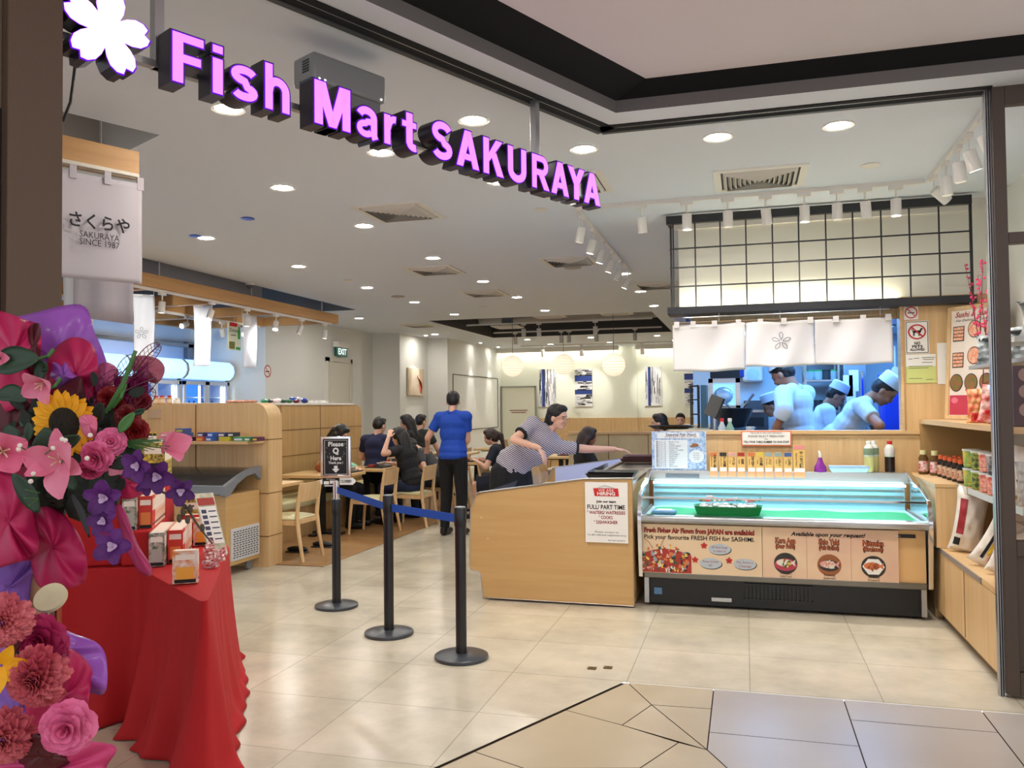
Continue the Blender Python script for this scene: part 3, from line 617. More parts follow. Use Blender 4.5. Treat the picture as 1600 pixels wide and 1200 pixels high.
mb.build('blossom_face', em('blossom_white', (255, 196, 255), .75), b, smooth=False)
mb = MB(); mb.poly([mf @ V((x, y, .001)) for x, y in blossom(.09)]); mb.build('blossom_centre', em('blossom_core', (255, 240, 255), .85), b, smooth=False)
mb = MB(); q = fc-ADIR*.02; e = S1
mb.prism([ms @ V(p) for p in ((-.42, .07, -.1), (-.42, .095, -.1), (-.42, .095, -.13), (-.42, .07, -.13))], ADIR*(SLn+.44)); mb.build('carrier_rail', ALU, t)
r1 = V((pS.x, pS.y, 0)); xr = (r1-V((S0.x, S0.y, 0))).dot(ADIR)
for xx in (xr, sx(270)+.0):
    mb = MB(); mb.prism([ms @ V(p) for p in ((xx-.017, .07, -.1), (xx+.017, .07, -.1), (xx+.017, .07, -.14), (xx-.017, .07, -.14))], (0, 0, H-2.69-.07)); mb.build('hanging_rod', ALU, t, bev=.002)
# ================================================================ TRELLIS, BANNERS, LEFT SHOP
BEAM = wood('beam_wood', (178, 132, 80), (192, 146, 92), (.7, .7, 10), .55)
t = thing('timber_trellis', 'timber beam grid hung from the ceiling over the left shop area', 'ceiling trellis', (-7.4, 9, 2.9))
for x in (-6.3, -7.6, -8.9): MB().b2((x-.05, 6.4, 2.905), (x+.05, 11.95, 3.05)).build('long_beam', BEAM, t, bev=.003)
for y in (6.45, 7.8, 9.15, 10.5, 11.9): 
    for xa, xb in ((-7.55, -6.35), (-8.85, -7.65)): MB().b2((xa, y-.05, 2.91), (xb, y+.05, 3.045)).build('cross_beam', BEAM, t, bev=.003)
mb = MB()
for x in (-6.3, -7.6, -8.9):
    for y in (7.8, 9.6, 11.5): mb.cyl((x, y, 3.05), (x, y, 3.88), .01, n=8)
mb.build('hanging_rod', ALU, t)
for x, nm in ((-6.3, 'right'), (-7.6, 'middle')):
    track('white light track under the %s long beam of the trellis' % nm, (x, 6.45, 2.905), (x, 11.8, 2.905))
HB = [(-6.3, 7.85, .1, 0, 1), (-6.3, 8.75, .35, 1.2, 0), (-6.3, 9.5, .05, 0, 1), (-6.3, 10.2, .6, -.8, 0), (-6.3, 10.9, .4, .9, 0), (-6.3, 11.6, .1, 0, 1),
      (-7.6, 7.7, .9, 1.4, 1), (-7.6, 8.6, .95, -1.3, 0), (-7.6, 9.2, .6, 1.2, 0), (-7.6, 10.0, 1.2, 1.5, 1), (-7.6, 10.8, .6, -1.2, 0), (-7.6, 11.5, 1.2, 1.4, 1), (-7.6, 7.1, .5, 1.2, 1)]
for k, (x, y, tl, az, lit) in enumerate(HB):
    t = spotlamp(); t.location = (x, y, 2.875); t.rotation_euler.z = PI/2; t['label'] = 'white spotlight under the %s beam of the timber trellis, %s from the front' % ('right' if x > -7 else 'middle', ORD[sorted(b[1] for b in HB if b[0] == x).index(y)]); t['group'] = 'trellis spotlights'
    head(t, tl, az, bool(lit))
for y in (7.5, 9, 10.5): slight(None, (-7.6, y, 2.65), (-8.9, y+.3, 1.6), 18, 95, (.95, .97, 1)); slight(None, (-6.25, y-.4, 2.62), (-6.95, y+.55, 2.45), 48, 60, (1, .98, .96))
for y in (7.4, 9, 10.5): slight(None, (-6.3, y, 2.6), (-5.6, y-.8, .9), 30, 90)
# front beam + banner
B0 = V((-3.486, 3.555, 0)); B1 = V((-3.304, 3.925, 0)); dB = (B1-B0).normalized(); st = B1-dB*2.6; nB = V((dB.y, -dB.x, 0))
t = thing('timber_beam', 'light timber beam at the left entrance over the white banner', 'beam', (B1.x, B1.y, 2.9))
MB().prism([st+V((0, 0, 2.9)), B1+V((0, 0, 2.9)), B1-nB*.1+V((0, 0, 2.9)), st-nB*.1+V((0, 0, 2.9))], (0, 0, .128)).build('beam_body', BEAM, t, bev=.002)
MB().prism([st+V((0, 0, 2.88)), B1+V((0, 0, 2.88)), B1-nB*.1+V((0, 0, 2.88)), st-nB*.1+V((0, 0, 2.88))], (0, 0, .02)).build('under_strip', mat('strip_pale', (206, 196, 180), .6), t)
bt, bb = 2.865, 2.27; W0 = B1-dB*.55
CLB = cloth('banner_cloth', (200, 192, 196), tr=.25)
t = thing('fabric_banner', 'white fabric banner with black Japanese lettering at the left entrance', 'banner', (B1.x, B1.y, bb))
def bfn(u, v):
    p = W0+dB*(.565*u); wv = .006*math.sin(u*9+v*2)+.008*math.sin(v*5+u*4)*v; return p+nB*wv+V((0, 0, bt-.02-(bt-.02-bb)*v-.006*math.sin(u*PI)))
MB().grid(bfn, 24, 20).build('cloth', CLB, t, sol=.002)
for u in (.02, .34, .66, .98):
    p = W0+dB*(.565*u); mb = MB(); mb.prism([p-dB*.018+nB*.008+V((0, 0, bt-.06)), p+dB*.018+nB*.008+V((0, 0, bt-.06)), p+dB*.018+nB*.008+V((0, 0, bt+.012)), p-dB*.018+nB*.008+V((0, 0, bt+.012))], -nB*.014); mb.build('hanging_loop', CLB, t)
MB().cyl(W0-dB*.5+V((0, 0, bt)), B1+dB*.02+V((0, 0, bt)), .006, n=10).build('rod', mat('bamboo', (120, 96, 70), .5), t)
bc = W0+dB*.325+nB*.02; m1 = frame(bc+V((0, 0, 2.62)), dB)
text([('さくらや', frame(bc+V((0, 0, 2.575)), dB), .09, .32, dict(off=.002)), ('SAKURAYA', frame(bc-dB*.0+V((0, 0, 2.505)), dB), .05, .21), ('SINCE 1987', frame(bc+V((0, 0, 2.465)), dB), .05, .21)], INK, t)
t = thing('fabric_banner', 'plain white banner half hidden behind the lettered one at the left entrance', 'banner', (B0.x, B0.y, 2.1))
MB().cyl((-3.8, 4.18, 2.75), (-3.8, 4.18, 3.79), .003, n=5).build('cord', SPOTW, t); MB().grid(lambda u, v: V((-3.95+.33*u, 4.12+.12*u+.02*math.sin(u*9), 2.75-(.62+.05*u)*v)), 10, 6).build('cloth', CLB, t, sol=.002)
# narrow banners under the trellis
def nban(lb, px0, px1, py0, py1, x=-6.9, flower=0):
    a = P('x', x, px0, py0); b_ = P('x', x, px1, py0+8); zb = P('x', x, (px0+px1)/2, py1).z; zt = 2.93
    cm = P('x', x, (px0+px1)/2, py0); hw = (px1-px0)/2*(cm-EYE).dot(FW)/FPX; dv_ = V((.78, .62, 0)); q0_, q1_ = cm-dv_*hw, cm+dv_*hw; t = thing('hanging_banner', lb, 'banner', (cm.x, cm.y, zb))
    MB().grid(lambda u, v: V((q0_.x+(q1_.x-q0_.x)*u, q0_.y+(q1_.y-q0_.y)*u+.02*math.sin(u*7+v*3), zt-(zt-zb)*v)), 10, 14).build('cloth', cloth('banner_bright', (238, 238, 240), tr=.5), t, sol=.002)
    MB().cyl((q0_.x, q0_.y, zt), (q1_.x, q1_.y, zt), .007, n=8).build('rod', SPOTW, t)
    MB().cyl((q0_.x, q0_.y, zt), (q0_.x, q0_.y, 3.89), .003, n=5).build('cord', SPOTW, t); MB().cyl((q1_.x, q1_.y, zt), (q1_.x, q1_.y, 3.89), .003, n=5).build('cord', SPOTW, t)
    if flower:
        mb = MB(); m = frame((cm.x, cm.y-.03, zb+.3), dv_)
        for k in range(5):
            a_ = 2*PI*k/5+PI/2; mb.tube([m @ V((math.cos(a_+d)*r, math.sin(a_+d)*r, .01)) for d, r in ((0, .015), (-.35, .04), (-.2, .065), (0, .075), (.2, .065), (.35, .04), (0, .015))], .002, 5)
        mb.build('blossom_print', DARK, t)
    return t
nban('narrow white banner with a blossom outline, left of the three under the trellis', 209, 239, 475, 560, -6.9, 1)
nban('narrow plain white banner, middle of the three under the trellis', 303, 328, 488, 572, -6.9)
nban('narrow white banner with dark side cords, right of the three under the trellis', 379, 400, 501, 575, -6.9)
t = nban('wide white banner behind the purple wrapping at the left', 100, 142, 440, 560, -6.2)
# product poster hanging
a = P('x', -7.2, 357, 503); b_ = P('x', -7.2, 376, 548); t = thing('hanging_poster', 'small advertising poster with a green bottle hung under the trellis', 'poster', (-7.2, a.y, b_.z))
y0, y1, z1, z0 = a.y, b_.y, a.z, b_.z
MB().cyl((-7.21, (y0+y1)/2, z1), (-7.21, (y0+y1)/2, 3.89), .003, n=5).build('cord', SPOTW, t); MB().b2((-7.22, y0, z0), (-7.2, y1, z1)).build('board', mat('poster_cream', (214, 216, 190), .6), t)
mb = MB(); W_ = y1-y0; Hh = z1-z0
def pr_(u0, u1, v0, v1, mi): mb.mi = mi; mb.b2((-7.2, y0+W_*u0, z0+Hh*v0), (-7.196, y0+W_*u1, z0+Hh*v1))
pr_(.1, .7, .86, 1, 0); pr_(.76, .95, .42, .75, 1); pr_(.82, .9, .75, .88, 1); pr_(.05, .5, .04, .3, 2); pr_(.6, .95, .02, .12, 1); pr_(.2, .6, .52, .56, 2)
mb.build('print', [RED, mat('green', (40, 150, 60), .5), mat('olive', (110, 110, 50), .6)], t, smooth=False)
text([('Dassai', frame((-7.19, y0+W_*.38, z0+Hh*.72), (0, 1, 0)), Hh*.2, W_*.62)], INK, t)
# fridges along the left wall
FRX = -8.75; HDR = em('header_glow', (150, 205, 255), 1.05); IN = em('fridge_inside', (60, 130, 220), .6)
FW1 = mat('fridge_frame', (200, 204, 212), .35, .3)
ys = [12.66-1.28*k for k in range(4)]
for k in range(3):
    ya, yb = ys[k+1], ys[k]-.02; t = thing('upright_fridge', 'glass door drinks fridge with a glowing header, %s from the grey wall corner' % ORD[k], 'fridge', (FRX-.4, (ya+yb)/2, 0)); t['group'] = 'upright fridges'
    MB().b2((FRX-.7, ya, 0), (FRX-.62, yb, 2.3)).build('back_panel', IN, t)
    mb = MB(); mb.b2((FRX-.7, ya, 0), (FRX-.05, ya+.04, 2.1)); mb.b2((FRX-.7, yb-.04, 0), (FRX-.05, yb, 2.1)); mb.b2((FRX-.7, ya, 0), (FRX-.02, yb, .35)); mb.b2((FRX-.7, ya, 2.04), (FRX-.05, yb, 2.12)); mb.build('cabinet', FW1, t)
    pr2 = [(FRX+.02, 2.06), (FRX+.09, 2.12), (FRX+.12, 2.2), (FRX+.1, 2.3), (FRX+.02, 2.37), (FRX-.3, 2.37), (FRX-.3, 2.06)]
    MB().prism([(x, ya+.02, z) for x, z in pr2], (0, yb-ya-.04, 0)).build('lit_header', HDR, t)
    for yy in (ya, yb-.02): MB().prism([(x+(.01 if x > FRX else 0), yy, z) for x, z in pr2], (0, .02, 0)).build('header_end', FW1, t)
    for j in range(2):
        d0_, d1_ = ya+.02+j*(yb-ya-.04)/2, ya+.02+(j+1)*(yb-ya-.04)/2
        mb = MB(); e = .055
        for q in ((d0_, .36, d1_, .36+e), (d0_, 2.02-e, d1_, 2.02), (d0_, .36, d0_+e, 2.02), (d1_-e, .36, d1_, 2.02)): mb.b2((FRX-.02, q[0], q[1]), (FRX+.02, q[2], q[3]))
        dr = mb.build('door', FW1, t); MB().b2((FRX-.004, d0_+e, .42), (FRX, d1_-e, 1.96)).build('pane', GLASS, dr, smooth=False)
        mb = MB(); mb.b2((FRX+.02, d0_+.015, 1.0), (FRX+.045, d0_+.035, 1.5)); mb.build('handle', BLACK, dr)
        MB().b2((FRX-.1, d1_-.09, .45), (FRX-.07, d1_-.07, 1.95)).build('light_tube', em('tube_white', (220, 240, 255), 5), t)
    for z in (.75, 1.1, 1.45, 1.75): MB().b2((FRX-.6, ya+.05, z), (FRX-.12, yb-.05, z+.015)).build('shelf', mat('wire_shelf', (180, 200, 225), .4), t)
k = 0
t0 = thing('bottle', '', 'bottle', world=False); MB().lathe([(.03, 0), (.034, .01), (.034, .15), (.013, .2), (.013, .24), (.001, .24)], n=10).build('glass_body', mat('bottle_dark', (40, 50, 70), .2), t0); MB().lathe([(.035, .04), (.035, .11)], n=10).build('label_band', PAPER, t0)
first = True
for f in range(3):
    for z, zn in ((1.115, 'middle'), (1.465, 'upper')):
        for j in range(9):
            y = ys[f]-.15-j*.125; lb = 'dark bottle on the %s shelf of the %s fridge from the corner, %s along' % (zn, ORD[f], ORD[j])
            if first: t0.location = (FRX-.25, y, z); t0['label'] = lb; t0['group'] = 'bottles in the upright fridges'; first = False
            else: dup(t0, (FRX-.25, y, z), label=lb, group='bottles in the upright fridges')
# ledge, box on wall, no-smoking disc
tag(MB().b2((-9.6, 6, 2.66), (-9.5, 12.7, 2.72)).build('wall_ledge', ALU), 'long metal trunking along the wall above the fridges', 'trunking')
c = P('x', -9.55, 299, 548); t = thing('wall_box', 'grey metal control box on the wall above the fridges', 'wall box', c); MB().box(c, (.1, .3, .3)).build('casing', GREYM, t, bev=.01); MB().box(c+V((.055, .05, .02)), (.02, .1, .12)).build('switch', BLACK, t)
def nosmoke(lb, m, r, par=None):
    t = par or thing('no_smoking_sign', lb, 'sign', m.translation); mx, my, mz = m.col[0].to_3d(), m.col[1].to_3d(), m.col[2].to_3d(); o = m.translation
    MB().ell(o, mx*r, my*r).build('disc', PAPER, t); MB().ringf(o+mz*.002, mx*r, my*r, .82).build('red_ring', RED, t)
    mb = MB(); mb.box(None, (r*1.1, r*.16, .001), M=m @ Matrix.Translation((0, -.05*r, .001))); mb.build('cigarette', INK, t); mb = MB(); mb.box(None, (r*1.7, r*.14, .001), M=m @ Matrix.Translation((0, 0, .003)) @ Matrix.Rotation(-.8, 4, 'Z')); mb.build('red_bar', RED, t); return t
c = P('x', X0+.01, 418, 580); nosmoke('small round no smoking sign on the grey wall beside the fridges', frame(c, (0, 1, 0)), .11)
# shrimp picture
t = thing('picture', 'cream canvas with a small red shrimp on the left wall', 'picture', (-7.38, 17.9, 1.83))
MB().b2((-7.4, 17.42, 1.83), (-7.36, 18.37, 2.46)).build('canvas', mat('canvas_cream', (222, 206, 182), .7, var=(2.5, (206, 184, 156))), t, bev=.004)
mb = MB(); pts = [(18.0, 2.24), (18.08, 2.2), (18.16, 2.12), (18.2, 2.02), (18.19, 1.96), (18.14, 1.9)]
mb.tube([(-7.355, y, z) for y, z in pts], [.02, .035, .045, .035, .02, .03], 8, flat=.2)
for k in range(5): mb.tube([(-7.355, 18.1+.02*k, 2.14-.04*k), (-7.355, 18.02+.03*k, 2.06-.04*k)], .006, 5)
mb.tube([(-7.355, 18.02, 2.23), (-7.355, 17.95, 2.26), (-7.355, 17.98, 2.3)], .006, 5); mb.build('shrimp_print', mat('shrimp_red', (190, 50, 34), .7), t)
# striped canvases
IND = mat('indigo', (40, 62, 130), .8); GRYP = mat('canvas_grey', (160, 160, 164), .8); CANV = mat('canvas_white', (232, 232, 232), .8)
def canvas(lb, x0, x1, z0, z1, vert, sd):
    r = random.Random(sd); t = thing('wall_canvas', lb, 'picture', ((x0+x1)/2, 23.28, z0)); MB().b2((x0, 23.24, z0), (x1, 23.3, z1)).build('canvas', CANV, t)
    mb = MB(); W_, H_ = x1-x0, z1-z0
    def rr(u0, u1, v0, v1, mi):
        mb.mi = mi
        if not vert: u0, u1, v0, v1 = v0, v1, u0, u1
        mb.b2((x0+W_*u0, 23.232, z0+H_*v0), (x0+W_*u1, 23.24, z0+H_*v1))
    band = ((.2, .34), (.78, .86)) if vert else ((.32, .42), (.66, .8))
    for a, b in (band[:1] if vert else band): rr(a, b, 0, 1, 1); rr(b, b+.02, 0, 1, 0)
    for k in range(64):
        u = r.uniform(.02, .95); v = r.uniform(0, .7); L = r.uniform(.1, .5); wd = r.uniform(.006, .03)
        if any(a-.03 < u < b for a, b in band[:1 if vert else 2]): continue
        rr(u, u+wd, v, min(1, v+L), r.choice((0, 0, 2)))
    mb.build('painted_stripes', [INK, IND, GRYP], t, smooth=False)
canvas('canvas with upright indigo and black stripes, left of the lantern-lit wall', -5.75, -5.24, 1.53, 2.62, True, 3)
canvas('canvas with level indigo and black stripes behind the middle lantern', -4.68, -4.18, 1.53, 2.62, False, 4)
canvas('canvas with upright indigo stripes right of the pilaster', -2.69, -2.23, 1.53, 2.62, True, 8)
canvas('canvas with level stripes seen through the open side of the kitchen', -1.6, -1.1, 1.53, 2.6, False, 9)
# paper lanterns
LAN = mat('lantern_paper', (250, 236, 214), .8, emit=(255, 222, 196), es=.6)
for k, (px, py, r, y) in enumerate(((801, 572, 16.5, 16.9), (880.5, 569.5, 16.5, 16.9), (959, 570, 18, 15.4))):
    c = P('y', y, px, py); R_ = r*(c-EYE).dot(FW)/FPX; t = thing('paper_lantern', 'round white paper lantern, %s of the three' % ('left', 'middle', 'right')[k], 'lantern', c, world=False); t['group'] = 'paper lanterns'
    mb = MB(); mb.ball((0, 0, 0), R_, 32); mb.build('paper_shade', LAN, t); mb = MB()
    for j in range(1, 12):
        z = -math.cos(PI*j/12)*R_; rr = math.sin(PI*j/12)*R_*1.004; mb.tube([(math.cos(a)*rr, math.sin(a)*rr, z) for a in [2*PI*q/28 for q in range(29)]], .003, 4)
    mb.build('rib', mat('lantern_rib', (226, 200, 170), .8), t); MB().cyl((0, 0, R_*.97), (0, 0, 3.94-c.z), .005, n=6).build('cord', DARK, t)
# ================================================================ FISH DISPLAY CASE
FY, XL, XR = 6.42, -.79, 1.235
LAMW = mat('case_beige', (222, 180, 122), .45); CREAM = mat('poster_cream2', (226, 200, 164), .55); PINKP = mat('poster_pink', (222, 178, 156), .55)
t = thing('fish_display_case', 'long glass fronted fish display case with green mat and steel rails', 'display case', (.215, 6.8, 0))
MB().b2((XL+.03, FY+.06, .02), (XR-.03, 7.22, .235)).build('base', mat('base_black', (9, 9, 10), .4), t, bev=.004)
mb = MB()
for k in range(17): mb.b2((-.02+k*.028, FY+.045, .09), (-.005+k*.028, FY+.06, .2))
mb.b2((-.03, FY+.04, .085), (.46, FY+.06, .092)); mb.b2((-.03, FY+.04, .198), (.46, FY+.06, .205)); mb.build('air_grille', mat('grille_black', (26, 26, 28), .4), t)
MB().b2((-.27, FY+.05, .055), (-.12, FY+.06, .085)).build('lock_plate', mat('lockplate', (190, 190, 190), .3, .5), t, bev=.01)
MB().b2((-.7, FY+.052, .09), (-.64, FY+.06, .14)).build('sticker', mat('sticker_blue', (90, 130, 170), .6), t)
MB().b2((XL+.02, FY+.02, .235), (XR-.02, 7.22, .64)).build('front_panel', LAMW, t)
mb = MB(); mb.b2((XL+.02, FY-.005, .225), (XR-.02, FY+.05, .268)); mb.build('lower_rail', mat('rail_dull', (120, 116, 106), .35, .7), t, bev=.006)
mb = MB(); mb.prism([(XL, y, z) for y, z in ((FY+.02, .645), (FY-.03, .65), (FY-.045, .668), (FY-.045, .69), (FY-.03, .703), (FY+.04, .706), (FY+.04, .645))], (XR-XL, 0, 0)); mb.build('bumper_rail', STEEL, t)
def endpanel(x0, x1):
    return MB().prism([(x0, y, z) for y, z in ((FY+.0, .26), (FY-.04, .64), (FY-.04, .7), (FY-.005, .85), (7.19, 1.0), (7.25, 1.0), (7.25, .64), (7.25, .26))], (x1-x0, 0, 0))
for x0, x1 in ((XL-.02, XL+.012), (XR-.012, XR+.02)):
    mb = MB()
    mb.prism([(x0, y, z) for y, z in ((FY-.005, .23), (FY-.055, .64), (FY-.055, .71), (FY-.01, .855), (FY+.03, .86), (FY+.0, .71), (FY+.0, .64), (FY+.04, .23))], (x1-x0, 0, 0))
    mb.prism([(x0, y, z) for y, z in ((FY-.01, .835), (FY-.01, .86), (7.17, 1.003), (7.25, 1.003), (7.25, .9), (7.22, .9), (7.17, .978), (FY+.02, .83))], (x1-x0, 0, 0))
    mb.build('end_frame', CHROME, t, bev=.003)
for x in (XL+.02, XR-.055): MB().b2((x, FY+.02, .03), (x+.035, FY+.05, .225)).build('corner_foot', ALU, t)
mb = MB()
for x in (XL, XR): mb.poly([(x, FY, .7), (x, 7.24, .7), (x, 7.24, .98), (x, 7.16, .98), (x, FY, .835)])
mb.build('side_glass', GLASS, t, smooth=False)
MB().poly([(XL, FY-.005, .706), (XR, FY-.005, .706), (XR, FY-.002, .835), (XL, FY-.002, .835)]).build('front_glass', GLASS, t, smooth=False)
MB().poly([(XL, FY, .845), (XR, FY, .845), (XR, 7.15, .935), (XL, 7.15, .935)]).build('slanted_glass', glassy('glass_clear', alpha=.05), t, smooth=False)
mb = MB(); mb.b2((XL, FY-.012, .833), (XR, FY+.006, .846)); mb.build('glass_edge_rail', CHROME, t)
MB().b2((XL, 7.15, .905), (XR, 7.25, .99)).build('top_fascia', mat('brushed', (205, 204, 200), .28, .9), t, bev=.003)
MB().b2((-.66, 7.146, .93), (-.38, 7.15, .965)).build('control_panel', mat('control_dark', (90, 94, 98), .4), t)
MB().b2((XL+.03, 7.08, .885), (XR-.03, 7.14, .9)).build('light_strip', em('case_light', (205, 240, 255), 4.5), t)
MB().b2((XL+.02, 7.2, .64), (XR-.02, 7.22, .91)).build('rear_wall', mat('case_rear', (170, 220, 236), .3), t)
mb = MB()
for z in (.74, .79, .84): mb.b2((XL+.03, 7.185, z), (XR-.03, 7.2, z+.012))
mb.build('rear_slide_rail', ALU, t)
MB().b2((XL+.02, FY+.03, .66), (XR-.02, 7.2, .69)).build('deck', mat('deck_white', (176, 222, 232), .35), t)
for x in (XL, XR-.004): MB().b2((x, FY+.03, .26), (x+.004, 7.24, .7)).build('side_panel', mat('side_grey', (170, 172, 176), .4), t)
MB().grid(lambda u, v: V((XL+.06+(XR-XL-.12)*u, FY+.04+.5*v, .698+.006*math.sin(u*22)*v)), 30, 4).build('green_mat', mat('mat_green', (0, 168, 96), .5), t)
MB().b2((.86, FY+.012, .585), (1.15, FY+.02, .61)).build('name_strip', BLACK, t); text([('Sanden', frame((1.0, FY+.011, .598), (1, 0, 0)), .022, .1)], ALU, t, 'name_lettering')
# sashimi boat & wrapped fish
t = thing('flower_boat', 'green plastic serving boat with flowers and ice inside the fish case', 'boat tray', (-.13, 6.66, .67))
bx0, bx1, by = -.37, .09, 6.63
def bp(z, e):
    z += .03
    return [(bx0-.02*e, by-.06-.01*e, z), (bx0-.03*e, by+.06, z), (bx0+.05, by+.13+.01*e, z), (bx1-.05, by+.13+.01*e, z), (bx1+.03*e, by+.06, z), (bx1+.02*e, by-.06-.01*e, z), (bx1-.06, by-.1-.01*e, z), (bx0+.06, by-.1-.01*e, z)]
MB().rings([bp(.67, 0), bp(.725, 1), bp(.735, 1.2), bp(.735, .8), bp(.69, -.3)]).build('boat_hull', mat('boat_green', (34, 128, 70), .4), t)
mb = MB(); r = random.Random(5)
for k in range(60): mb.ball((r.uniform(bx0+.03, bx1-.03), r.uniform(by-.06, by+.1), .75+r.uniform(0, .015)), (.022, .018, .014), 6)
mb.build('ice_chips', mat('ice', (226, 232, 234), .2), t)
def flower5(mb, c, r_, n=5, tilt=.3, ax=None):
    for k in range(n):
        a = 2*PI*k/n+r.random(); d = V((math.cos(a), math.sin(a)*.6, .5)); mb.ball(V(c)+d*r_*.6, (r_*.5, r_*.35, r_*.3), 6)
mf1 = MB(); mf2 = MB(); ml = MB()
for k in range(16):
    c = (r.uniform(bx0+.02, bx1-.02), r.uniform(by-.04, by+.08), .785+r.uniform(0, .035)); flower5(mf1 if k % 2 else mf2, c, r.uniform(.02, .032))
for k in range(22):
    c = V((r.uniform(bx0-.01, bx1+.01), r.uniform(by-.02, by+.1), .79)); d = V((r.uniform(-1, 1), r.uniform(-.5, .5), r.uniform(.3, 1)))*.04; n_ = V((.012, .006, 0)); ml.poly([c, c+d*.5+n_, c+d, c+d*.5-n_])
mf1.build('red_flowers', mat('blossom_red', (226, 70, 70), .6), t); mf2.build('white_flowers', mat('blossom_pale', (240, 220, 220), .6), t); ml.build('leaves', mat('leaf_bright', (30, 150, 80), .5), t)
t = thing('wrapped_tray', 'blue and white wrapped fish tray at the left end of the fish case', 'wrapped tray', (-.66, 6.55, .67))
MB().box((-.62, 6.56, .715), (.18, .12, .025)).build('tray', mat('tray_blue', (110, 160, 210), .4), t, bev=.006); MB().box((-.62, 6.555, .73), (.12, .07, .01)).build('wrapped_fish', mat('fish_white', (232, 240, 244), .2), t, bev=.004)
# posters on the front
def wblob(m, cx, cy, n, rr, cols, name, par, r0, zz=.0015):
    mb = MB()
    for k in range(n):
        a = r0.uniform(0, 2*PI); q = math.sqrt(r0.random()); mb.mi = r0.randrange(len(cols)); s_ = r0.uniform(.25, .5); an = r0.uniform(0, 3)
        c_ = m @ V((cx+math.cos(a)*q*rr[0]*.8, cy+math.sin(a)*q*rr[1]*.75, zz+k*.00004)); u = m.to_3x3() @ V((math.cos(an), math.sin(an), 0)); v_ = m.to_3x3() @ V((-math.sin(an), math.cos(an), 0))
        mb.ell(c_, u*rr[0]*s_*.7, v_*rr[1]*s_*.55, 9)
    return mb.build(name, cols, par, smooth=False)
a0 = P('y', FY, 999, 818); a1 = P('y', FY, 1192, 902); b1 = P('y', FY, 1405, 912); pz0, pz1 = .262, .637
t = thing('front_poster', 'poster reading Pick your favourite FRESH FISH on the left of the case front', 'poster', (-.4, FY, pz0))
pw = (a1.x-a0.x); cx = (a0.x+a1.x)/2
MB().b2((a0.x, FY-.002, pz0), (a1.x-.003, FY+.021, pz1)).build('sheet', CREAM, t, smooth=False)
m = frame((cx, FY-.003, (pz0+pz1)/2), (1, 0, 0)); Wp, Hp = pw, pz1-pz0
def at(u, v, z=.0): return m @ Matrix.Translation(((u-.5)*Wp, (v-.5)*Hp, z))
BRN = mat('text_red', (170, 44, 34), .6); OUTL = mat('text_dark', (50, 22, 18), .6)
text([('Fresh Fishes Air Flown from JAPAN are available!', at(.49, .87, .0008), .05, Wp*.9, dict(off=.003))], OUTL, t, 'headline_shadow')
text([('Fresh Fishes Air Flown from JAPAN are available!', at(.49, .872, .0016), .05, Wp*.9)], mat('headline_red', (206, 60, 40), .6), t, 'headline')
text([('Pick your favourite FRESH FISH for SASHIMI.', at(.49, .735, .001), .046, Wp*.9, dict(off=.0008))], INK, t)
for u, v, l1, l2 in ((.66, .53, 'NO Extra Charge', 'for Sashimi Cut'), (.585, .24, 'Prices Include', 'GST'), (.86, .25, 'No Service', 'Charge')):
    c = at(u, v, .001).translation; MB().ell(c+V((.004, .0003, -.004)), (.083, 0, 0), (0, 0, .041)).build('badge_shadow', OUTL, t, smooth=False); bd = MB().ell(c, (.082, 0, 0), (0, 0, .04)).build('badge', mat('badge_silver', (180, 192, 200), .35), t, smooth=False)
    text([(l1, at(u, v+.035, .0015), .024, .115), (l2, at(u, v-.04, .0015), .024, .09 if l2 != 'GST' else .03)], BRN, bd)
    fm = at(u-.125, v+.06, .002); mb = MB()
    for k in range(5): a = 2*PI*k/5+.3; mb.ell(fm @ V((math.cos(a)*.013, math.sin(a)*.013, 0)), fm.to_3x3() @ V((math.cos(a)*.012, math.sin(a)*.012, 0)), fm.to_3x3() @ V((-math.sin(a)*.009, math.cos(a)*.009, 0)), 10)
    mb.build('blossom_mark', mat('mark_red', (206, 62, 56), .6), bd, smooth=False)
r0 = random.Random(3); FC = [mat('food_%s' % n, c, .6) for n, c in (('red', (170, 50, 40)), ('green', (44, 90, 60)), ('white', (222, 214, 200)), ('orange', (214, 120, 70)), ('grey', (150, 160, 160)), ('dark', (50, 44, 40)), ('yellow', (226, 190, 80)), ('brown', (150, 90, 50)), ('pink', (220, 160, 150)))]
mb = MB(); c = at(.215, .02, .0006); hx = Wp*.215; n_ = 16
mb.poly([c @ V((-hx, .0, 0))]+[c @ V((hx*(-1+2*k/n_), Hp*(.36+.12*math.sin(PI*k/n_)), 0)) for k in range(n_+1)]+[c @ V((hx, 0, 0))]); mb.build('platter', FC[0], t, smooth=False)
mb = MB()
for k in range(150):
    x = r0.uniform(-hx*.92, hx*.92); y = r0.uniform(.015, Hp*(.36+.2*(1-(x/hx)**2))); s_ = r0.uniform(.008, .022); mb.mi = r0.randrange(9); an = r0.uniform(0, 3)
    if abs(x) + s_ > hx: continue
    mb.ell(c @ V((x, y, .0004+k*.00002)), (c.to_3x3() @ V((math.cos(an), math.sin(an), 0)))*s_, (c.to_3x3() @ V((-math.sin(an), math.cos(an), 0)))*s_*r0.uniform(.3, .7), 8)
mb.build('sashimi_picture', FC, t, smooth=False)
mb = MB()
for x0, d in ((-.08, -.06), (-.03, .03)): mb.tube([c @ V((x0*1.2, Hp*.5, .002)), c @ V((x0*1.2+d*.5, Hp*.62, .002)), c @ V((x0*1.2+d, Hp*.68, .002))], .002, 5)
mb.build('shrimp_feeler', FC[7], t)
t = thing('front_poster', 'poster of deep fried, salt grilled and braised fish on the right of the case front', 'poster', (.6, FY, pz0))
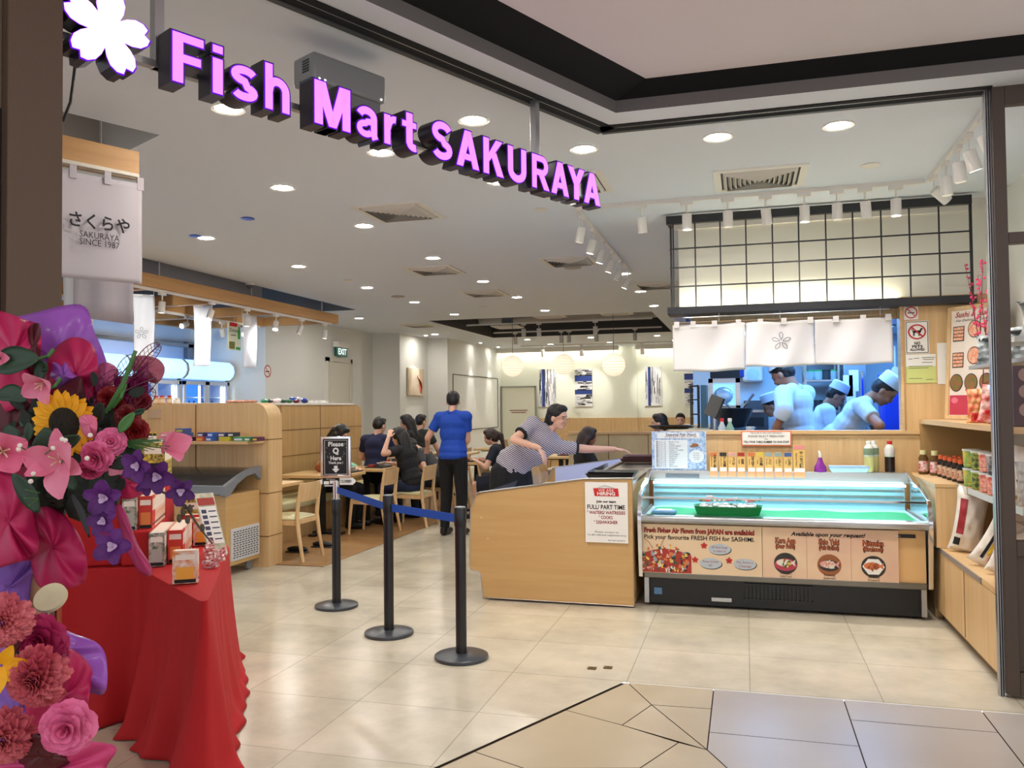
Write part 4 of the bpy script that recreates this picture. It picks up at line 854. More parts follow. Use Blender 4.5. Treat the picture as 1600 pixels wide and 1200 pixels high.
Wp = b1.x-a1.x; cx = (a1.x+b1.x)/2; m = frame((cx, FY-.003, (pz0+pz1)/2), (1, 0, 0)); mb = MB()
MB().b2((a1.x+.001, FY-.002, pz0-.03), (b1.x, FY+.021, pz1)).build('sheet', mat('poster_grade', (228, 200, 164), .55, var=(2.2, (216, 172, 152))), t, smooth=False)
mb = MB()
for u in (.335, .66): q = at(u, .5, .0006).translation; mb.b2((q.x-.001, q.y-.0004, pz0), (q.x+.001, q.y, pz1-.03))
mb.build('fold_line', mat('fold', (170, 130, 100), .7), t)
text([('Available upon your request!', at(.49, .88, .001), .04, Wp*.55, dict(shear=.3, off=.0012))], INK, t)
tt = []; ts = []
for u, l1, l2 in ((.175, 'Kara Age', '(Deep Fried)'), (.5, 'Shio Yaki', '(Salt Grilled)'), (.82, 'Nitsuke', '(Braised)')):
    for l, v, sz, wd in ((l1, .74, .055, .145), (l2, .63, .04, .14)): tt.append((l, at(u, v, .0018), sz, wd)); ts.append((l, at(u, v, .001), sz, wd, dict(off=.004)))
text(ts, OUTL, t, 'heading_outline'); text(tt, mat('heading_orange', (214, 110, 66), .6), t, 'heading')
for k, (u, nm, l1, l2) in enumerate(((.175, 'fried', 'Hoyari', '(Golden Thread)'), (.5, 'grilled', 'Renkodai', '(Seabream)'), (.82, 'braised', 'Akakata', '(Snapper)'))):
    q = at(u, .3, .0008); o = MB().ell(q.translation, (.082, 0, 0), (0, 0, .078)).build('dish_picture', [FC[5], FC[7], FC[5]][k], t, smooth=False); r0 = random.Random(k+20)
    mb = MB()
    if k == 0: mb.ell(q @ V((0, -.01, .0003)), (.078, 0, 0), (0, 0, .045))
    if k == 1: mb.ell(q @ V((0, -.005, .0003)), (.07, 0, 0), (0, 0, .04))
    if k == 2: mb.poly([q @ V((x, y, .0003)) for x, y in ((-.075, 0), (-.035, .055), (.035, .055), (.075, 0), (.035, -.055), (-.035, -.055))])
    mb.build('plate', [mat('plate_rose', (180, 60, 80), .5), FC[5], PAPER][k], o, smooth=False)
    mb = MB(); mb.ell(q @ V((-.01, .005, .0006)), (.055, 0, 0), (0, 0, .026)); mb.poly([q @ V((x, y, .0007)) for x, y in ((.035, .005), (.07, .03), (.062, 0), (.07, -.022))]); mb.build('fish', [FC[2], FC[8], FC[3]][k], o, smooth=False)
    wblob(q, 0, .003, 26, (.05, .03), [[FC[2], FC[7], FC[1], FC[6]], [FC[8], FC[2], FC[2], FC[3]], [FC[7], FC[3], FC[0]]][k], 'garnish', o, r0, .001)
    text([(l1, at(u, .105, .002), .026, .075), (l2, at(u, .045, .002), .022, .08)], INK, o)
# things standing on the case top
TZ0 = .991; TY = 7.19
t = thing('menu_board', 'blue edged menu board headed Seasonal Fish on the case top', 'menu board', (-.54, 7.16, TZ0))
q0, q1 = P('y', 7.16, 1019, 733), P('y', 7.16, 1103, 674); bw, bh = q1.x-q0.x, q1.z-TZ0
MB().b2((q0.x, 7.16, TZ0), (q1.x, 7.17, q1.z)).build('board', mat('board_blue', (120, 150, 205), .5, var=(38, (200, 214, 236))), t, smooth=False)
m = frame(((q0.x+q1.x)/2, 7.159, TZ0+bh/2), (1, 0, 0))
def at2(u, v, z=0): return m @ Matrix.Translation(((u-.5)*bw, (v-.5)*bh, z))
def rect(mb, A, u0, u1, v0, v1, z=.0004): mb.poly([A(u, v, z).translation for u, v in ((u0, v0), (u1, v0), (u1, v1), (u0, v1))])
mb = MB(); rect(mb, at2, .05, .66, .05, .78); rect(mb, at2, .1, .88, .82, .97); mb.ell(at2(.82, .36, .0004).translation, (bw*.14, 0, 0), (0, 0, bh*.17)); mb.build('white_panel', mat('panel_white', (222, 224, 232), .6), t, smooth=False)
NAVY = mat('navy_ink', (30, 34, 90), .7)
rr = random.Random(11); W1 = ['Bluefin Tuna', 'Salmon', 'Leather Jacket', 'Amberjack', 'Golden Threadfin', 'Yellowtail', 'Red Snapper', 'Sea Bream', 'Mackerel', 'Sardine', 'Scallop', 'Squid', 'Barracuda']
text([('Seasonal Fish (Nov)', at2(.54, .915, .001), .034, bw*.55, dict(off=.0006))], NAVY, t, 'heading'); text([('旬の魚を産地より直送しております', at2(.54, .855, .001), .016, bw*.6)], BRN, t, 'subheading')
text([('%s  -  %s' % ('鮪鮭鯵鰤鯛鯖鰯鱸鮃鰹鱒鮎鯉'[k]+'のさしみ', w_), at2(.08, .73-.052*k, .001), .017, None, dict(align='LEFT')) for k, w_ in enumerate(W1)]+[(s_, at2(.82, .44-.05*k, .001), .013, None) for k, s_ in enumerate(('To Fresh', 'Fish select', 'please ask', 'our staff'))], NAVY, t)
mb = MB(); mb.ball(at2(.8, .65, .001).translation, (.03, .001, .016), 8); mb.ball(at2(.74, .62, .001).translation, (.016, .001, .01), 8); mb.build('fish_picture', FC[7], t)
text([('WELCOME TO FISH MART SAKURAYA', frame((.17, 7.372, 1.3), (1, 0, 0)), .016, .26), ('PLEASE SELECT FRESH FISH', frame((.17, 7.372, 1.272), (1, 0, 0)), .025, .29), ('AND', frame((.17, 7.372, 1.248), (1, 0, 0)), .014, .03), ('TELL YOUR TABLE NUMBER TO OUR STAFF', frame((.17, 7.372, 1.224), (1, 0, 0)), .024, .37, dict(off=.0006))], INK, (t := thing('notice_sign', 'white notice with an orange border asking to select fresh fish, under the kitchen window', 'sign', (.17, 7.38, 1.19))))
MB().b2((-.035, 7.376, 1.19), (.376, 7.39, 1.318)).build('border', mat('border_orange', (226, 110, 60), .5), t); MB().b2((-.025, 7.374, 1.2), (.366, 7.377, 1.309)).build('face', PAPER, t)
CW = [('白子ポン酢', 'Shirako Ponzu'), ('さしみ盛', 'Sashimi Mori'), ('コーヤ', 'Goya'), ('赤貝', 'Akagai'), ('ほうぼう', 'Houbou'), ('穴子鮨', 'Anago'), ('うに', 'Uni Don'), ('いわし', 'Iwashi'), ('いなだ', 'Inada'), ('サーモン頭', 'Salmon Head')]
CE = [1109, 1124, 1138, 1152, 1168, 1181, 1195, 1210, 1225, 1240]
ORC = mat('card_orange', (236, 180, 104), .6); SALM = mat('card_base', (222, 150, 104), .5)
for k, (jp, en) in enumerate(CW):
    x0 = P('y', 7.14, CE[k], 720).x; big = k == 9; wd = .062 if not big else .088; hh = .165 if not big else .225
    t = thing('price_card', 'upright fish name card on the case edge, %s from the left' % ORD[k] if not big else 'taller pink topped Salmon Head card at the right end of the card row', 'card', (x0+wd/2, 7.14, .95)); t['group'] = 'fish name cards'
    MB().b2((x0, 7.138, .985), (x0+wd, 7.142, .985+hh)).build('card', ORC, t, smooth=False); MB().b2((x0, 7.136, .945), (x0+wd, 7.144, .988)).build('card_holder', SALM, t)
    MB().b2((x0+.004, 7.1365, .99), (x0+wd-.004, 7.138, 1.02)).build('price_label', PAPER, t, smooth=False)
    MB().b2((x0+.003, 7.1365, .985+hh-.035), (x0+wd-.003, 7.138, .982+hh)).build('photo', [FC[3], FC[5], FC[8], FC[0], FC[3], FC[6], FC[4], FC[4], mat('photo_blue', (70, 90, 150), .6), mat('pink_head', (232, 140, 140), .6)][k], t, smooth=False)
    text([('\n'.join(jp), frame((x0+wd*.68, 7.136, 1.07 if not big else 1.09), (1, 0, 0)), .026 if not big else .032, None, dict(ls=.82, off=.0006)), (en, frame((x0+wd*.25, 7.136, 1.07 if not big else 1.09), (0, 0, -1), (1, 0, 0)), .015 if not big else .02, None)], INK, t)
t = thing('spray_bottle', 'purple glass dispenser bottle with a white spout on the case top', 'bottle', (.585, TY, TZ0), world=False)
MB().lathe([(.048, 0), (.05, .01), (.046, .04), (.026, .075), (.018, .1), (.016, .115), (.001, .115)], n=20).build('bottle_body', mat('purple_glass', (130, 40, 140), .12), t); MB().tube([(0, 0, .115), (0, 0, .14), (-.006, 0, .16), (-.014, 0, .17)], [.012, .011, .008, .004], 10).build('spout', WHITE, t)
t = thing('stacked_trays', 'stack of pale blue plastic trays on the case top', 'tray stack', (.8, TY, TZ0), world=False)
for k in range(3): MB().rings([[(sx_*(.13+e), sy*(.04+e*.3), z) for sx_, sy in ((-1, -1), (1, -1), (1, 1), (-1, 1))] for z, e in ((.0+k*.009, 0), (.03+k*.009, .02), (.033+k*.009, .024))]).build('tray', mat('tray_pale', (176, 196, 222), .4), t, bev=.002)
def bigbottle(lb, x, y, capc, body, low, lab, h=.25):
    t = thing('sauce_bottle', lb, 'bottle', (x, y, TZ0), world=False); r_ = .038
    MB().lathe([(r_*.95, 0), (r_, .008), (r_*.97, h*.55), (r_, h*.62), (r_, h*.75), (r_*.8, h*.84), (.017, h*.9), (.016, h*.94), (.001, h*.94)], n=18).build('bottle_body', body, t)
    MB().lathe([(r_*1.01, .004), (r_*1.02, h*.5)], n=18, cap=False).build('contents', low, t); MB().lathe([(r_*1.04, h*.56), (r_*1.05, h*.58), (r_*1.05, h*.76), (r_*1.03, h*.77)], n=18, cap=False).build('label_band', lab, t)
    MB().lathe([(.019, h*.9), (.02, h), (.001, h)], n=16).build('cap', capc, t); return t
OILB = mat('oil', (206, 196, 130), .12); SOYB = mat('soy', (34, 20, 16), .15); PETC = mat('pet_clear', (214, 216, 206), .1)
bigbottle('tall clear oil bottle with a white cap, left of the pair on the case top', .955, TY, WHITE, PETC, OILB, mat('label_dark', (120, 136, 110), .5)); bigbottle('tall clear oil bottle with a white cap, behind its twin on the case top', 1.0, TY+.06, WHITE, PETC, OILB, MC['label_dark'])
bigbottle('dark soy sauce bottle with a red cap at the right end of the case top', 1.11, TY, RED, PETC, SOYB, mat('label_pale', (214, 200, 196), .5))
# ================================================================ WOODEN OPEN FREEZER ISLAND
t = thing('island_freezer', 'wood sided open island freezer left of the fish case', 'freezer', (-1.5, 7.7, 0))
prof = [(-.84, .015), (-.84, .99), (-1.21, .982), (-2.06, .862), (-2.095, .85), (-2.15, .72), (-2.163, .27), (-2.15, .235), (-2.085, .225), (-2.068, .2), (-2.05, .02)]
for y in (6.35, 9.05): MB().prism([(x, y, z) for x, z in prof], (0, .06, 0)).build('end_panel', CASEW, t, smooth=False)
mb = MB(); n = len(prof); c0 = V((-1.4, 0, .5))
for y in (6.348, 9.05):
    for i in range(n):
        a, b = prof[i], prof[(i+1) % n]; w_ = .012 if 1 <= i <= 3 else .006
        if b[0] == a[0] == -.84 or i == n-1: w_ = .004
        mb.tube([(a[0], y, a[1]), (b[0], y, b[1])], w_*.6, 6)
mb.build('edge_trim', ALU, t)
LIL = mat('liner_lilac', (206, 214, 244), .35); mb = MB()
mb.poly([(-2.06, 9.045, .858), (-1.25, 9.045, .975), (-1.25, 9.045, .5), (-2.06, 9.045, .5)]); mb.b2((-2.1, 6.41, .45), (-1.2, 9.05, .5)); mb.b2((-1.25, 6.41, .5), (-1.2, 9.05, .93)); mb.build('liner', LIL, t)
mb = MB(); mb.b2((-2.16, 6.41, .25), (-2.08, 9.05, .7)); mb.b2((-.88, 6.41, .03), (-.84, 9.05, .96)); mb.b2((-2.05, 6.41, .03), (-.88, 9.05, .44)); mb.build('outer_skirt', CASEW, t)
MB().poly([(-2.11, 6.41, .7), (-2.11, 9.05, .7), (-2.08, 9.05, .85), (-2.08, 6.41, .85)]).build('guard_glass', GLASS, t, smooth=False)
MB().b2((-1.22, 6.41, .935), (-.84, 9.05, .965)).build('steel_deck', mat('deck_steel', (160, 154, 146), .25, .9), t, bev=.003)
MB().b2((-1.23, 6.41, .968), (-1.2, 9.05, .98)).build('deck_rail', CHROME, t)
mb = MB()
for x, z in ((-2.02, .645), (-1.96, .545), (-1.19, .5)): c = P('y', 6.35, *((752, 809), (762, 842), (917, 850))[[-2.02, -1.96, -1.19].index(x)]); mb.lathe([(.011, 0), (.009, .004), (.001, .005)], c=c, axis=(0, -1, 0), n=14)
mb.build('screw_cap', mat('screw_cap', (220, 176, 122), .5), t)
MB().b2((-1.28, 6.9, .86), (-1.27, 7.9, 1.0)).build('glass_divider', GLASS, t, smooth=False)
t = thing('hiring_poster', 'white WE ARE HIRING poster taped to the island freezer end', 'poster', (-1.02, 6.345, .54))
h0, h1_ = P('y', 6.345, 914, 753), P('y', 6.345, 982, 849); MB().b2((h0.x, 6.338, h1_.z), (h1_.x, 6.342, h0.z)).build('sheet', PAPER, t, smooth=False)
Wp, Hp = h1_.x-h0.x, h0.z-h1_.z; m = frame(((h0.x+h1_.x)/2, 6.3365, (h0.z+h1_.z)/2), (1, 0, 0))
mb = MB(); mb.poly([at(u, v, .0004).translation for u, v in ((.23, .77), (.8, .77), (.78, .9), (.2, .9))]); mb.build('red_board', RED, t, smooth=False); mb = MB(); mb.tube([at(u, v, .0006).translation for u, v in ((.3, .9), (.47, .95), (.68, .9))], .0012, 4); mb.build('hanger_line', INK, t)
text([('WE ARE', at(.5, .865, .001), .026, Wp*.36), ('HIRING', at(.5, .81, .001), .036, Wp*.42, dict(off=.001))], PAPER, t, 'white_lettering')
text([('Join our team', at(.5, .68, .001), .026, Wp*.46, dict(off=.0008)), ('FULL/ PART TIME', at(.49, .585, .001), .048, Wp*.88, dict(off=.0008)), ('Please contact us', at(.5, .175, .001), .016, Wp*.55), ('Tel: 6873 1098/ Email: hr@sakuraya.com.sg', at(.5, .125, .001), .016, Wp*.9), ('FISH MART SAKURAYA', at(.73, .04, .001), .014, Wp*.4)], INK, t)
text([('* WAITERS/ WAITRESSES', at(.49, .495, .001), .034, Wp*.9, dict(off=.0006)), ('* COOKS', at(.48, .415, .001), .034, Wp*.33, dict(off=.0006)), ('* DISHWASHER', at(.48, .335, .001), .034, Wp*.56, dict(off=.0006))], mat('dark_red_ink', (150, 30, 34), .6), t, 'red_lettering')
def tray(lb, c, w_, d_, rz=0, m_=BLK2):
    t = thing('serving_tray', lb, 'tray', c, rz, world=False)
    MB().rings([[(sx_*(w_/2+e), sy*(d_/2+e), z) for sx_, sy in ((-1, -1), (1, -1), (1, 1), (-1, 1))] for z, e in ((0, -.02), (.03, 0), (.033, .004), (.033, -.004), (.006, -.025))]).build('tray_body', m_, t, bev=.003); return t
for k in range(3): tray('black serving tray, %s of the stack on the near end of the island freezer' % ('bottom', 'middle', 'top')[k], (-1.03, 6.55, .982+k*.0), .38, .26) if k == 0 else None
tray('black serving tray stacked inside another on the near end of the island freezer', (-1.02, 6.555, .995), .37, .25)
for k in range(3): tray('reddish brown serving tray, %s of the stack at the hand of the leaning woman' % ('lowest', 'middle one', 'topmost')[k], (-.98+.01*k, 8.4, .982+.014*k), .46, .34, .1*k, mat('tray_brown', (120, 84, 84), .35))
# ================================================================ KITCHEN
KY = 7.4
def wallp(mb, x0, x1, z0, z1, y0=KY, y1=KY+.1): mb.b2((x0, y0, z0), (x1, y1, z1))
kx0, kx1 = -.62, 1.25; kz0, kz1 = 1.32, 2.32
mb = MB(); wallp(mb, kx0, 2.0, 0, kz0); wallp(mb, kx1, 2.0, kz0, 2.42); struct('wall_kitchen_front', mb, OAK, smooth=False)
mb = MB(); mb.b2((kx0-.03, KY-.02, kz0-.03), (kx1+.13, KY+.14, kz0)); mb.b2((kx0, KY-.005, kz0-.06), (kx1+.13, KY, kz0-.03)); mb.b2((kx1-.01, KY-.02, kz0), (kx1+.01, KY+.12, 2.35)); struct('trim_7', mb, OAKH, smooth=False)
mb = MB(); mb.b2((-.55, 7.52, 2.4), (2.0, 7.6, H)); mb.b2((-.55, 7.6, 2.4), (-.5, 10.6, H)); struct('wall_lightbox', mb, mat('lightbox_white', (238, 236, 222), .7), smooth=False)
t = thing('metal_grid_canopy', 'black framed metal grid canopy above the kitchen window', 'canopy', (.6, 7.4, 2.35))
gx = [-.578, -.391, -.179, .034, .25, .461, .675, .885, 1.101, 1.313, 1.531, 1.75]; GY = 7.3
MB().b2((-.635, GY-.02, 3.13), (1.77, GY+.03, 3.2)).build('top_beam', BLK2, t); MB().b2((-.635, GY-.02, 2.335), (1.79, KY+.12, 2.4)).build('bottom_beam', BLK2, t, bev=.003)
mb = MB(); mb.b2((-.635, GY, 3.15), (-.6, KY+.15, 3.2)); mb.b2((1.75, GY-.01, 2.4), (1.77, GY+.01, 3.13)); mb.build('side_beam', BLK2, t)
mb = MB()
for x in gx[:-1]: mb.b2((x-.006, GY-.004, 2.4), (x+.006, GY+.004, 3.14))
for z in (2.911, 2.745, 2.578): mb.b2((-.6, GY-.008, z-.006), (1.75, GY, z+.006))
for y in (7.34, 7.4, 7.46): mb.b2((-.61, y-.004, 2.4), (-.602, y+.004, 3.14))
for z in (2.911, 2.745, 2.578): mb.b2((-.612, GY, z-.004), (-.604, 7.5, z+.004))
mb.build('grid_bar', BLK2, t)
MB().b2((-.5, 7.44, 2.402), (1.74, 7.49, 2.41)).build('light_strip', em('warm_strip', (255, 246, 215), 9), t)
mb = MB(); mb.b2((-.6, 7.49, H-.1), (1.9, 7.52, H)); struct('trim_8', mb, WHITE)
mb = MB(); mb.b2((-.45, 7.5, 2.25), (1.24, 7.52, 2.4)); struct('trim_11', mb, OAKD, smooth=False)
# noren curtain
t = thing('noren_curtain', 'white three panel noren curtain with a blossom outline over the kitchen window', 'curtain', (.3, 7.32, 1.86))
NC = cloth('noren', (232, 226, 224), tr=.25, bump=(5, .3)); edges = [(-.596, .012), (.014, .57), (.572, 1.17)]
nz = 2.245
for k, (x0, x1) in enumerate(edges):
    zb = (1.842, 1.868, 1.872)[k]
    def fn(u, v, x0=x0, x1=x1, zb=zb, k=k):
        x = x0+(x1-x0)*u; s_ = math.sin(u*PI)
        return V((x, 7.31+(.012*math.sin(u*11+k*2+v*3)+.02*s_*math.sin(v*2.5+u*5)*v), nz-(nz-zb)*v-.008*s_*v+.004*math.sin(u*9)))
    MB().grid(fn, 28, 16).build('cloth_panel', NC, t, sol=.003)
for x in (-.56, -.42, -.24, -.04, .14, .33, .54, .74, .95, 1.14): MB().b2((x-.022, 7.297, nz-.025), (x+.022, 7.325, nz+.028)).build('hanging_loop', NC, t)
MB().cyl((-.6, 7.31, nz+.015), (1.19, 7.31, nz+.022), .008, n=10).build('bamboo_rod', mat('bamboo', (120, 96, 70), .5), t)
MB().cyl((-.5, 7.3, nz+.06), (1.15, 7.3, nz+.07), .005, n=8).build('steel_rod', ALU, t)
mb = MB(); 
for x in (-.2, .3, 1.08): mb.cyl((x, 7.3, nz+.02), (x, 7.3, 2.34), .003, n=6)
mb.build('rod_hook', ALU, t)
mb = MB(); fcx, fcz = .305, 2.075
for k in range(5):
    a0_ = PI/2+2*PI*k/5; pts = []
    for d, q in ((0, .012), (-.5, .035), (-.42, .058), (-.2, .07), (0, .078), (.2, .07), (.42, .058), (.5, .035), (0, .012)): pts.append((fcx+math.cos(a0_+d*.62)*q, 7.278+.004, fcz+math.sin(a0_+d*.62)*q))
    mb.tube(pts, .0022, 5)
mb.build('blossom_print', INK, t)
# kitchen room
mb = MB(); mb.b2((-.62, 10.6, 0), (2.0, 10.7, 2.42)); struct('wall_kitchen_rear', mb, mat('kitchen_wall', (200, 222, 236), .4), smooth=False)
mb = MB(); mb.b2((-.62, 7.5, 2.36), (2.0, 10.6, 2.4)); struct('ceiling_kitchen', mb, mat('kitchen_ceiling', (200, 210, 220), .6), smooth=False)
mb = MB(); mb.b2((-.62, 7.5, 0), (-.5, 10.6, 1.28)); struct('wall_kitchen_side', mb, OAK, smooth=False)
mb = MB(); mb.b2((-.72, 7.48, 1.28), (-.3, 10.6, 1.31)); struct('trim_9', mb, OAKH, smooth=False)
BL = em('kitchen_panel', (120, 184, 255), 10)
for k, (x, y) in enumerate(((.2, 8.1), (1.2, 8.1), (.2, 9.6), (1.2, 9.6))):
    t = thing('kitchen_light', 'bluish ceiling light panel inside the kitchen, %s' % ('front left', 'front right', 'rear left', 'rear right')[k], 'ceiling light', (x, y, 2.36)); MB().b2((x-.3, y-.3, 2.345), (x+.3, y+.3, 2.36)).build('diffuser', BL, t); 
    mb = MB(); mb.b2((x-.32, y-.32, 2.34), (x+.32, y-.3, 2.36)); mb.b2((x-.32, y+.3, 2.34), (x+.32, y+.32, 2.36)); mb.b2((x-.32, y-.32, 2.34), (x-.3, y+.32, 2.36)); mb.b2((x+.3, y-.32, 2.34), (x+.32, y+.32, 2.36)); mb.build('frame', ALU, t)
tag(MB().b2((-.3, 7.55, 1.12), (1.95, 8.0, 1.16)).build('worktop', STEEL), 'steel worktop behind the kitchen window', 'worktop')
tag(MB().b2((-.28, 7.57, 0), (1.93, 7.98, 1.115)).build('kitchen_cabinet', mat('cab_steel', (150, 156, 160), .35, .8)), 'steel cabinet under the kitchen worktop', 'cabinet')
def kb(nm, lb, cat, c, d, m_, bev=.006, rz=0):
    t = thing(nm, lb, cat, (c[0], c[1], c[2]-d[2]/2), rz, world=False); return t
def KP(px, py, y): return P('y', y, px, py)
# monitor arm, rice cooker, tall shelf etc
t = thing('food_warmer', 'steel framed glass food warmer lit inside, left in the kitchen', 'food warmer', KP(1132, 640, 9.0))
a, b = KP(1107, 592, 9.0), KP(1157, 640, 9.0); mb = MB(); e = .045
for q in ((a.x, b.z, b.x, b.z+e), (a.x, a.z-e, b.x, a.z), (a.x, b.z, a.x+e, a.z), (b.x-e, b.z, b.x, a.z)): mb.b2((q[0], 8.95, q[1]), (q[2], 9.0, q[3]))
mb.build('door_frame', STEEL, t); MB().b2((a.x+.01, 9.0, b.z-.4), (b.x-.01, 9.5, a.z-.01)).build('body', mat('warmer_in', (120, 130, 140), .4), t); MB().b2((a.x+e, 8.97, b.z+e), (b.x-e, 8.98, a.z-e)).build('pane', mat('lit_pane', (150, 200, 230), .2, emit=(140, 200, 240), es=.5), t)
mb = MB(); c = KP(1130, 618, 8.94); mb.ball(c, (.1, .02, .09), 14); mb.build('steel_bowl', mat('bowl_shine', (180, 210, 230), .2, .5), t); MB().b2((a.x+.02, 8.93, a.z+.005), (b.x, 9.1, a.z+.1)).build('control_box', BLACK, t)
t = thing('serving_tray', 'black oval tray on the left kitchen counter', 'tray', (-.66, 7.75, 1.325), 0, world=False); MB().lathe([(.001, 0), (.12, 0), (.17, .03), (.176, .033), (.17, .036), (.12, .008), (.001, .008)], n=28, cap=False).build('tray_body', BLK2, t); t.scale = (1.25, .8, 1)
for k, (px, c_, cc) in enumerate(((1129, (200, 214, 226), (200, 40, 50)), (1141, (150, 190, 170), (230, 230, 230)))):
    p_ = KP(px, 668, 7.8); t = thing('sauce_bottle', ('small clear bottle with a red cap behind the kitchen window' if k == 0 else 'small bottle with a white cap behind the kitchen window'), 'bottle', (p_.x, 7.62, 1.165), world=False)
    MB().lathe([(.035, 0), (.037, .02), (.037, .17), (.016, .215), (.016, .235), (.001, .235)], n=14).build('bottle_body', mat('kb%d' % k, c_, .2), t); MB().lathe([(.018, .23), (.018, .26), (.001, .26)], n=12).build('cap', mat('kc%d' % k, cc, .4), t); MB().lathe([(.0385, .06), (.0385, .15)], n=14, cap=False).build('label_band', PAPER, t)
t = thing('point_of_sale_screen', 'dark tilted touch screen on a post behind the kitchen counter', 'screen', (KP(1113, 655, 7.9).x, 7.9, 1.16))
c = KP(1116, 635, 7.85); mb = MB(); mb.box(None, (.02, .26, .2), M=Matrix.Translation(c) @ Matrix.Rotation(.4, 4, 'Y') @ Matrix.Rotation(.5, 4, 'Z')); mb.build('screen_body', BLK2, t, bev=.004); MB().cyl((c.x, 7.9, 1.165), (c.x, 7.9, c.z), .02, n=12).build('post', STEEL, t); MB().box((c.x, 7.9, 1.172), (.14, .14, .02)).build('foot', BLK2, t, bev=.004)
t = thing('sauce_pot', 'dark hanging ladle pot with handles in the kitchen', 'pot', KP(1148, 645, 8.4)); c = KP(1145, 648, 8.4); MB().lathe([(.001, -.12), (.12, -.12), (.2, .06), (.205, .065), (.19, .06), (.11, -.1), (.001, -.1)], c=c, n=24, cap=False).build('pot_body', mat('pot_steel', (70, 76, 84), .3, .6), t)
MB().tube([c+V((.1, 0, .07)), c+V((.2, 0, .2))], .012, 8).build('handle', STEEL, t); MB().tube([c+V((-.02, 0, .07)), c+V((-.12, 0, .16))], .01, 8).build('ladle', STEEL, t)
tag(MB().b2((c.x-.22, 8.2, 0), (c.x+.22, 8.7, c.z-.125)).build('range', mat('range_dark', (60, 66, 74), .4, .5), bev=.01), 'dark cooking range under the pot in the kitchen', 'cooker')
t = thing('paper_cup_stack', 'pale plastic tub standing on the kitchen worktop', 'tub', (KP(1172, 660, 7.75).x, 7.75, 1.165), world=False); MB().lathe([(.05, 0), (.035, .17), (.001, .17)], n=18).build('tub_body', mat('tub', (196, 214, 230), .4), t); MB().lathe([(.037, .17), (.037, .18), (.001, .18)], n=18).build('lid', WHITE, t)
t = thing('wall_fan', 'white round wall fitting with a blue part high in the kitchen', 'wall fitting', KP(1174, 585, 10.5)); c = KP(1176, 583, 10.5); MB().box(c, (.24, .2, .22)).build('body', WHITE, t, bev=.03); MB().lathe([(.07, 0), (.075, .01), (.001, .02)], c=c+V((.0, -.1, -.02)), axis=(0, -1, 0), n=20).build('dial', mat('dial', (190, 214, 236), .4), t); MB().box(c+V((-.16, -.02, .02)), (.12, .16, .14)).build('motor', mat('motor_blue', (20, 50, 150), .4), t, bev=.01)
t = thing('bread_oven', 'dark steel oven with a shelf against the kitchen rear wall', 'oven', KP(1180, 670, 10.3)); a, b = KP(1162, 626, 10.2), KP(1194, 672, 10.2); MB().b2((a.x, 10.2, 0), (b.x+.05, 10.58, a.z)).build('body', mat('oven', (84, 92, 100), .3, .6), t); mb = MB(); mb.b2((a.x+.03, 10.18, b.z+.05), (b.x, 10.2, a.z-.2)); mb.build('door', BLACK, t); MB().b2((a.x+.03, 10.15, a.z-.14), (b.x, 10.18, a.z-.11)).build('handle', STEEL, t)
t = thing('steel_fridge', 'tall steel kitchen fridge with papers on its door', 'fridge', KP(1345, 660, 9.6)); a, b = KP(1318, 575, 9.95), KP(1356, 672, 9.95); MB().b2((a.x, 9.95, 0), (b.x, 10.55, 2.2)).build('body', mat('fridge_steel', (150, 165, 180), .3, .7), t, bev=.01)
mb = MB()
for k, (px, py) in enumerate(((1325, 600), (1334, 592), (1330, 625))): c = KP(px, py, 9.94); mb.b2((c.x-.05, 9.938, c.z-.14), (c.x+.05, 9.945, c.z+.1))
mb.build('paper_sheet', PAPER, t); MB().b2((b.x-.06, 9.91, 1.4), (b.x-.04, 9.95, 1.9)).build('handle', CHROME, t)
t = thing('wire_rack', 'rack of dark pans and green lidded tubs in the kitchen middle', 'rack', KP(1275, 660, 10.2)); a, b = KP(1258, 570, 10.1), KP(1312, 670, 10.1); mb = MB()
for x in (a.x, b.x):
    for y in (10.1, 10.5): mb.b2((x-.012, y-.012, 0), (x+.012, y+.012, 2.3))
mb.build('upright', STEEL, t); mb = MB()
for z in (1.1, 1.45, 1.8, 2.1): mb.b2((a.x, 10.1, z), (b.x, 10.5, z+.02))
mb.build('shelf', STEEL, t)
r = random.Random(8)
for k, (z, x) in enumerate([(z, x) for z in (1.47, 1.82, 2.12) for x in (.13, .4, .67, .9)]):
    c = V((a.x+(b.x-a.x)*x, 10.22, z+.001)); g = r.random() < .3; t = thing('storage_tub', '%s on the kitchen rack, %s shelf, %s from the left' % ('green lidded tub' if g else 'dark pan', {1.47: 'lower', 1.82: 'middle', 2.12: 'top'}[z], ORD[(.13, .4, .67, .9).index(x)]), 'tub', c, world=False)
    MB().lathe([(.05, 0), (.065, .1), (.001, .1)], n=12).build('body', mat('tub_clear', (180, 205, 210), .3) if g else DARK, t); MB().lathe([(.067, .1), (.067, .115), (.001, .115)], n=12).build('lid', mat('lid_green', (60, 180, 90), .4) if g else BLK2, t)
tag(MB().b2((1.32, 8.9, 0), (1.8, 9.2, 1.85)).build('blue_bin', mat('bin_blue', (20, 60, 200), .4), bev=.02), 'tall bright blue bin at the right of the kitchen', 'bin')
t = thing('hanging_rag', 'white plastic bag hanging at the right of the kitchen', 'bag', KP(1400, 590, 8.9)); c = KP(1399, 588, 8.9); mb = MB(); mb.ball(c, (.05, .04, .1), 12); mb.tube([c+V((0, 0, .08)), c+V((0, 0, .3))], .01, 6); mb.build('bag_body', WHITE, t)
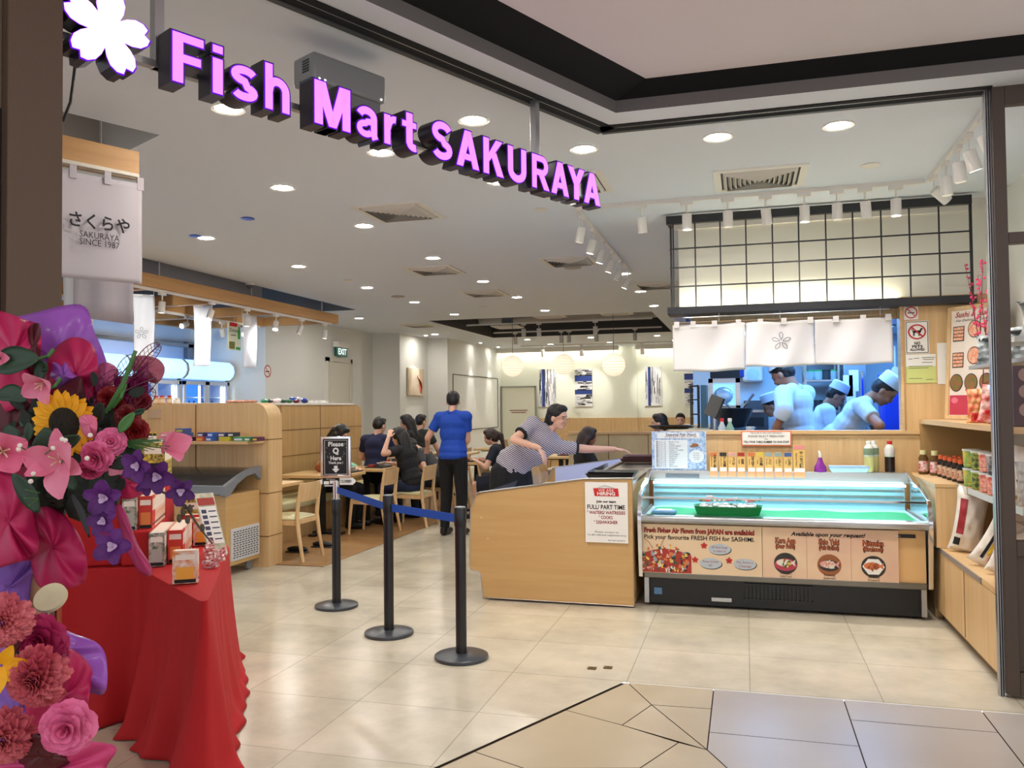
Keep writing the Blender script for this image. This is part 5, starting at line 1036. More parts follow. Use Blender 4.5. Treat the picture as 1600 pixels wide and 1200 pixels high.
# counter rack at the left opening
t = thing('utensil_rack', 'black wire rack on the left kitchen counter', 'rack', (-.62, 8.6, 1.31)); mb = MB(); x0 = KP(1080, 640, 8.6).x; x1 = KP(1091, 640, 8.6).x
for x in (x0, x1):
    for y in (8.55, 8.8): mb.tube([(x, y, 1.31), (x, y, 1.75)], .007, 6)
for z in (1.45, 1.6, 1.74): mb.tube([(x0, 8.55, z), (x1, 8.55, z), (x1, 8.8, z), (x0, 8.8, z), (x0, 8.55, z)], .006, 6)
mb.build('wire_frame', BLACK, t); 
MB().b2((x1+.02, 8.7, 1.31), (x1+.08, 9.0, 1.75)).build('side_board', mat('teal_board', (70, 100, 104), .4), t)
t = thing('cloth_curtain', 'short blue lit curtain at the left side of the kitchen', 'curtain', (-.45, 8.2, 2.0)); MB().grid(lambda u, v: V((-.5+.03*math.sin(u*20), 7.6+2.0*u, 2.33-(.36-.12*u)*v)), 40, 4).build('cloth', cloth('blue_cloth', (150, 170, 220), tr=.4), t, sol=.003)
# signs on the wall right of the window
SY = KY-.006
def sheet_sign(lb, px0, py0, px1, py1, name='wall_notice'):
    a, b = P('y', SY, px0, py0), P('y', SY, px1, py1); t = thing(name, lb, 'sign', ((a.x+b.x)/2, SY, b.z)); MB().b2((a.x, SY, b.z), (b.x, SY+.005, a.z)).build('sheet', PAPER, t, smooth=False); return t, a, b
t, a, b = sheet_sign('square no smoking sign, topmost right of the kitchen window', 1412, 478, 1435, 499, 'no_smoking_sign'); nosmoke('', frame(V(((a.x+b.x)/2, SY-.002, (a.z+b.z)/2)), (1, 0, 0)), .048, t)
t, a, b = sheet_sign('white NO PETS ALLOWED sign right of the kitchen window', 1414, 502, 1452, 552, 'no_pets_sign'); cx, cz = (a.x+b.x)/2, a.z-.09; m = frame((cx, SY-.001, cz), (1, 0, 0))
mb = MB(); 
for q in ((a.x+.006, b.z+.006, b.x-.006, b.z+.01), (a.x+.006, a.z-.01, b.x-.006, a.z-.006), (a.x+.006, b.z+.006, a.x+.01, a.z-.006), (b.x-.01, b.z+.006, b.x-.006, a.z-.006)): mb.b2((q[0], SY-.002, q[1]), (q[2], SY, q[3]))
mb.build('black_border', INK, t); MB().ringf((cx, SY-.002, cz), (.068, 0, 0), (0, 0, .062), .82).build('red_ring', RED, t); mb = MB(); mb.box(None, (.11, .011, .001), M=m @ Matrix.Translation((0, 0, .004)) @ Matrix.Rotation(-.75, 4, 'Z')); mb.build('red_bar', RED, t)
mb = MB(); mb.poly([m @ V((x, y, .002)) for x, y in ((-.035, .008), (.02, .012), (.028, .028), (.036, .032), (.046, .022), (.036, .016), (.028, -.006), (.012, -.008), (-.03, -.006))])
for x in (-.03, -.022, .01, .018): mb.poly([m @ V((x+dx, y, .002)) for dx, y in ((0, -.002), (.006, -.002), (.004, -.034), (-.001, -.034))])
mb.poly([m @ V((x, y, .002)) for x, y in ((-.033, .008), (-.045, .022), (-.041, .024), (-.028, .01))]); mb.build('dog_symbol', INK, t)
text([('NO', frame((cx, SY-.002, cz-.095), (1, 0, 0)), .034, .045, dict(off=.001)), ('PETS', frame((cx, SY-.002, cz-.122), (1, 0, 0)), .03, .08, dict(off=.001)), ('ALLOWED', frame((cx, SY-.002, cz-.147), (1, 0, 0)), .026, .11, dict(off=.001))], INK, t)
t, a, b = sheet_sign('pale green printed notice under the no pets sign', 1415, 554, 1463, 598); MB().b2((a.x, SY-.001, b.z), (b.x, SY, b.z+.135)).build('green_area', mat('notice_green', (200, 208, 130), .7), t, smooth=False)
mb = MB()
for x0, x1, z in ((.12, .22, -.03), (.13, .21, -.045), (.02, .05, -.04), (.06, .1, -.035), (.02, .2, -.1), (.02, .17, -.115), (.12, .2, -.07), (.02, .12, -.2), (.15, .2, -.21)): mb.b2((a.x+x0, SY-.002, a.z+z), (a.x+x1, SY, a.z+z+.004))
mb.build('print_line', mat('print_grey', (90, 96, 70), .7), t, smooth=False)
t, a, b = sheet_sign('plain white sheet half behind the leaning menu board', 1464, 536, 1490, 600); mb = MB()
for k in range(8): mb.b2((a.x+.06, SY-.002, a.z-.1-.018*k), (a.x+.11, SY, a.z-.096-.018*k))
mb.build('print_line', mat('print_soft', (130, 130, 130), .7), t, smooth=False)
# ================================================================ RIGHT SHELVES
t = thing('shelf_counter', 'long oak base cabinet with a grey edged shelf along the right wall', 'cabinet', (1.6, 5.8, 0))
MB().b2((1.34, 5.0, 0), (1.98, 6.58, .07)).build('plinth', mat('plinth', (120, 100, 74), .6), t); MB().b2((1.3, 4.97, .07), (1.98, 6.6, .49)).build('body', OAK, t)
mb = MB(); mb.b2((1.297, 5.75, .08), (1.3, 5.756, .49)); mb.build('door_gap', MC['seam'], t); MB().b2((1.3, 4.97, .495), (1.98, 6.6, .53)).build('top_board', OAKH, t); MB().b2((1.292, 5.35, .497), (1.3, 6.59, .53)).build('price_rail', mat('rail_grey', (150, 142, 134), .4, .3), t)
t = thing('display_ledge', 'oak ledge between the fish case and the right wall', 'ledge', (1.6, 6.9, 0))
mb = MB(); mb.b2((1.275, 6.38, .532), (1.43, 7.39, .955)); mb.b2((1.3, 6.605, 0), (1.98, 7.39, .955)); mb.build('ledge_block', OAK, t); MB().b2((1.27, 6.375, .955), (1.98, 7.39, .977)).build('ledge_top', OAKH, t)
t = thing('wall_shelf', 'middle pale shelf with a white price rail on the right wall', 'shelf', (1.7, 5.7, .95)); MB().b2((1.42, 4.97, .955), (1.98, 6.37, .977)).build('board', OAKH, t); MB().b2((1.412, 4.97, .94), (1.42, 6.37, .98)).build('price_rail', mat('rail_white', (196, 194, 188), .4), t)
mb = MB(); mb.b2((1.405, 6.1, .93), (1.41, 6.16, .985)); mb.b2((1.405, 6.25, .93), (1.41, 6.31, .985)); mb.build('price_tag', mat('tag_clear', (214, 206, 186), .3), t)
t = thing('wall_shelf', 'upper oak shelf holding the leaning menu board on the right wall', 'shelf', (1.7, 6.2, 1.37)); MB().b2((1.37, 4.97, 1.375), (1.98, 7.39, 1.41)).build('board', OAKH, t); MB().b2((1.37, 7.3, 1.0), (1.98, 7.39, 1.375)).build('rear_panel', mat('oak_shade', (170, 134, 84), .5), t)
t = thing('wall_shelf', 'short grey shelf with black snack packs near the right shopfront', 'shelf', (1.75, 5.6, 1.76)); MB().b2((1.52, 4.97, 1.775), (1.98, 6.45, 1.8)).build('board', mat('shelf_grey', (150, 148, 146), .45), t)
def jar(lb, x, y, z, r_, h, body, capc, labc, capr=.8, neck=True, grp=None, nm='jar', cat='jar'):
    t = thing(nm, lb, cat, (x, y, z), world=False, group=grp)
    MB().lathe([(r_*.95, 0), (r_, .006), (r_, h*.68), (r_*(.62 if neck else 1), h*.82), (r_*(.62 if neck else 1), h*.86), (.001, h*.86)], n=16).build('body', body, t); MB().lathe([(r_*capr, h*.82), (r_*capr, h), (.001, h)], n=16).build('cap', capc, t); MB().lathe([(r_*1.02, h*.12), (r_*1.03, h*.14), (r_*1.03, h*.54), (r_*1.02, h*.56)], n=16, cap=False).build('label_band', labc, t)
    return t
HON = mat('honey', (96, 66, 30), .15); YEL = mat('cap_yellow', (216, 206, 150), .5); SAU = mat('sauce_dark', (30, 20, 18), .15); ORG = mat('cap_orange', (212, 92, 44), .45); LBL = mat('label_tan', (214, 196, 160), .6, var=(60, (170, 80, 60)))
WLB = mat('label_white', (226, 216, 206), .6, var=(50, (190, 60, 60)))
jar('brown honey jar with a cream lid, nearest the kitchen wall', 1.36, 7.22, .978, .036, .19, HON, YEL, WLB, .7); jar('brown honey jar with a cream lid, second from the kitchen wall', 1.42, 7.1, .978, .036, .19, HON, YEL, WLB, .7)
for k in range(5):
    jar('dark sauce bottle with an orange cap, %s of the front row on the ledge' % ORD[k], 1.44+.004*k, 6.98-.135*k, .978, .03, .165, SAU, ORG, LBL, .72, grp='orange capped sauces', nm='sauce_bottle', cat='bottle')
    jar('dark sauce bottle with an orange cap, %s of the back row on the ledge' % ORD[k], 1.53+.004*k, 6.93-.135*k, .978, .03, .165, SAU, ORG, LBL, .72, grp='orange capped sauces', nm='sauce_bottle', cat='bottle')
CUPC = [mat('cup_green', (110, 170, 90), .5, var=(30, (220, 190, 70))), mat('cup_lime', (190, 200, 70), .5, var=(40, (50, 70, 40))), mat('cup_red', (214, 90, 80), .5, var=(45, (240, 180, 160))), mat('cup_black', (40, 40, 44), .4, var=(30, (180, 170, 170)))]
LIDW = mat('lid_clear', (214, 216, 214), .3)
CN = ('green', 'lime', 'red', 'black and white')
for k, (y, ci) in enumerate(((6.24, 0), (6.03, 1), (5.84, 2), (5.67, 3))):
    for lv in range(2):
        c_ = ci if lv else (0, 1, 2, 2)[k]; t = thing('instant_cup', '%s tub, %s of the tub row, %s layer, on the middle right shelf' % (CN[c_], ORD[k], 'upper' if lv else 'lower'), 'tub', (1.475+.0*k, y, .978+lv*.128), world=False)
        MB().lathe([(.045, 0), (.05, .005), (.055, .112), (.001, .112)], n=18).build('tub_body', CUPC[c_], t); MB().lathe([(.058, .11), (.058, .122), (.001, .124)], n=18).build('lid', LIDW, t); MB().lathe([(.046, 0), (.0515, .03)], n=18, cap=False).build('base_band', BLACK, t)
def pack(nm, lb, cat, c, w_, h, d_, m_, tilt=0, rz=0, stripe=None, lean=0):
    """soft pillow pack"""
    t = thing(nm, lb, cat, c, rz, world=False); r = random.Random(int(abs(c[0]*977+c[1]*631)*10)); ph = [r.uniform(0, 6) for _ in range(4)]
    T = Matrix.Rotation(tilt, 4, 'Y') @ Matrix.Rotation(lean, 4, 'X')
    def f(u, v, s_):
        e = (math.sin(PI*u)*math.sin(PI*min(1, max(0, v))))**.45; x = (u-.5)*w_*(1-.12*math.sin(PI*v)+.1*(abs(2*v-1))**6); z = v*h
        return T @ V((x, s_*d_/2*e+.006*math.sin(u*17+ph[0])*math.sin(v*13+ph[1])+.004*math.sin(v*31+ph[2]), z))
    mb = MB(); mb.grid(lambda u, v: f(u, v, -1), 14, 18); mb.grid(lambda u, v: f(u, v, 1), 14, 18); mb.build('bag_body', m_, t)
    if stripe:
        mb = MB()
        for (u0, u1, v0, v1, mi) in stripe: mb.mi = mi; mb.grid(lambda u, v: f(u0+(u1-u0)*u, v0+(v1-v0)*v, -1)+T.to_3x3() @ V((0, -.003, 0)), 4, 10)
        mb.build('print', [RED, INK, mat('print_yellow', (226, 190, 40), .5), mat('print_crimson', (150, 34, 40), .5)], t)
    return t
RICE = mat('bag_rice', (224, 216, 204), .35, bump=(12, .5)); CLEARB = mat('bag_silver', (190, 186, 180), .25, .2, bump=(16, .9))
def gp(px, py, z): return P('z', z, px, py)
c = P('z', .531, 1492, 862); pack('rice_bag', 'tall cream rice bag with a crimson stripe on the lowest right shelf', 'rice bag', (c.x+.06, c.y-.0, .533), .2, .44, .17, RICE, tilt=.16, rz=-.25, stripe=[(.12, .36, .28, .82, 3), (.1, .3, .1, .22, 1)])
c = P('z', .531, 1532, 884); pack('rice_bag', 'cream bag with yellow and red print leaning beside the shutter guide', 'rice bag', (c.x-.0, c.y, .533), .16, .34, .1, RICE, tilt=.5, rz=-.3, stripe=[(.3, .42, .15, .9, 1), (.46, .58, .25, .6, 2), (.62, .8, .15, .4, 0)])
c = P('z', .531, 1550, 896); pack('rice_bag', 'cream bag with red print lowest and nearest on the right shelf', 'rice bag', (c.x+.02, c.y-.03, .533), .14, .25, .1, RICE, tilt=.35, rz=-.3, stripe=[(.2, .6, .3, .8, 0)])
for k in range(4): pack('rice_bag', 'flat cream rice bag lying in the pile behind the leaning bags, %s from the bottom' % ORD[k], 'rice bag', (1.62-.02*k, 5.95+.02*k, .58+.06*k), .3, .34, .1, [RICE, CLEARB][k % 2], tilt=1.45, rz=-.4+.2*k, stripe=[(.3, .6, .3, .7, 0)])
c = P('x', 1.5, 1545, 780); pack('rice_bag', 'plump pale bag lying at the near end of the middle right shelf', 'rice bag', (1.56, 5.42, .98), .24, .3, .16, mat('bag_pale', (216, 212, 204), .35, bump=(10, .4)), tilt=.12, rz=-1.1, stripe=[(.5, .56, .3, .4, 1)])
# upper shelf goods
pack('snack_pack', 'pale orange noodle pack on the upper right shelf', 'snack pack', (1.44, 5.95, 1.412), .11, .22, .05, mat('pk_peach', (232, 190, 130), .4, var=(20, (220, 90, 70))), rz=-.1, stripe=[(.2, .8, .05, .3, 0)])
pack('snack_pack', 'glossy red snack pack on the upper right shelf', 'snack pack', (1.45, 5.72, 1.412), .13, .24, .06, mat('pk_red', (206, 30, 36), .3, var=(18, (240, 220, 210))), tilt=.15, rz=-.2)
pack('snack_pack', 'dark green snack pack beside the red one on the upper right shelf', 'snack pack', (1.49, 5.5, 1.412), .1, .23, .05, mat('pk_green', (24, 110, 60), .3, var=(20, (160, 30, 60))), rz=-.1)
jar('white plastic tub with a blue cap on the upper right shelf', 1.5, 5.3, 1.412, .05, .24, mat('tub_milky', (206, 210, 210), .4), mat('cap_blue2', (60, 100, 180), .4), mat('tub_band', (216, 218, 216), .4), .95, False)
for k in range(3): pack('seaweed_pack', 'black and white seaweed pack on the short grey shelf, %s from the kitchen' % ORD[k], 'snack pack', (1.62, 6.25-.3*k, 1.802), .24, .2, .05, mat('pk_black', (50, 58, 58), .25, var=(9, (190, 196, 196))), rz=-.9, stripe=[(.1, .9, .8, .9, 1)])
# leaning framed board
bl_, br_ = P('z', 1.412, 1472, 656), None
A0 = V((1.53, 7.33, 1.412)); A1 = V((1.9, 6.86, 1.412)); tiltv = V((.03, .04, .95)); q = P('x', 1.6, 1486, 478)
dd = (A1-A0).normalized(); nn = dd.cross(V((0, 0, 1))); t = thing('menu_board', 'timber framed Sushi and Sashimi menu board leaning at the right end of the kitchen wall', 'menu board', (A0.x, A0.y, 1.412))
Wb, Hb = .5, .9; mB = frame(A0+V((.02, .0, 0)), dd, V((.05, .05, .96)).normalized()); 
def bbx(x0, x1, y0, y1, z0, z1, mb=None): mb = mb or MB(); mb.box(None, (x1-x0, y1-y0, z1-z0), M=mB @ Matrix.Translation(((x0+x1)/2, (y0+y1)/2, (z0+z1)/2))); return mb
mb = bbx(0, .03, 0, Hb, -.02, .01); bbx(Wb-.03, Wb, 0, Hb, -.02, .01, mb); bbx(.03, Wb-.03, 0, .03, -.02, .01, mb); bbx(.03, Wb-.03, Hb-.03, Hb, -.02, .01, mb); mb.build('board_frame', CHAIRW, t)
bbx(.03, Wb-.03, .03, Hb-.03, -.015, -.002).build('poster_sheet', mat('menu_pink', (240, 226, 214), .5), t); bbx(.035, Wb-.035, .035, .19, -.002, 0).build('red_footer', mat('footer_red', (196, 60, 84), .5), t)
mb = MB(); SU = [mat('sushi_orange', (230, 130, 90), .5, var=(60, (240, 200, 170))), mat('sushi_plate', (50, 40, 40), .5), mat('sushi_mix', (170, 90, 60), .5, var=(70, (90, 120, 60)))]
for x, y, sh in ((.1, .68, 0), (.24, .71, 1), (.38, .71, 1), (.1, .47, 0), (.24, .5, 1), (.38, .5, 1), (.09, .29, 1), (.22, .29, 1), (.35, .29, 1)):
    c = mB @ V((x, y, .001)); ux = mB.to_3x3() @ V((1, 0, 0)); uy = mB.to_3x3() @ V((0, 1, 0))
    if sh: mb.mi = 1; mb.ell(c, ux*.058, uy*.07); mb.mi = 0 if y > .4 else 2; mb.ell(c+mB.to_3x3() @ V((0, 0, .001)), ux*.052, uy*.063)
    else:
        mb.mi = 1; mb.poly([c-ux*.05-uy*.06, c+ux*.05-uy*.06, c+ux*.05+uy*.06, c-ux*.05+uy*.06]); mb.mi = 0; c = c+mB.to_3x3() @ V((0, 0, .001)); 
        for j in range(4): mb.poly([c-ux*.044-uy*(.052-.028*j), c+ux*.044-uy*(.052-.028*j), c+ux*.044-uy*(.03-.028*j), c-ux*.044-uy*(.03-.028*j)])
mb.build('dish_pictures', SU, t, smooth=False)
def bt_(x, y): return mB @ Matrix.Translation((x, y, .001))
text([('Sushi & Sashimi', bt_(.25, .83), .06, .38, dict(shear=.3, off=.001))], mat('script_red', (176, 60, 70), .6), t, 'heading'); text([('For Delivery / Takeaway', bt_(.24, .785), .028, .34, dict(shear=.3))], INK, t, 'subheading')
MB().ell(bt_(.08, .15).translation, mB.to_3x3() @ V((.03, 0, 0)), mB.to_3x3() @ V((0, .024, 0))).build('footer_badge', mat('badge_pink', (226, 120, 140), .5), t)
# blossom twigs
t = thing('blossom_branch', 'twigs of pink plum blossom above the leaning menu board', 'blossom branch', (1.75, 6.6, 1.8)); mb = MB(); mp_ = MB(); r = random.Random(4)
for px, py, qx, qy in ((1530, 540, 1508, 412), (1532, 520, 1535, 405), (1534, 560, 1516, 440), (1545, 560, 1527, 430), (1536, 600, 1545, 455)):
    a, b = P('x', 1.72, px, py), P('x', 1.66, qx, qy); pts = [a+(b-a)*k/6+V((0, r.uniform(-.02, .02), 0)) for k in range(7)]; mb.tube(pts, [.004-.0004*k for k in range(7)], 5)
    for k in range(22): p = a+(b-a)*r.uniform(.1, 1); mp_.ball(p+V((r.uniform(-.015, .015), r.uniform(-.02, .02), r.uniform(-.01, .01))), r.uniform(.006, .011), 6)
mb.tube([P('x', 1.72, 1532, 530), (1.74, 6.6, 1.75)], .005, 5); mb.tube([P('x', 1.72, 1536, 600), (1.74, 6.6, 1.72)], .005, 5)
mb.build('twig', mat('twig_brown', (120, 60, 60), .7), t); mp_.build('blossom', mat('plum_pink', (226, 60, 110), .6), t)
jar('slim dark vase holding the plum blossom twigs', 1.74, 6.6, 1.412, .04, .32, mat('vase_dark', (60, 54, 52), .3), mat('vase_rim', (70, 60, 56), .3), mat('vase_band', (80, 70, 64), .4), .7, nm='vase', cat='vase')
# goods seen through the right glass
for k, (px, py) in enumerate(((1588, 540),)): pack('seaweed_pack', 'large white printed pack on the top shelf behind the right glass', 'snack pack', (1.62, 5.12, 1.902), .3, .2, .08, mat('pk_white', (210, 214, 210), .3, var=(7, (60, 64, 64))), rz=-.2)
tag(MB().b2((1.4, 4.99, 1.87), (1.98, 5.4, 1.9)).build('shelf_board', MC['rail_white']), 'white shelf behind the right glass under the large pack', 'shelf')
for k in range(3):
    c = (1.46+.13*k, 5.08, 1.412); t = thing('tea_box', 'tall dark maroon box with a bowl picture behind the right glass, %s from the post' % ORD[k], 'box', c, world=False); MB().b2((-.06, -.05, 0), (.06, .05, .33)).build('carton', mat('maroon', (66, 26, 30), .4), t, bev=.002); mb = MB(); 
    for z in (.09, .19, .28): mb.lathe([(.001, .0), (.035, .0), (.037, .003)], c=(0, -.051, z), axis=(0, -1, 0), n=16)
    mb.build('bowl_picture', mat('bowl_pic', (150, 120, 110), .5), t)
for k in range(3): pack('noodle_pack', 'clear noodle pack standing behind the right glass, %s from the post' % ORD[k], 'snack pack', (1.47+.1*k, 5.1, .979), .1, .24, .05, CLEARB, rz=.1*k)
pack('rice_bag', 'crimson striped rice bag behind the right glass', 'rice bag', (1.6, 5.08, .533), .26, .3, .14, RICE, tilt=.3, rz=-.2, stripe=[(.3, .8, .2, .7, 3), (.1, .3, .3, .6, 1)])
# ================================================================ QUEUE STANDS
STB = mat('stand_black', (26, 27, 30), .3); BASEC = mat('stand_base', (62, 66, 72), .3)
def stand(lb, c, h=.93, sil=False):
    t = thing('queue_stand', lb, 'queue stand', c, world=False)
    MB().lathe([(.165, 0), (.168, .008), (.166, .02), (.16, .024), (.04, .034), (.03, .034)], n=44, cap=False).build('base', BASEC, t)
    MB().cyl((0, 0, .02), (0, 0, h-.04), .034 if not sil else .03, n=24).build('pole', STB, t); MB().lathe([(.036, h-.12), (.038, h-.11), (.038, h-.01), (.034, h), (.001, h)], n=24).build('pole_cap', STB, t)
    MB().lathe([(.036, h-.004), (.03, h+.002), (.001, h+.002)], n=24).build('top_disc', mat('disc_pale', (150, 152, 154), .3), t); return t
st1 = V((-3.098, 5.869, 0)); st2 = V((-2.372, 5.244, 0)); st3 = V((-1.713, 4.858, 0))
stand('black queue stand nearest the camera, right end of the blue belt', st3); stand('black queue stand in the middle of the blue belt', st2, .95)
t = stand('black queue stand carrying the Please Q Here sign frame, left end of the blue belt', st1, .84)
MB().cyl((0, 0, .82), (0, 0, .98), .026, n=20).build('chrome_sleeve', CHROME, t)
mb = MB(); d23 = (st3-st2).normalized(); mb.box(tuple(d23*.035+V((0, 0, .87))), (.03, .05, .14), math.atan2(d23.y, d23.x)); 
def belt(lb, a, b, za, zb, off=.04):
    d = (b-a).normalized(); p, q = a+d*off, b-d*off; n_ = V((-d.y, d.x, 0))*.001
    t = MB().prism([p+n_+V((0, 0, za)), q+n_+V((0, 0, zb)), q-n_+V((0, 0, zb)), p-n_+V((0, 0, za))], (0, 0, .052)).build('queue_belt', BLUEB, smooth=False); tag(t, lb, 'belt')
belt('blue belt from the sign stand to the middle queue stand', st1, st2, .885, .84, .03); belt('blue belt from the middle to the nearest queue stand', st2, st3, .84, .83)
mb.bm.free()
# sign frame on the first stand
sf = frame(st1+V((0, -.0, 1.17)), V((math.cos(.25), math.sin(.25), 0))); t = thing('queue_sign', 'chrome framed black Please Q Here sign on the left queue stand', 'sign', st1+V((0, 0, .98)))
def sbx(mb, x0, x1, y0, y1, z0, z1): mb.box(None, (x1-x0, y1-y0, z1-z0), M=sf @ Matrix.Translation(((x0+x1)/2, (y0+y1)/2, (z0+z1)/2)))
w2, h2 = .118, .155; mb = MB(); sbx(mb, -w2, -w2+.018, -h2, h2, -.012, .012); sbx(mb, w2-.018, w2, -h2, h2, -.012, .012); sbx(mb, -w2, w2, h2-.014, h2+.004, -.014, .014); sbx(mb, -w2, w2, -h2-.004, -h2+.012, -.014, .014); mb.build('chrome_frame', CHROME, t, bev=.002)
mb = MB(); sbx(mb, -w2+.018, w2-.018, -h2+.01, h2-.012, -.006, .004); mb.build('black_face', BLACK, t); mb = MB()
for q in ((-.09, .09, .128, .131), (-.09, .09, -.138, -.135), (-.09, -.087, -.138, .131), (.087, .09, -.138, .131)): sbx(mb, q[0], q[1], q[2], q[3], .004, .005)
mb.poly([sf @ V((x, y, .006)) for x, y in ((-.014, -.07), (.014, -.07), (.014, -.095), (.03, -.095), (0, -.125), (-.03, -.095), (-.014, -.095))]); r = random.Random(2)
for k in range(16): x, y = r.choice((-1, 1))*r.uniform(.045, .08), r.uniform(-.03, .12); mb.ball(sf @ V((x, y, .005)), (.002, .001, .003), 5)
mb.build('white_marks', mat('sign_white', (214, 214, 214), .6), t)
text([('Please', sf @ Matrix.Translation((0, .098, .006)), .05, .12, dict(off=.0015)), ('Q', sf @ Matrix.Translation((0, .045, .006)), .062, .05, dict(off=.003)), ('Here', sf @ Matrix.Translation((0, -.012, .006)), .046, .085, dict(off=.0015)), ('Thank you !', sf @ Matrix.Translation((0, -.047, .006)), .026, .115, dict(off=.0008))], MC['sign_white'], t)
t = thing('card_sign', 'black card payment notice with a white CLOSED tag under the queue sign', 'sign', st1+V((0, 0, .94))); mb = MB(); sbx(mb, -.105, .025, -.235, -.165, -.002, .006); mb.build('black_card', BLACK, t)
mb = MB(); sbx(mb, .03, .135, -.22, -.165, -.002, .004); mb.poly([sf @ V((.135+.02*math.cos(a), -.192+.02*math.sin(a), .002)) for a in [PI*k/8-PI/2 for k in range(9)]]); mb.poly([sf @ V((-.105-.022*math.cos(a), -.195+.02*math.sin(a), .002)) for a in [PI*k/8-PI/2 for k in range(9)]]); mb.build('white_tag', PAPER, t, smooth=False)
mb = MB(); sbx(mb, -.095, -.055, -.215, -.19, .006, .007); sbx(mb, -.048, .015, -.21, -.185, .006, .007); sbx(mb, -.09, .01, -.23, -.222, .006, .007); mb.build('card_logos', PAPER, t, smooth=False)
text([('CLOSED', sf @ Matrix.Translation((.08, -.193, .006)), .026, .085, dict(off=.0008))], INK, t); text([('We Welcome', sf @ Matrix.Translation((-.04, -.175, .007)), .014, .07)], PAPER, t, 'small_lettering')
# ================================================================ CHEST FREEZER + shelf goods
t = thing('chest_freezer', 'oak clad chest freezer with a grey curved glass lid before the oak partition', 'freezer', (-5.2, 6.9, 0))
FX = -4.6; MB().b2((-6.3, 6.6, .1), (FX, 7.14, .76)).build('body', CASEW, t, bev=.004)
lp = [(6.55, .76), (6.56, .845), (6.62, .865), (6.8, .93), (6.95, .975), (7.05, .99), (7.14, .99), (7.14, .86), (7.1, .885), (7.04, .93), (6.9, .91), (6.75, .85), (6.68, .79), (6.63, .755), (6.58, .745)]
mb = MB()
for x0, x1 in ((FX-.03, FX+.015), (-6.32, -6.28)): mb.prism([(x0, y, z) for y, z in lp], (x1-x0, 0, 0))
mb.prism([(-6.3, y, z) for y, z in ((6.55, .77), (6.56, .845), (6.6, .85), (6.6, .77))], (6.3+FX, 0, 0)); mb.build('lid_rim', mat('rim_grey', (124, 128, 134), .35), t, ang=30)
MB().grid(lambda u, v: V((-6.29+(6.25+FX)*u, 6.6+.5*v, .85+.13*math.sin(v*1.5)**1.0)), 6, 10).build('lid_glass', mat('lid_dark', (52, 54, 56), .12), t)
MB().b2((-5.7, 6.62, .885), (-5.3, 6.9, .9)).build('lid_handle', MC['rim_grey'], t, bev=.006)
MB().b2((FX, 6.66, .14), (FX+.012, 7.12, .44)).build('vent_frame', mat('vent_white', (206, 206, 208), .4), t, bev=.003)
mb = MB()
for k in range(12):
    for j in range(9): mb.b2((FX+.011, 6.69+j*.046+(k % 2)*.01, .165+k*.0215), (FX+.0135, 6.72+j*.046+(k % 2)*.01, .175+k*.0215))
mb.build('vent_slots', DARK, t)
for y in (6.7, 7.05): MB().cyl((FX-.08, y, .05), (FX-.05, y, .05), .05, n=16).build('caster', GREYM, t)
SHC = [((232, 120, 150), 'pink'), ((70, 90, 150), 'blue and white'), ((230, 230, 230), 'white'), ((40, 44, 60), 'dark'), ((214, 90, 60), 'orange red'), ((40, 100, 190), 'blue'), ((60, 60, 110), 'navy'), ((200, 190, 50), 'yellow'), ((60, 150, 90), 'green'), ((50, 130, 80), 'dark green'), ((90, 40, 70), 'maroon')]
xs = [-5.63, -5.5, -5.37, -5.27, -5.17, -5.06, -4.95, -4.85, -4.75, -4.66, -4.6]
k = 0
for i, (px, w_, z, ci) in enumerate([(262, 18, 0, 0), (262, 16, 1, 0), (288, 20, 0, 1), (288, 20, 1, 1), (288, 18, 2, 1), (287, 12, 0, 2), (302, 10, 0, 3), (319, 14, 0, 4), (333, 12, 0, 5), (333, 11, 1, 5), (318, 12, 1, 6), (351, 14, 1, 6), (365, 12, 1, 3), (357, 18, 0, 7), (379, 20, 0, 8), (393, 12, 0, 9), (405, 11, 0, 10)]):
    x = P('y', 6.95, px, 680).x; ww = w_/1288*7.6; c_, n_ = SHC[ci]; t = thing('product_box', '%s small carton, %s from the left on the partition shelf%s' % (n_, ORD[i], ('', ', one up', ', at the top')[z]), 'box', (x, 6.93+.02*(z % 2), 1.246+z*.042), rnd.uniform(-.06, .06), group='cartons on the partition shelf', world=False)
    MB().b2((-ww/2, -.05, 0), (ww/2, .06, .04)).build('carton', mat('cb_'+n_.replace(' ', '_'), c_, .5), t, bev=.0015); MB().b2((-ww*.38, -.0515, .008), (ww*.3, -.05, .026)).build('label_patch', mat('patch_%d' % (ci % 3), [(230, 226, 220), (210, 190, 60), (220, 220, 240)][ci % 3], .6), t)
for k, px in enumerate((233, 240, 247)):
    x = P('y', 7.0, px, 680).x; jar('small dark bottle with a yellow cap at the left end of the partition shelf, %s' % ORD[k], x, 6.95, 1.246, .018, .09, BLACK, mat('cap_yel', (220, 190, 50), .4), PAPER)
for k, px in enumerate((244, 253.5, 265)): x = P('y', 7.28, px, 620).x; jar('small amber jar with a red lid on the oak partition, %s from the left' % ORD[k], x, 7.28, 1.616, .03, .085, mat('amber', (206, 160, 110), .2), RED, mat('lab_cream', (226, 206, 180), .5), .75)
x = P('y', 7.28, 276, 620).x; jar('white tub beside the red lidded jars on the oak partition', x, 7.28, 1.616, .035, .06, WHITE, WHITE, PAPER, .8)
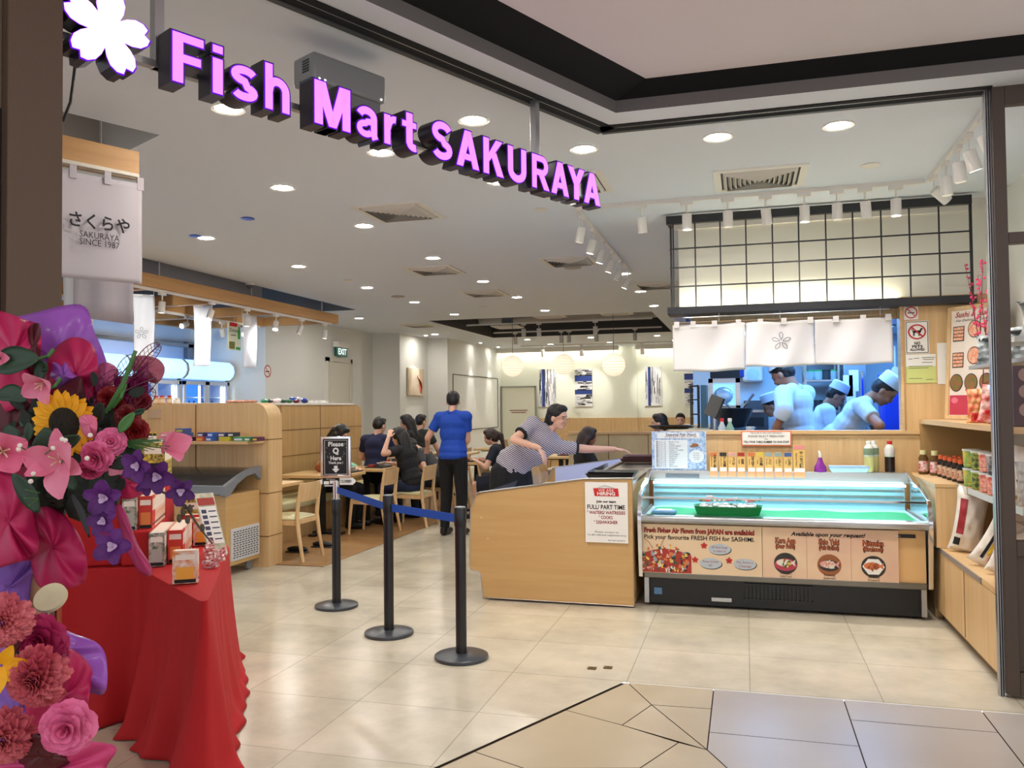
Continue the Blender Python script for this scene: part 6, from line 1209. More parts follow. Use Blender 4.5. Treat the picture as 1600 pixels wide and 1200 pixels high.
def pile(lb, px0, px1, col, n, h, y=None):
    t = thing('snack_bag_pile', lb, 'snack bags', (0, 0, 0)); mb = MB(); r = random.Random(int(px0)); 
    for k in range(n):
        px = px0+(px1-px0)*(k+.5)/n; c = P('y', y, px, 628) if y else P('x', -5.75, px, 628); zt = 1.626 if not y else 1.616; mb.ball((c.x, c.y, zt+.018+h*(k % 2)), (.04, .03, .018), 8)
    mb.build('packets', col, t); t.location = (0, 0, 0); return t
for k in range(8):
    px = 358+k*5.6; c = P('y', 7.28, px, 628); t = thing('snack_packet', 'red and cream packet on the oak partition top, %s from the left' % ORD[k], 'packet', (c.x, 7.28, 1.616), rnd.uniform(-.5, .5), group='packets on the partition top', world=False); MB().ball((0, 0, .014), (.035, .03, .014), 10).build('packet', mat('pkt_red', (190, 80, 60), .4, var=(40, (220, 180, 150))), t)
for k, (px, dz, col, nm) in enumerate(((413, 0, (40, 120, 80), 'green'), (421, 0, (50, 60, 60), 'dark'), (428, 0, (226, 190, 190), 'pale pink'), (434, 0.01, (236, 236, 236), 'white'), (443, 0, (40, 80, 60), 'dark green'), (452, 0, (50, 110, 70), 'green'), (457, .03, (40, 80, 180), 'blue and white'), (463, 0, (120, 30, 40), 'maroon'), (466, .03, (200, 204, 220), 'silver'), (474, .02, (30, 60, 160), 'blue'), (476, 0, (30, 40, 90), 'navy'))):
    c = P('x', -5.76, px, 628); t = thing('snack_packet', '%s packet on the long partition ledge, %s from the left' % (nm, ORD[k]), 'packet', (c.x, c.y, 1.626+dz), group='packets on the long partition', world=False); MB().ball((0, 0, .025), (.05, .045, .026), 10).build('packet', mat('pp_%d' % k, col, .35), t)
for k in range(7): c = P('x', -5.76, 484+k*4.5, 628); jar('tiny white cup on the far end of the long partition ledge, %s' % ORD[k], c.x, c.y, 1.626, .02, .04, WHITE, WHITE, PAPER, .9, False, 'white cups on the ledge', 'cup', 'cup')
# ================================================================ DINING FURNITURE
SEATF = mat('seat_olive', (206, 200, 152), .5)
def dining_chair():
    t = thing('dining_chair', '', 'chair', world=False)      # faces local -x ; back at +x
    for s in (-1, 1):
        MB().tube([(.27, s*.205, 0), (.225, s*.2, .24), (.2, s*.2, .44), (.215, s*.2, .6), (.245, s*.205, .79)], [.017, .021, .023, .021, .015], 10).build('rear_leg', CHAIRW, t)
        MB().tube([(-.235, s*.2, 0), (-.22, s*.195, .22), (-.2, s*.19, .41)], [.015, .019, .022], 10).build('front_leg', CHAIRW, t)
    mb = MB(); 
    for s in (-1, 1): mb.prism([(-.21, s*.19-.012, .37), (.2, s*.19-.012, .36), (.2, s*.19-.012, .42), (-.21, s*.19-.012, .42)], (0, .024, 0))
    mb.b2((-.215, -.19, .37), (-.19, .19, .42)); mb.b2((.18, -.19, .37), (.205, .19, .42)); mb.build('seat_frame', CHAIRW, t, bev=.004)
    def cush(u, v, s_):
        x = -.22+.42*u; y = -.21+.42*v; e = (math.sin(PI*min(max(u, .0), 1))*math.sin(PI*v))**.35; return V((x, y, .425+(.04*e if s_ else -.0)))
    mb = MB(); mb.grid(lambda u, v: cush(u, v, 1), 14, 14); mb.grid(lambda u, v: cush(u, v, 0), 14, 14); mb.build('seat', SEATF, t)
    mb = MB(); mb.rings([[(.205+.03*(1-(2*k/10-1)**2)+dx+.03*(z-.6)/.2, -.2+.04*k, z) for k in range(11)]+[(.205+.03*(1-(2*k/10-1)**2)+dx+.016+.03*(z-.6)/.2, -.2+.04*k, z) for k in range(10, -1, -1)] for z, dx in ((.6, 0), (.7, .0), (.79, .0))]); mb.build('backrest', CHAIRW, t)
    return t
CH = [(-4.57, 7.65, 0, 'beech chair nearest the camera beside the oak partition end'), (-4.46, 9.42, 0, 'beech chair right behind the middle queue stand'), (-4.22, 10.12, 0, 'beech chair under the seated woman in black'),
      (-4.32, 11.1, 0, 'beech chair left of the standing waiter'), (-4.4, 11.95, 0, 'beech chair behind the legs of the standing waiter'), (-3.3, 11.0, PI, 'beech chair of the ponytailed woman'), (-3.4, 12.2, PI, 'beech chair behind the ponytailed woman'),
      (-2.35, 10.6, PI, 'beech chair behind the leaning woman'), (-4.9, 13.2, 0, 'beech chair in the seating row past the waiter'), (-5.2, 12.72, -PI*.5, 'beech chair behind the seated man in black')]
ch0 = dining_chair()
for i, (x, y, rz, lb) in enumerate(CH):
    if i == 0: ch0.location = (x, y, .006); ch0.rotation_euler.z = rz; ch0['label'] = lb; ch0['group'] = 'dining chairs'
    else: dup(ch0, (x, y, .006 if x < -4 else 0), rz, lb, 'dining chairs')
for r_ in range(3):
    for k in range(4): 
        dup(ch0, (-5.2+1.0*k+.1*r_, 14.5+1.7*r_, .006 if -5.2+1.0*k+.1*r_ < -4 else 0), rnd.choice((0, PI, PI/2)), 'distant beech chair, %s from the left in the %s far row' % (ORD[k], ORD[r_]), 'far dining chairs')
TOPW = wood('table_top', (216, 178, 122), (228, 192, 138), (1, 9, 9), .35)
def table():
    t = thing('dining_table', '', 'table', world=False)
    MB().b2((-.42, -.36, .71), (.42, .36, .745)).build('table_top', TOPW, t, bev=.003)
    MB().b2((-.035, -.035, .03), (.035, .035, .71)).build('post', STB, t); mb = MB()
    MB().b2((-.3, -.04, 0), (.3, .04, .03)).build('foot_bar', STB, t, bev=.004); MB().b2((-.04, -.27, 0), (.04, .27, .028)).build('foot_bar', STB, t, bev=.004); MB().b2((-.3, -.25, .69), (.3, .25, .708)).build('top_plate', STB, t)
    return t
tb = table(); TB = [(-5.15, 7.85, 'oak topped table behind the oak partition end'), (-5.05, 9.2, 'oak topped table with an orange cup behind the queue sign'), (-4.95, 10.25, 'oak topped table before the seated woman in black'), (-4.9, 11.3, 'oak topped table beside the waiter'), (-3.85, 11.7, 'oak topped table of the ponytailed woman'), (-5.0, 13.7, 'oak topped table beyond the waiter on the timber floor'),
    (-2.9, 13.2, 'oak topped table behind the ponytailed woman'), (-1.8, 11.6, 'oak topped table behind the low booth partition, nearer'), (-1.2, 12.8, 'oak topped table behind the low booth partition, farther'), (-4.6, 15.4, 'distant oak topped table, left of the far rows'), (-3.3, 15.6, 'distant oak topped table, middle of the far rows'), (-3.6, 17.4, 'distant oak topped table, farthest')]
for i, (x, y, lb) in enumerate(TB):
    if i == 0: tb.location = (x, y, .006); tb['label'] = lb; tb['group'] = 'dining tables'
    else: dup(tb, (x, y, .006 if x < -4 else 0), 0, lb, 'dining tables')
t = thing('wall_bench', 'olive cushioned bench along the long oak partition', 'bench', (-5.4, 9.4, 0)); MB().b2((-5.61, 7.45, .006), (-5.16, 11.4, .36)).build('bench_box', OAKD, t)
for k in range(4): MB().b2((-5.61, 7.46+k*.985, .36), (-5.13, 8.43+k*.985, .47)).build('seat_cushion', SEATF, t, bev=.03)
def tw(nm, lb, cat, x, y, z, fn): 
    t = thing(nm, lb, cat, (x, y, z), world=False); fn(t); return t
def cup(m_, r_=.04, h=.09): return lambda t: (MB().lathe([(r_*.75, 0), (r_, h), (r_*.92, h), (r_*.7, .008), (.001, .008)], n=18, cap=False).build('cup_body', m_, t), MB().lathe([(r_*.72, .0), (.001, .0)], n=18).build('cup_base', m_, t))
tw('cup', 'orange red cup on the table behind the queue sign', 'cup', -4.85, 9.2, .751, cup(mat('cup_orange', (214, 74, 40), .4), .05, .09))
tw('bread_basket', 'brown food basket on the table behind the queue sign', 'basket', -5.1, 9.3, .751, lambda t: (MB().ball((0, 0, .06), (.1, .07, .06), 12).build('basket_body', mat('basket', (150, 80, 40), .6), t), MB().tube([(-.09, 0, .06), (-.05, 0, .14), (.05, 0, .14), (.09, 0, .06)], .006, 6).build('handle', CHAIRW, t)))
for k, (x, y) in enumerate(((-4.8, 9.4), (-4.75, 10.2), (-5.0, 11.2), (-3.9, 11.6), (-3.75, 11.85), (-5.3, 7.9), (-2.8, 13.2), (-4.9, 13.6))):
    z = .751 if x < -4 else .745
    tw('food_tray', 'dark food tray with a bowl, %s of those on the dining tables from the entrance' % ORD[k], 'tray', x, y, z, lambda t: (MB().b2((-.13, -.16, 0), (.13, .16, .015)).build('tray_base', BLK2, t, bev=.003), MB().lathe([(.02, .016), (.06, .06), (.055, .06), (.001, .03)], c=(.02, .03, 0), n=16, cap=False).build('bowl', WHITE, t), MB().b2((-.1, -.13, .016), (-.02, -.03, .04)).build('dish', mat('dish_red', (180, 60, 40), .4), t)))
for k, (x, y) in enumerate(((-3.6, 11.8), (-4.72, 10.42), (-4.7, 11.15))): tw('food_box', 'white takeaway box on a dining table, %s' % ('by the ponytailed woman', 'by the woman in black', 'under the waiter hand')[k], 'box', x, y, .751 if x < -4 else .745, lambda t: (MB().b2((-.08, -.06, 0), (.08, .06, .05)).build('box_body', PAPER, t, bev=.004), MB().b2((-.085, -.065, .05), (.085, .065, .06)).build('lid', WHITE, t)))
tw('small_bottle', 'small dark soy bottle on the table behind the booth partition', 'bottle', -1.75, 11.45, .745, lambda t: (MB().lathe([(.03, 0), (.03, .08), (.012, .12), (.001, .12)], n=12).build('bottle_body', BLACK, t), MB().lathe([(.013, .12), (.013, .14), (.001, .14)], n=10).build('cap', RED, t)))
pack('handbag', 'brown patterned bag on the chair behind the leaning woman', 'bag', (-2.33, 10.45, .47), .3, .26, .14, mat('bag_tan', (170, 110, 50), .5, var=(16, (60, 30, 20))), rz=.2)
pack('handbag', 'black bag on the bench behind the nearest table', 'bag', (-5.35, 8.3, .48), .3, .24, .14, BLACK, rz=1.5)
# fruit-like cardboard: shoes under tables
for k, (x, y) in enumerate(((-4.66, 7.95), (-4.55, 8.3))): tw('shoe', 'dark shoe on the timber floor by the nearest chair, %s' % ORD[k], 'shoe', x, y, .006, lambda t: (MB().ball((0, 0, .035), (.13, .045, .035), 12).build('upper', BLACK, t), MB().b2((-.13, -.04, 0), (.12, .04, .014)).build('sole', DARK, t, bev=.01)))
# ================================================================ RED DRAPED TABLE
FR = V((-2.185, 2.982, 0)); UD = V((-.517, .857, 0)).normalized(); VD = V((-.857, -.517, 0)).normalized()
def UVp(u, v, z=0): return FR+UD*u+VD*v+V((0, 0, z))
REDC = mat('red_cloth', (176, 8, 16), .8, bump=(140, .15))
TT = .75
t = thing('draped_table', 'display table under a bright red cloth at the left entrance', 'table', UVp(.8, .5))
path = [(1.9, .1), (1.36, 0), (.68, 0), (0, 0), (.45, .19), (.9, .38), (.93, .9), (.95, 1.4)]
pts = [UVp(*p) for p in path]; fine = []
for i in range(len(pts)-1):
    n_ = max(3, int((pts[i+1]-pts[i]).length/.02))
    for k in range(n_): fine.append(pts[i]+(pts[i+1]-pts[i])*k/n_)
fine.append(pts[-1]); cen = UVp(1.15, .3)
def sm(a, n):
    for _ in range(n): a = [a[0]]+[(a[i-1]+a[i]*2+a[i+1])/4 for i in range(1, len(a)-1)]+[a[-1]]
    return a
fine = sm(fine, 3); nrm = []
for i in range(len(fine)):
    d = (fine[min(i+1, len(fine)-1)]-fine[max(i-1, 0)]).normalized(); n_ = V((-d.y, d.x, 0)); n_ = n_ if n_.dot(fine[i]-cen) > 0 else -n_; nrm.append(n_)
nrm = [x.normalized() for x in sm(nrm, 60)]
NV = 26; nf = len(fine)
def dr(i, j):
    v = j/NV; s_ = i*.02; p = fine[i]; lowz = max(0.006, TT-TT*v); am = .05*v**1.2
    f = math.sin(s_*13+2.2*math.sin(s_*2.3))*.6+math.sin(s_*29+v*3)*.3+.25*math.sin(s_*5+v*2)
    k_ = 1.3 if s_ > 1.36 else .55
    out = .012+.05*v+.03*v**3+am*f*k_; sh = (.10*math.sin(s_*4)+.12*v)*v*(k_-.5)
    out += .03*max(0, v-.9)*10*(1+.6*math.sin(s_*11))
    d = (fine[min(i+1, nf-1)]-fine[max(i-1, 0)]).normalized()
    return p+nrm[i]*out+d*sh+V((0, 0, lowz if v > .04 else TT-.0*v))
mb = MB(); vs = [[mb.v(dr(i, j)) for j in range(NV+1)] for i in range(nf)]
for i in range(nf-1):
    for j in range(NV): mb._f([vs[i][j], vs[i+1][j], vs[i+1][j+1], vs[i][j+1]])
top = [vs[i][0] for i in range(nf)]; b1_ = mb.v(UVp(1.9, 1.4, TT)); mb._f(top+[b1_])
mb.build('red_cloth_cover', REDC, t, sol=.003, ang=80)
MB().prism([UVp(u, v, .0) for u, v in ((1.33, .04), (.16, .04), (.95, .34), (1.05, .5), (1.05, 1.2), (1.8, 1.2), (1.8, .2))], (0, 0, .74)).build('table_body', mat('table_inside', (120, 90, 60), .7), t, smooth=False)
# risers under the cloth
t = thing('display_riser', 'stepped riser covered in red cloth on the red table', 'riser', UVp(1.3, .8, TT))
def riser(u0, u1, v0, v1, z): MB().prism([UVp(u, v, TT+.003) for u, v in ((u0, v0), (u1, v0), (u1, v1), (u0, v1))], (0, 0, z-TT)).build('step', REDC, t, bev=.012)
riser(.93, 1.85, .34, .485, .93); riser(.97, 1.85, .485, 1.25, 1.12); riser(1.47, 1.85, .34, .484, 1.12)
CRT = [mat('carton_red', (206, 52, 40), .45), mat('carton_green', (60, 92, 60), .45, var=(40, (210, 190, 180))), mat('carton_white', (232, 222, 212), .5, var=(30, (220, 130, 60))), mat('carton_yellow', (226, 196, 70), .5, var=(60, (60, 60, 50)))]
CRN = ('red', 'dark green and white', 'white and orange', 'yellow and black')
def carton(lb, u, v, z, ci, w_=.06, d_=.125, h=.17, rz=0, grp='cartons on the red table'):
    p = UVp(u, v, z); t = thing('product_carton', lb, 'box', p, math.atan2(UD.y, UD.x)+rz, group=grp, world=False)   # local x along the row
    MB().b2((-w_/2, -d_/2, 0), (w_/2, d_/2, h)).build('carton', CRT[ci], t, bev=.0015)
    mb = MB(); e = .0006
    mb.mi = 0; mb.b2((-w_/2-e, -d_*.38, h*.72), (-w_/2, d_*.38, h*.88)); mb.mi = 1; mb.b2((-w_/2-e, -d_*.35, h*.12), (-w_/2, d_*.35, h*.5)); mb.mi = 2; mb.b2((-w_/2-e*2, -d_*.42, .004), (-w_/2-e, d_*.42, .02))
    mb.mi = 0; mb.b2((-w_*.4, -d_/2-e, h*.55), (w_*.4, -d_/2, h*.9)); mb.mi = 2; mb.b2((-w_*.35, -d_/2-e, h*.1), (w_*.35, -d_/2, h*.16)); mb.mi = 0; mb.b2((-w_*.4, -d_*.4, h), (w_*.4, d_*.4, h+e))
    mb.build('print', [mat('print_cream', (240, 228, 214), .5), [mat('print_orange', (232, 130, 60), .5), mat('print_grey2', (176, 170, 160), .5), mat('print_or2', (240, 170, 60), .5), INK][ci], INK], t, smooth=False)
for c_, u0, v0 in ((1, .885, .305), (0, .955, .225)):
    for k in range(9): q = c_ if k < 2 else 2; carton('%s carton, %s in the %s column at table level' % (CRN[q], ORD[k], 'left' if c_ else 'right'), u0+.047*k, v0, TT+.006, q, w_=.045, d_=.075)
for c_, u0, v0 in ((1, .965, .447), (0, 1.0, .375)):
    for k in range(10): q = c_ if k < 2 else 2; carton('%s carton, %s in the %s column on the middle step' % (CRN[q], ORD[k], 'left' if c_ else 'right'), u0+.047*k, v0, .934, q, w_=.045, d_=.068)
for k in range(5): carton('yellow and black carton, %s of the five above the middle step columns' % ORD[k], 1.51+.06*k, .41, 1.124, 3, h=.24)
for k in range(10): carton('%s carton, %s from the camera on the top step' % (CRN[(3, 2, 0)[k % 3]], ORD[k]), 1.01+.066*k, .56, 1.124, (3, 2, 0)[k % 3], h=.2)
for k in range(5): carton('%s carton, %s of the raised back row on the top step' % (CRN[3], ORD[k]), 1.2+.066*k, .72, 1.124, 3, h=.42)
c = P('z', TT+.005, 300, 912); du = (c-FR).dot(UD); dv = (c-FR).dot(VD)
carton('single white and orange carton standing alone near the table corner', du+.03, dv+.03, TT+.006, 2, w_=.05, d_=.11, h=.15)
c = P('z', TT+.005, 313, 850); du = (c-FR).dot(UD); dv = (c-FR).dot(VD)
carton('white and orange carton beside the leaning info board', 1.5, .13, TT+.006, 2, h=.16); carton('red carton behind the leaning info board', 1.6, .2, TT+.006, 0, h=.17); carton('yellow and black carton highest at the back of the red table', 1.72, .22, TT+.006, 3, h=.26)
t = thing('info_board', 'upright green and white info board leaning on the red table', 'board', UVp(1.0, .17, TT)); c0 = P('z', TT+.01, 327, 868); ux = V((.65, .76, 0)).normalized()*.10; uz = V((-.11, .02, .33))
def ibq(a0, a1, b0, b1, off=0): n_ = ux.cross(uz).normalized()*off; return [c0+ux*a+uz*b+n_ for a, b in ((a0, b0), (a1, b0), (a1, b1), (a0, b1))]
MB().prism(ibq(0, 1, 0, 1), ux.cross(uz).normalized()*-.012).build('board_body', mat('board_green', (150, 168, 130), .5, var=(26, (220, 210, 190))), t, smooth=False)
mb = MB(); mb.mi = 0; mb.poly(ibq(.06, .94, .18, .78, .0006)); mb.mi = 1; mb.poly(ibq(.06, .94, .8, .92, .0008)); mb.mi = 2
for k in range(6): mb.poly(ibq(.14, .4, .22+.09*k, .28+.09*k, .001)); mb.poly(ibq(.5, .9, .24+.09*k, .26+.09*k, .001))
mb.build('board_print', [PAPER, mat('board_red', (170, 60, 50), .5), mat('board_dark', (60, 60, 90), .5)], t, smooth=False)
for k in range(5):
    c = P('z', TT+.006, 318+5*(k % 3), 886-3*k); pack('seasoning_sachet', 'white and red sachet in the small heap at the table corner, %s from the front' % ORD[k], 'sachet', (c.x, c.y, TT+.012+.012*k), .05, .09, .012, mat('sachet', (228, 214, 210), .4, var=(60, (200, 40, 50))), tilt=1.3, rz=.5*k)
# ================================================================ FLOWER ARRANGEMENTS
def FM(px, py, d, tx=0, ty=0, roll=0):
    """frame at a point: z towards the camera (turned by tx, ty), unit = metre"""
    o = D(px, py, d); b = Matrix((RT, UP, -FW)).transposed().to_4x4(); m = b @ Matrix.Rotation(ty, 4, 'Y') @ Matrix.Rotation(tx, 4, 'X') @ Matrix.Rotation(roll, 4, 'Z'); m.translation = o; return m
def petal(mb, M_, a, r0, L, W, op, curl, cup=.3, nu=6, nv=7, point=.0, ruf=0, ph=0, z0=0):
    ca, sa = math.cos(a), math.sin(a)
    def f(u, v):
        uu = 2*u-1; rr = r0; h = z0; n = 8
        for k in range(n): th = op+curl*(v*(k+.5)/n); rr += L*v/n*math.sin(th); h += L*v/n*math.cos(th)
        w_ = W*(math.sin(PI*min(1, .12+.83*v))**(.6+point)); lat = uu*w_; b = cup*uu*uu*w_
        rr -= b*math.cos(op+curl*v); h += b*math.sin(op+curl*v)+ruf*W*math.sin(uu*7+ph+v*5)*v
        return M_ @ V((ca*rr-sa*lat, sa*rr+ca*lat, h))
    mb.grid(f, nu, nv)
FR_ = random.Random(21)
def rose(par, px, py, d, R, m_, tx=0, ty=0, roll=0, name='rose', layers=5):
    M_ = FM(px, py, d, tx, ty, roll); mb = MB(); 
    for j in range(layers):
        q = j/(layers-1); n = 3+min(3, j); 
        for k in range(n): petal(mb, M_, 2*PI*k/n+j*1.1+FR_.uniform(-.2, .2), R*.02+R*.12*q, R*(.55+.45*q), R*(.26+.42*q), .15+1.0*q, .35+.75*q, .45-.2*q, ruf=.05, ph=FR_.uniform(0, 6), z0=-R*.3*q)
    return mb.build(name, m_, par)
def lily(par, px, py, d, R, m_, tx=0, ty=0, roll=0, n=5, op=.5, curl=1.3, W=.42, name='lily', center=True):
    M_ = FM(px, py, d, tx, ty, roll); mb = MB()
    for k in range(n): petal(mb, M_, 2*PI*k/n, R*.06, R*1.15, R*W, op, curl, .25, point=.35, ruf=.06, ph=k)
    o = mb.build(name, m_, par)
    if center:
        mb = MB()
        for k in range(4): mb.tube([M_ @ V((0, 0, 0)), M_ @ V((R*.1*math.cos(k*1.6), R*.1*math.sin(k*1.6), R*.35)), M_ @ V((R*.22*math.cos(k*1.6), R*.22*math.sin(k*1.6), R*.55))], R*.03, 5)
        mb.build('stamen', mat('stamen', (226, 206, 170), .6), o)
    return o
def leaf(par, pts, W, m_, d, name='leaf', twist=.25, fold=.25):
    P_ = [D(x, y, d+dz) for x, y, dz in [(p+(0,))[:3] for p in pts]]; 
    def cat(t_):
        n = len(P_)-1; i = min(int(t_*n), n-1); f = t_*n-i; return P_[i].lerp(P_[i+1], f)
    pl = sm([cat(k/12) for k in range(13)], 3); mb = MB(); R = []
    for i, p in enumerate(pl):
        tn = (pl[min(i+1, 12)]-pl[max(i-1, 0)]).normalized(); sd = tn.cross(FW).normalized(); w_ = W*math.sin(PI*min(1, .06+.9*i/12))**.8
        R.append([p+sd*w_*u-FW*(fold*w_*abs(u))+FW*(twist*w_*u) for u in (-1, -.5, 0, .5, 1)])
    mb.rings(R, cap=False, closed=False); return mb.build(name, m_, par, sol=.0006)
def sheet(par, pts, d, m_, name='wrapping_sheet', wav=.02, seed=0, rings=9, bulge=.03, freq=3):
    """closed outline in (px, py[, depth offset]) -> curved sheet with folds"""
    pp = [V((p[0], p[1], p[2] if len(p) > 2 else 0)) for p in pts]; n = len(pp); out = []
    for i in range(n):
        p0, p1, p2, p3 = pp[i-1], pp[i], pp[(i+1) % n], pp[(i+2) % n]
        for k in range(7):
            t_ = k/7; out.append(.5*((2*p1)+(p2-p0)*t_+(2*p0-5*p1+4*p2-p3)*t_*t_+(3*p1-p0-3*p2+p3)*t_**3))
    c = sum(out, V((0, 0, 0)))/len(out); R = []
    for j in range(rings+1):
        f = 1-j/(rings+.3); row = []
        for i, p in enumerate(out):
            q = c+(p-c)*f; a = 2*PI*i/len(out)
            dz = wav*math.sin(a*freq+seed+2*math.sin(a+seed))*f+wav*.5*math.sin(a*freq*2.3+seed*2+f*3)*f+bulge*(f*f-.6)+wav*.5*math.sin(q.x*.05+seed)+wav*.4*math.sin(q.y*.06+q.x*.02+seed*3)
            row.append(D(q.x, q.y, d+q.z+dz))
        R.append(row)
    mb = MB(); mb.rings(R, cap=False); 
    mb.poly(R[-1]); return mb.build(name, m_, par, sol=.0012, ang=180)
MAG = cloth('wrap_magenta', (198, 34, 96), tr=.25, rough=.45, bump=(9, .5)); PUR = cloth('wrap_purple', (172, 100, 204), tr=.3, rough=.2, bump=(8, .5)); PURL = cloth('wrap_violet', (140, 92, 190), tr=.3, rough=.5, bump=(8, .3)); DKR = cloth('wrap_wine', (82, 6, 24), tr=.15, rough=.5, bump=(8, .3)); PNK = cloth('wrap_pink', (196, 92, 142), tr=.3, rough=.5)
ROS = cloth('rose_pink', (212, 72, 130), (232, 124, 168), tr=.2, rough=.6); ROR = cloth('rose_red', (150, 12, 20), (96, 6, 10), tr=.15, rough=.6); LIL_ = cloth('lily_pink', (236, 160, 184), (226, 104, 144), tr=.25, rough=.6)
ORC_ = cloth('orchid_violet', (96, 30, 120), (66, 14, 88), tr=.2, rough=.6); ORW = cloth('orchid_pale', (206, 180, 214), tr=.3, rough=.6); SUNP = cloth('sunflower_petal', (250, 196, 30), (236, 160, 16), tr=.25, rough=.6)
PEO = cloth('peony', (226, 128, 134), (186, 62, 82), tr=.2, rough=.65); PEOD = cloth('peony_dark', (186, 36, 96), (150, 20, 80), tr=.2, rough=.65)
LEA = mat('leaf_deep', (20, 56, 32), .45, var=(30, (18, 50, 30))); LEAG = mat('leaf_mid', (60, 110, 50), .45); GRN = mat('dark_foliage', (14, 26, 16), .7, bump=(30, .6))
t = thing('flower_arrangement', 'large upper bouquet with a sunflower and roses in magenta wrapping at the left edge', 'bouquet', tuple(D(60, 700, 1.75)))
sheet(t, [(-40, 500), (30, 494), (125, 476, .02), (148, 520, .02), (165, 560, 0), (174, 600, 0), (160, 640, 0), (100, 640), (40, 620), (-30, 600)], 1.72, PUR, wav=.018, seed=1)
sheet(t, [(70, 600), (78, 555), (110, 528), (140, 535), (153, 565), (148, 610), (140, 660), (100, 640)], 1.64, MAG, wav=.012, seed=2)
sheet(t, [(76, 590), (80, 565), (98, 560), (113, 575), (122, 590), (112, 606), (92, 612)], 1.625, PUR, wav=.008, seed=4)
sheet(t, [(-40, 486), (0, 486), (40, 500), (62, 510), (64, 545), (56, 600), (20, 640), (-40, 640)], 1.6, MAG, wav=.016, seed=3)
sheet(t, [(42, 520), (52, 506), (62, 508), (64, 535), (60, 575), (46, 585), (38, 560)], 1.585, DKR, wav=.006, seed=5)
sheet(t, [(88, 612), (124, 588), (134, 620), (142, 660), (120, 665), (100, 635)], 1.6, DKR, wav=.008, seed=6)
sheet(t, [(-40, 600), (40, 590), (88, 600), (120, 650), (130, 700), (60, 760), (-40, 760)], 1.68, MAG, wav=.02, seed=7, bulge=.05)
sheet(t, [(-40, 640), (30, 620), (60, 660), (50, 720), (-40, 740)], 1.62, DKR, wav=.012, seed=8)
sheet(t, [(-40, 740), (20, 745), (50, 790), (60, 860), (30, 878), (-40, 880)], 1.55, MAG, wav=.02, seed=9)
sheet(t, [(35, 800), (60, 792), (95, 800), (130, 850), (134, 905), (100, 920), (60, 915), (45, 860)], 1.6, MAG, wav=.015, seed=10)
sheet(t, [(-40, 872), (46, 870), (50, 900), (46, 950), (20, 960), (-40, 960)], 1.66, PURL, wav=.012, seed=11)
sheet(t, [(150, 580), (165, 566), (185, 580), (172, 610), (150, 620)], 1.66, PNK, wav=.006, seed=12)
sheet(t, [(170, 740), (200, 736), (236, 742), (226, 770), (195, 780), (172, 765)], 1.62, MAG, wav=.01, seed=13)
sheet(t, [(182, 790), (196, 800), (215, 850), (236, 885), (234, 900), (215, 890), (195, 850)], 1.6, cloth('ribbon_rose', (196, 60, 120), tr=.3, rough=.4), 'ribbon', wav=.006, seed=14)
sheet(t, [(206, 560), (222, 556), (245, 560), (257, 575), (250, 595), (232, 596), (222, 578), (208, 580)], 1.66, cloth('ribbon_dusty', (170, 90, 110), tr=.2), 'ribbon', wav=.008, seed=15)
mb = MB(); r = random.Random(1)
for k in range(42): q = D(r.uniform(60, 190), r.uniform(640, 790), r.uniform(1.58, 1.68)); mb.ball(q, (.03, .03, .035), 6)
mb.build('dark_moss', GRN, t)
# sunflower
M_ = FM(101, 662, 1.5, .1, -.1); mb = MB()
for j in range(2):
    for k in range(19): petal(mb, M_, 2*PI*k/19+j*.16, .026, .036+FR_.uniform(-.003, .004), .0105, 1.25+.12*j, .3, .2, 4, 5, point=.6, z0=-.003*j)
sf_ = mb.build('sunflower', SUNP, t); mb = MB(); mb.lathe([(.001, .01), (.02, .009), (.03, .002), (.031, -.006), (.001, -.008)], n=28, cap=False); mb.bm.transform(M_); mb.build('seed_head', mat('seed', (34, 26, 14), .95, bump=(300, 1)), sf_)
rose(t, 148, 716, 1.43, .027, ROS, .3, -.1, 1); rose(t, 139, 738, 1.44, .02, ROS, .9, 0, 1.5); rose(t, 173, 690, 1.46, .024, ROS, -.2, .4, 2); rose(t, 210, 675, 1.5, .023, ROR, .2, .3); rose(t, 198, 650, 1.54, .022, ROR, -.2, .2, 1); rose(t, 168, 623, 1.56, .022, ROR, 0, 0, 2); rose(t, 222, 628, 1.58, .016, ROR, 0, .3, 2); rose(t, 180, 632, 1.56, .016, ROR, .3, 0, 2)
sheet(t, [(124, 655), (135, 648), (149, 652), (152, 668), (147, 684), (132, 680)], 1.48, LIL_, 'loose_petal', wav=.004, seed=2, bulge=.006)
lily(t, 98, 722, 1.42, .055, LIL_, .15, -.25, .75, 3, .75, .75, .52, center=False); lily(t, 96, 720, 1.43, .05, LIL_, -.2, .1, -.5, 3, .9, .3, .3); lily(t, 69, 597, 1.5, .036, LIL_, .5, -.1, .4, 4, .5, .8, .5); lily(t, 4, 705, 1.42, .045, LIL_, 0, .6, .5, 4, .4, .8, .6)
lily(t, 255, 700, 1.5, .045, LIL_, -.2, 1.1, .3, 3, .3, .6, .5, center=False); lily(t, 0, 560, 1.5, .02, LIL_, 0, .5, 0, 3, .4, .6, .5, center=False); lily(t, 190, 727, 1.52, .024, LIL_, 0, 0, .9, 4, .5, .6, .5, center=False)
def orchid(px, py, d, R, roll=0, tx=0, ty=0):
    M_ = FM(px, py, d, tx, ty, roll); mb = MB()
    for k in range(5): petal(mb, M_, 2*PI*k/5+.3, R*.08, R*.95, R*(.44 if k % 2 else .36), 1.05, .5, .3, 6, 6, ruf=.08, ph=k)
    o = mb.build('orchid', ORC_, t); mb = MB()
    for k in range(3): petal(mb, M_, 2*PI*k/3, R*.02, R*.4, R*.16, .5, .5, .3, 4, 4)
    mb.build('orchid_lip', ORW, o)
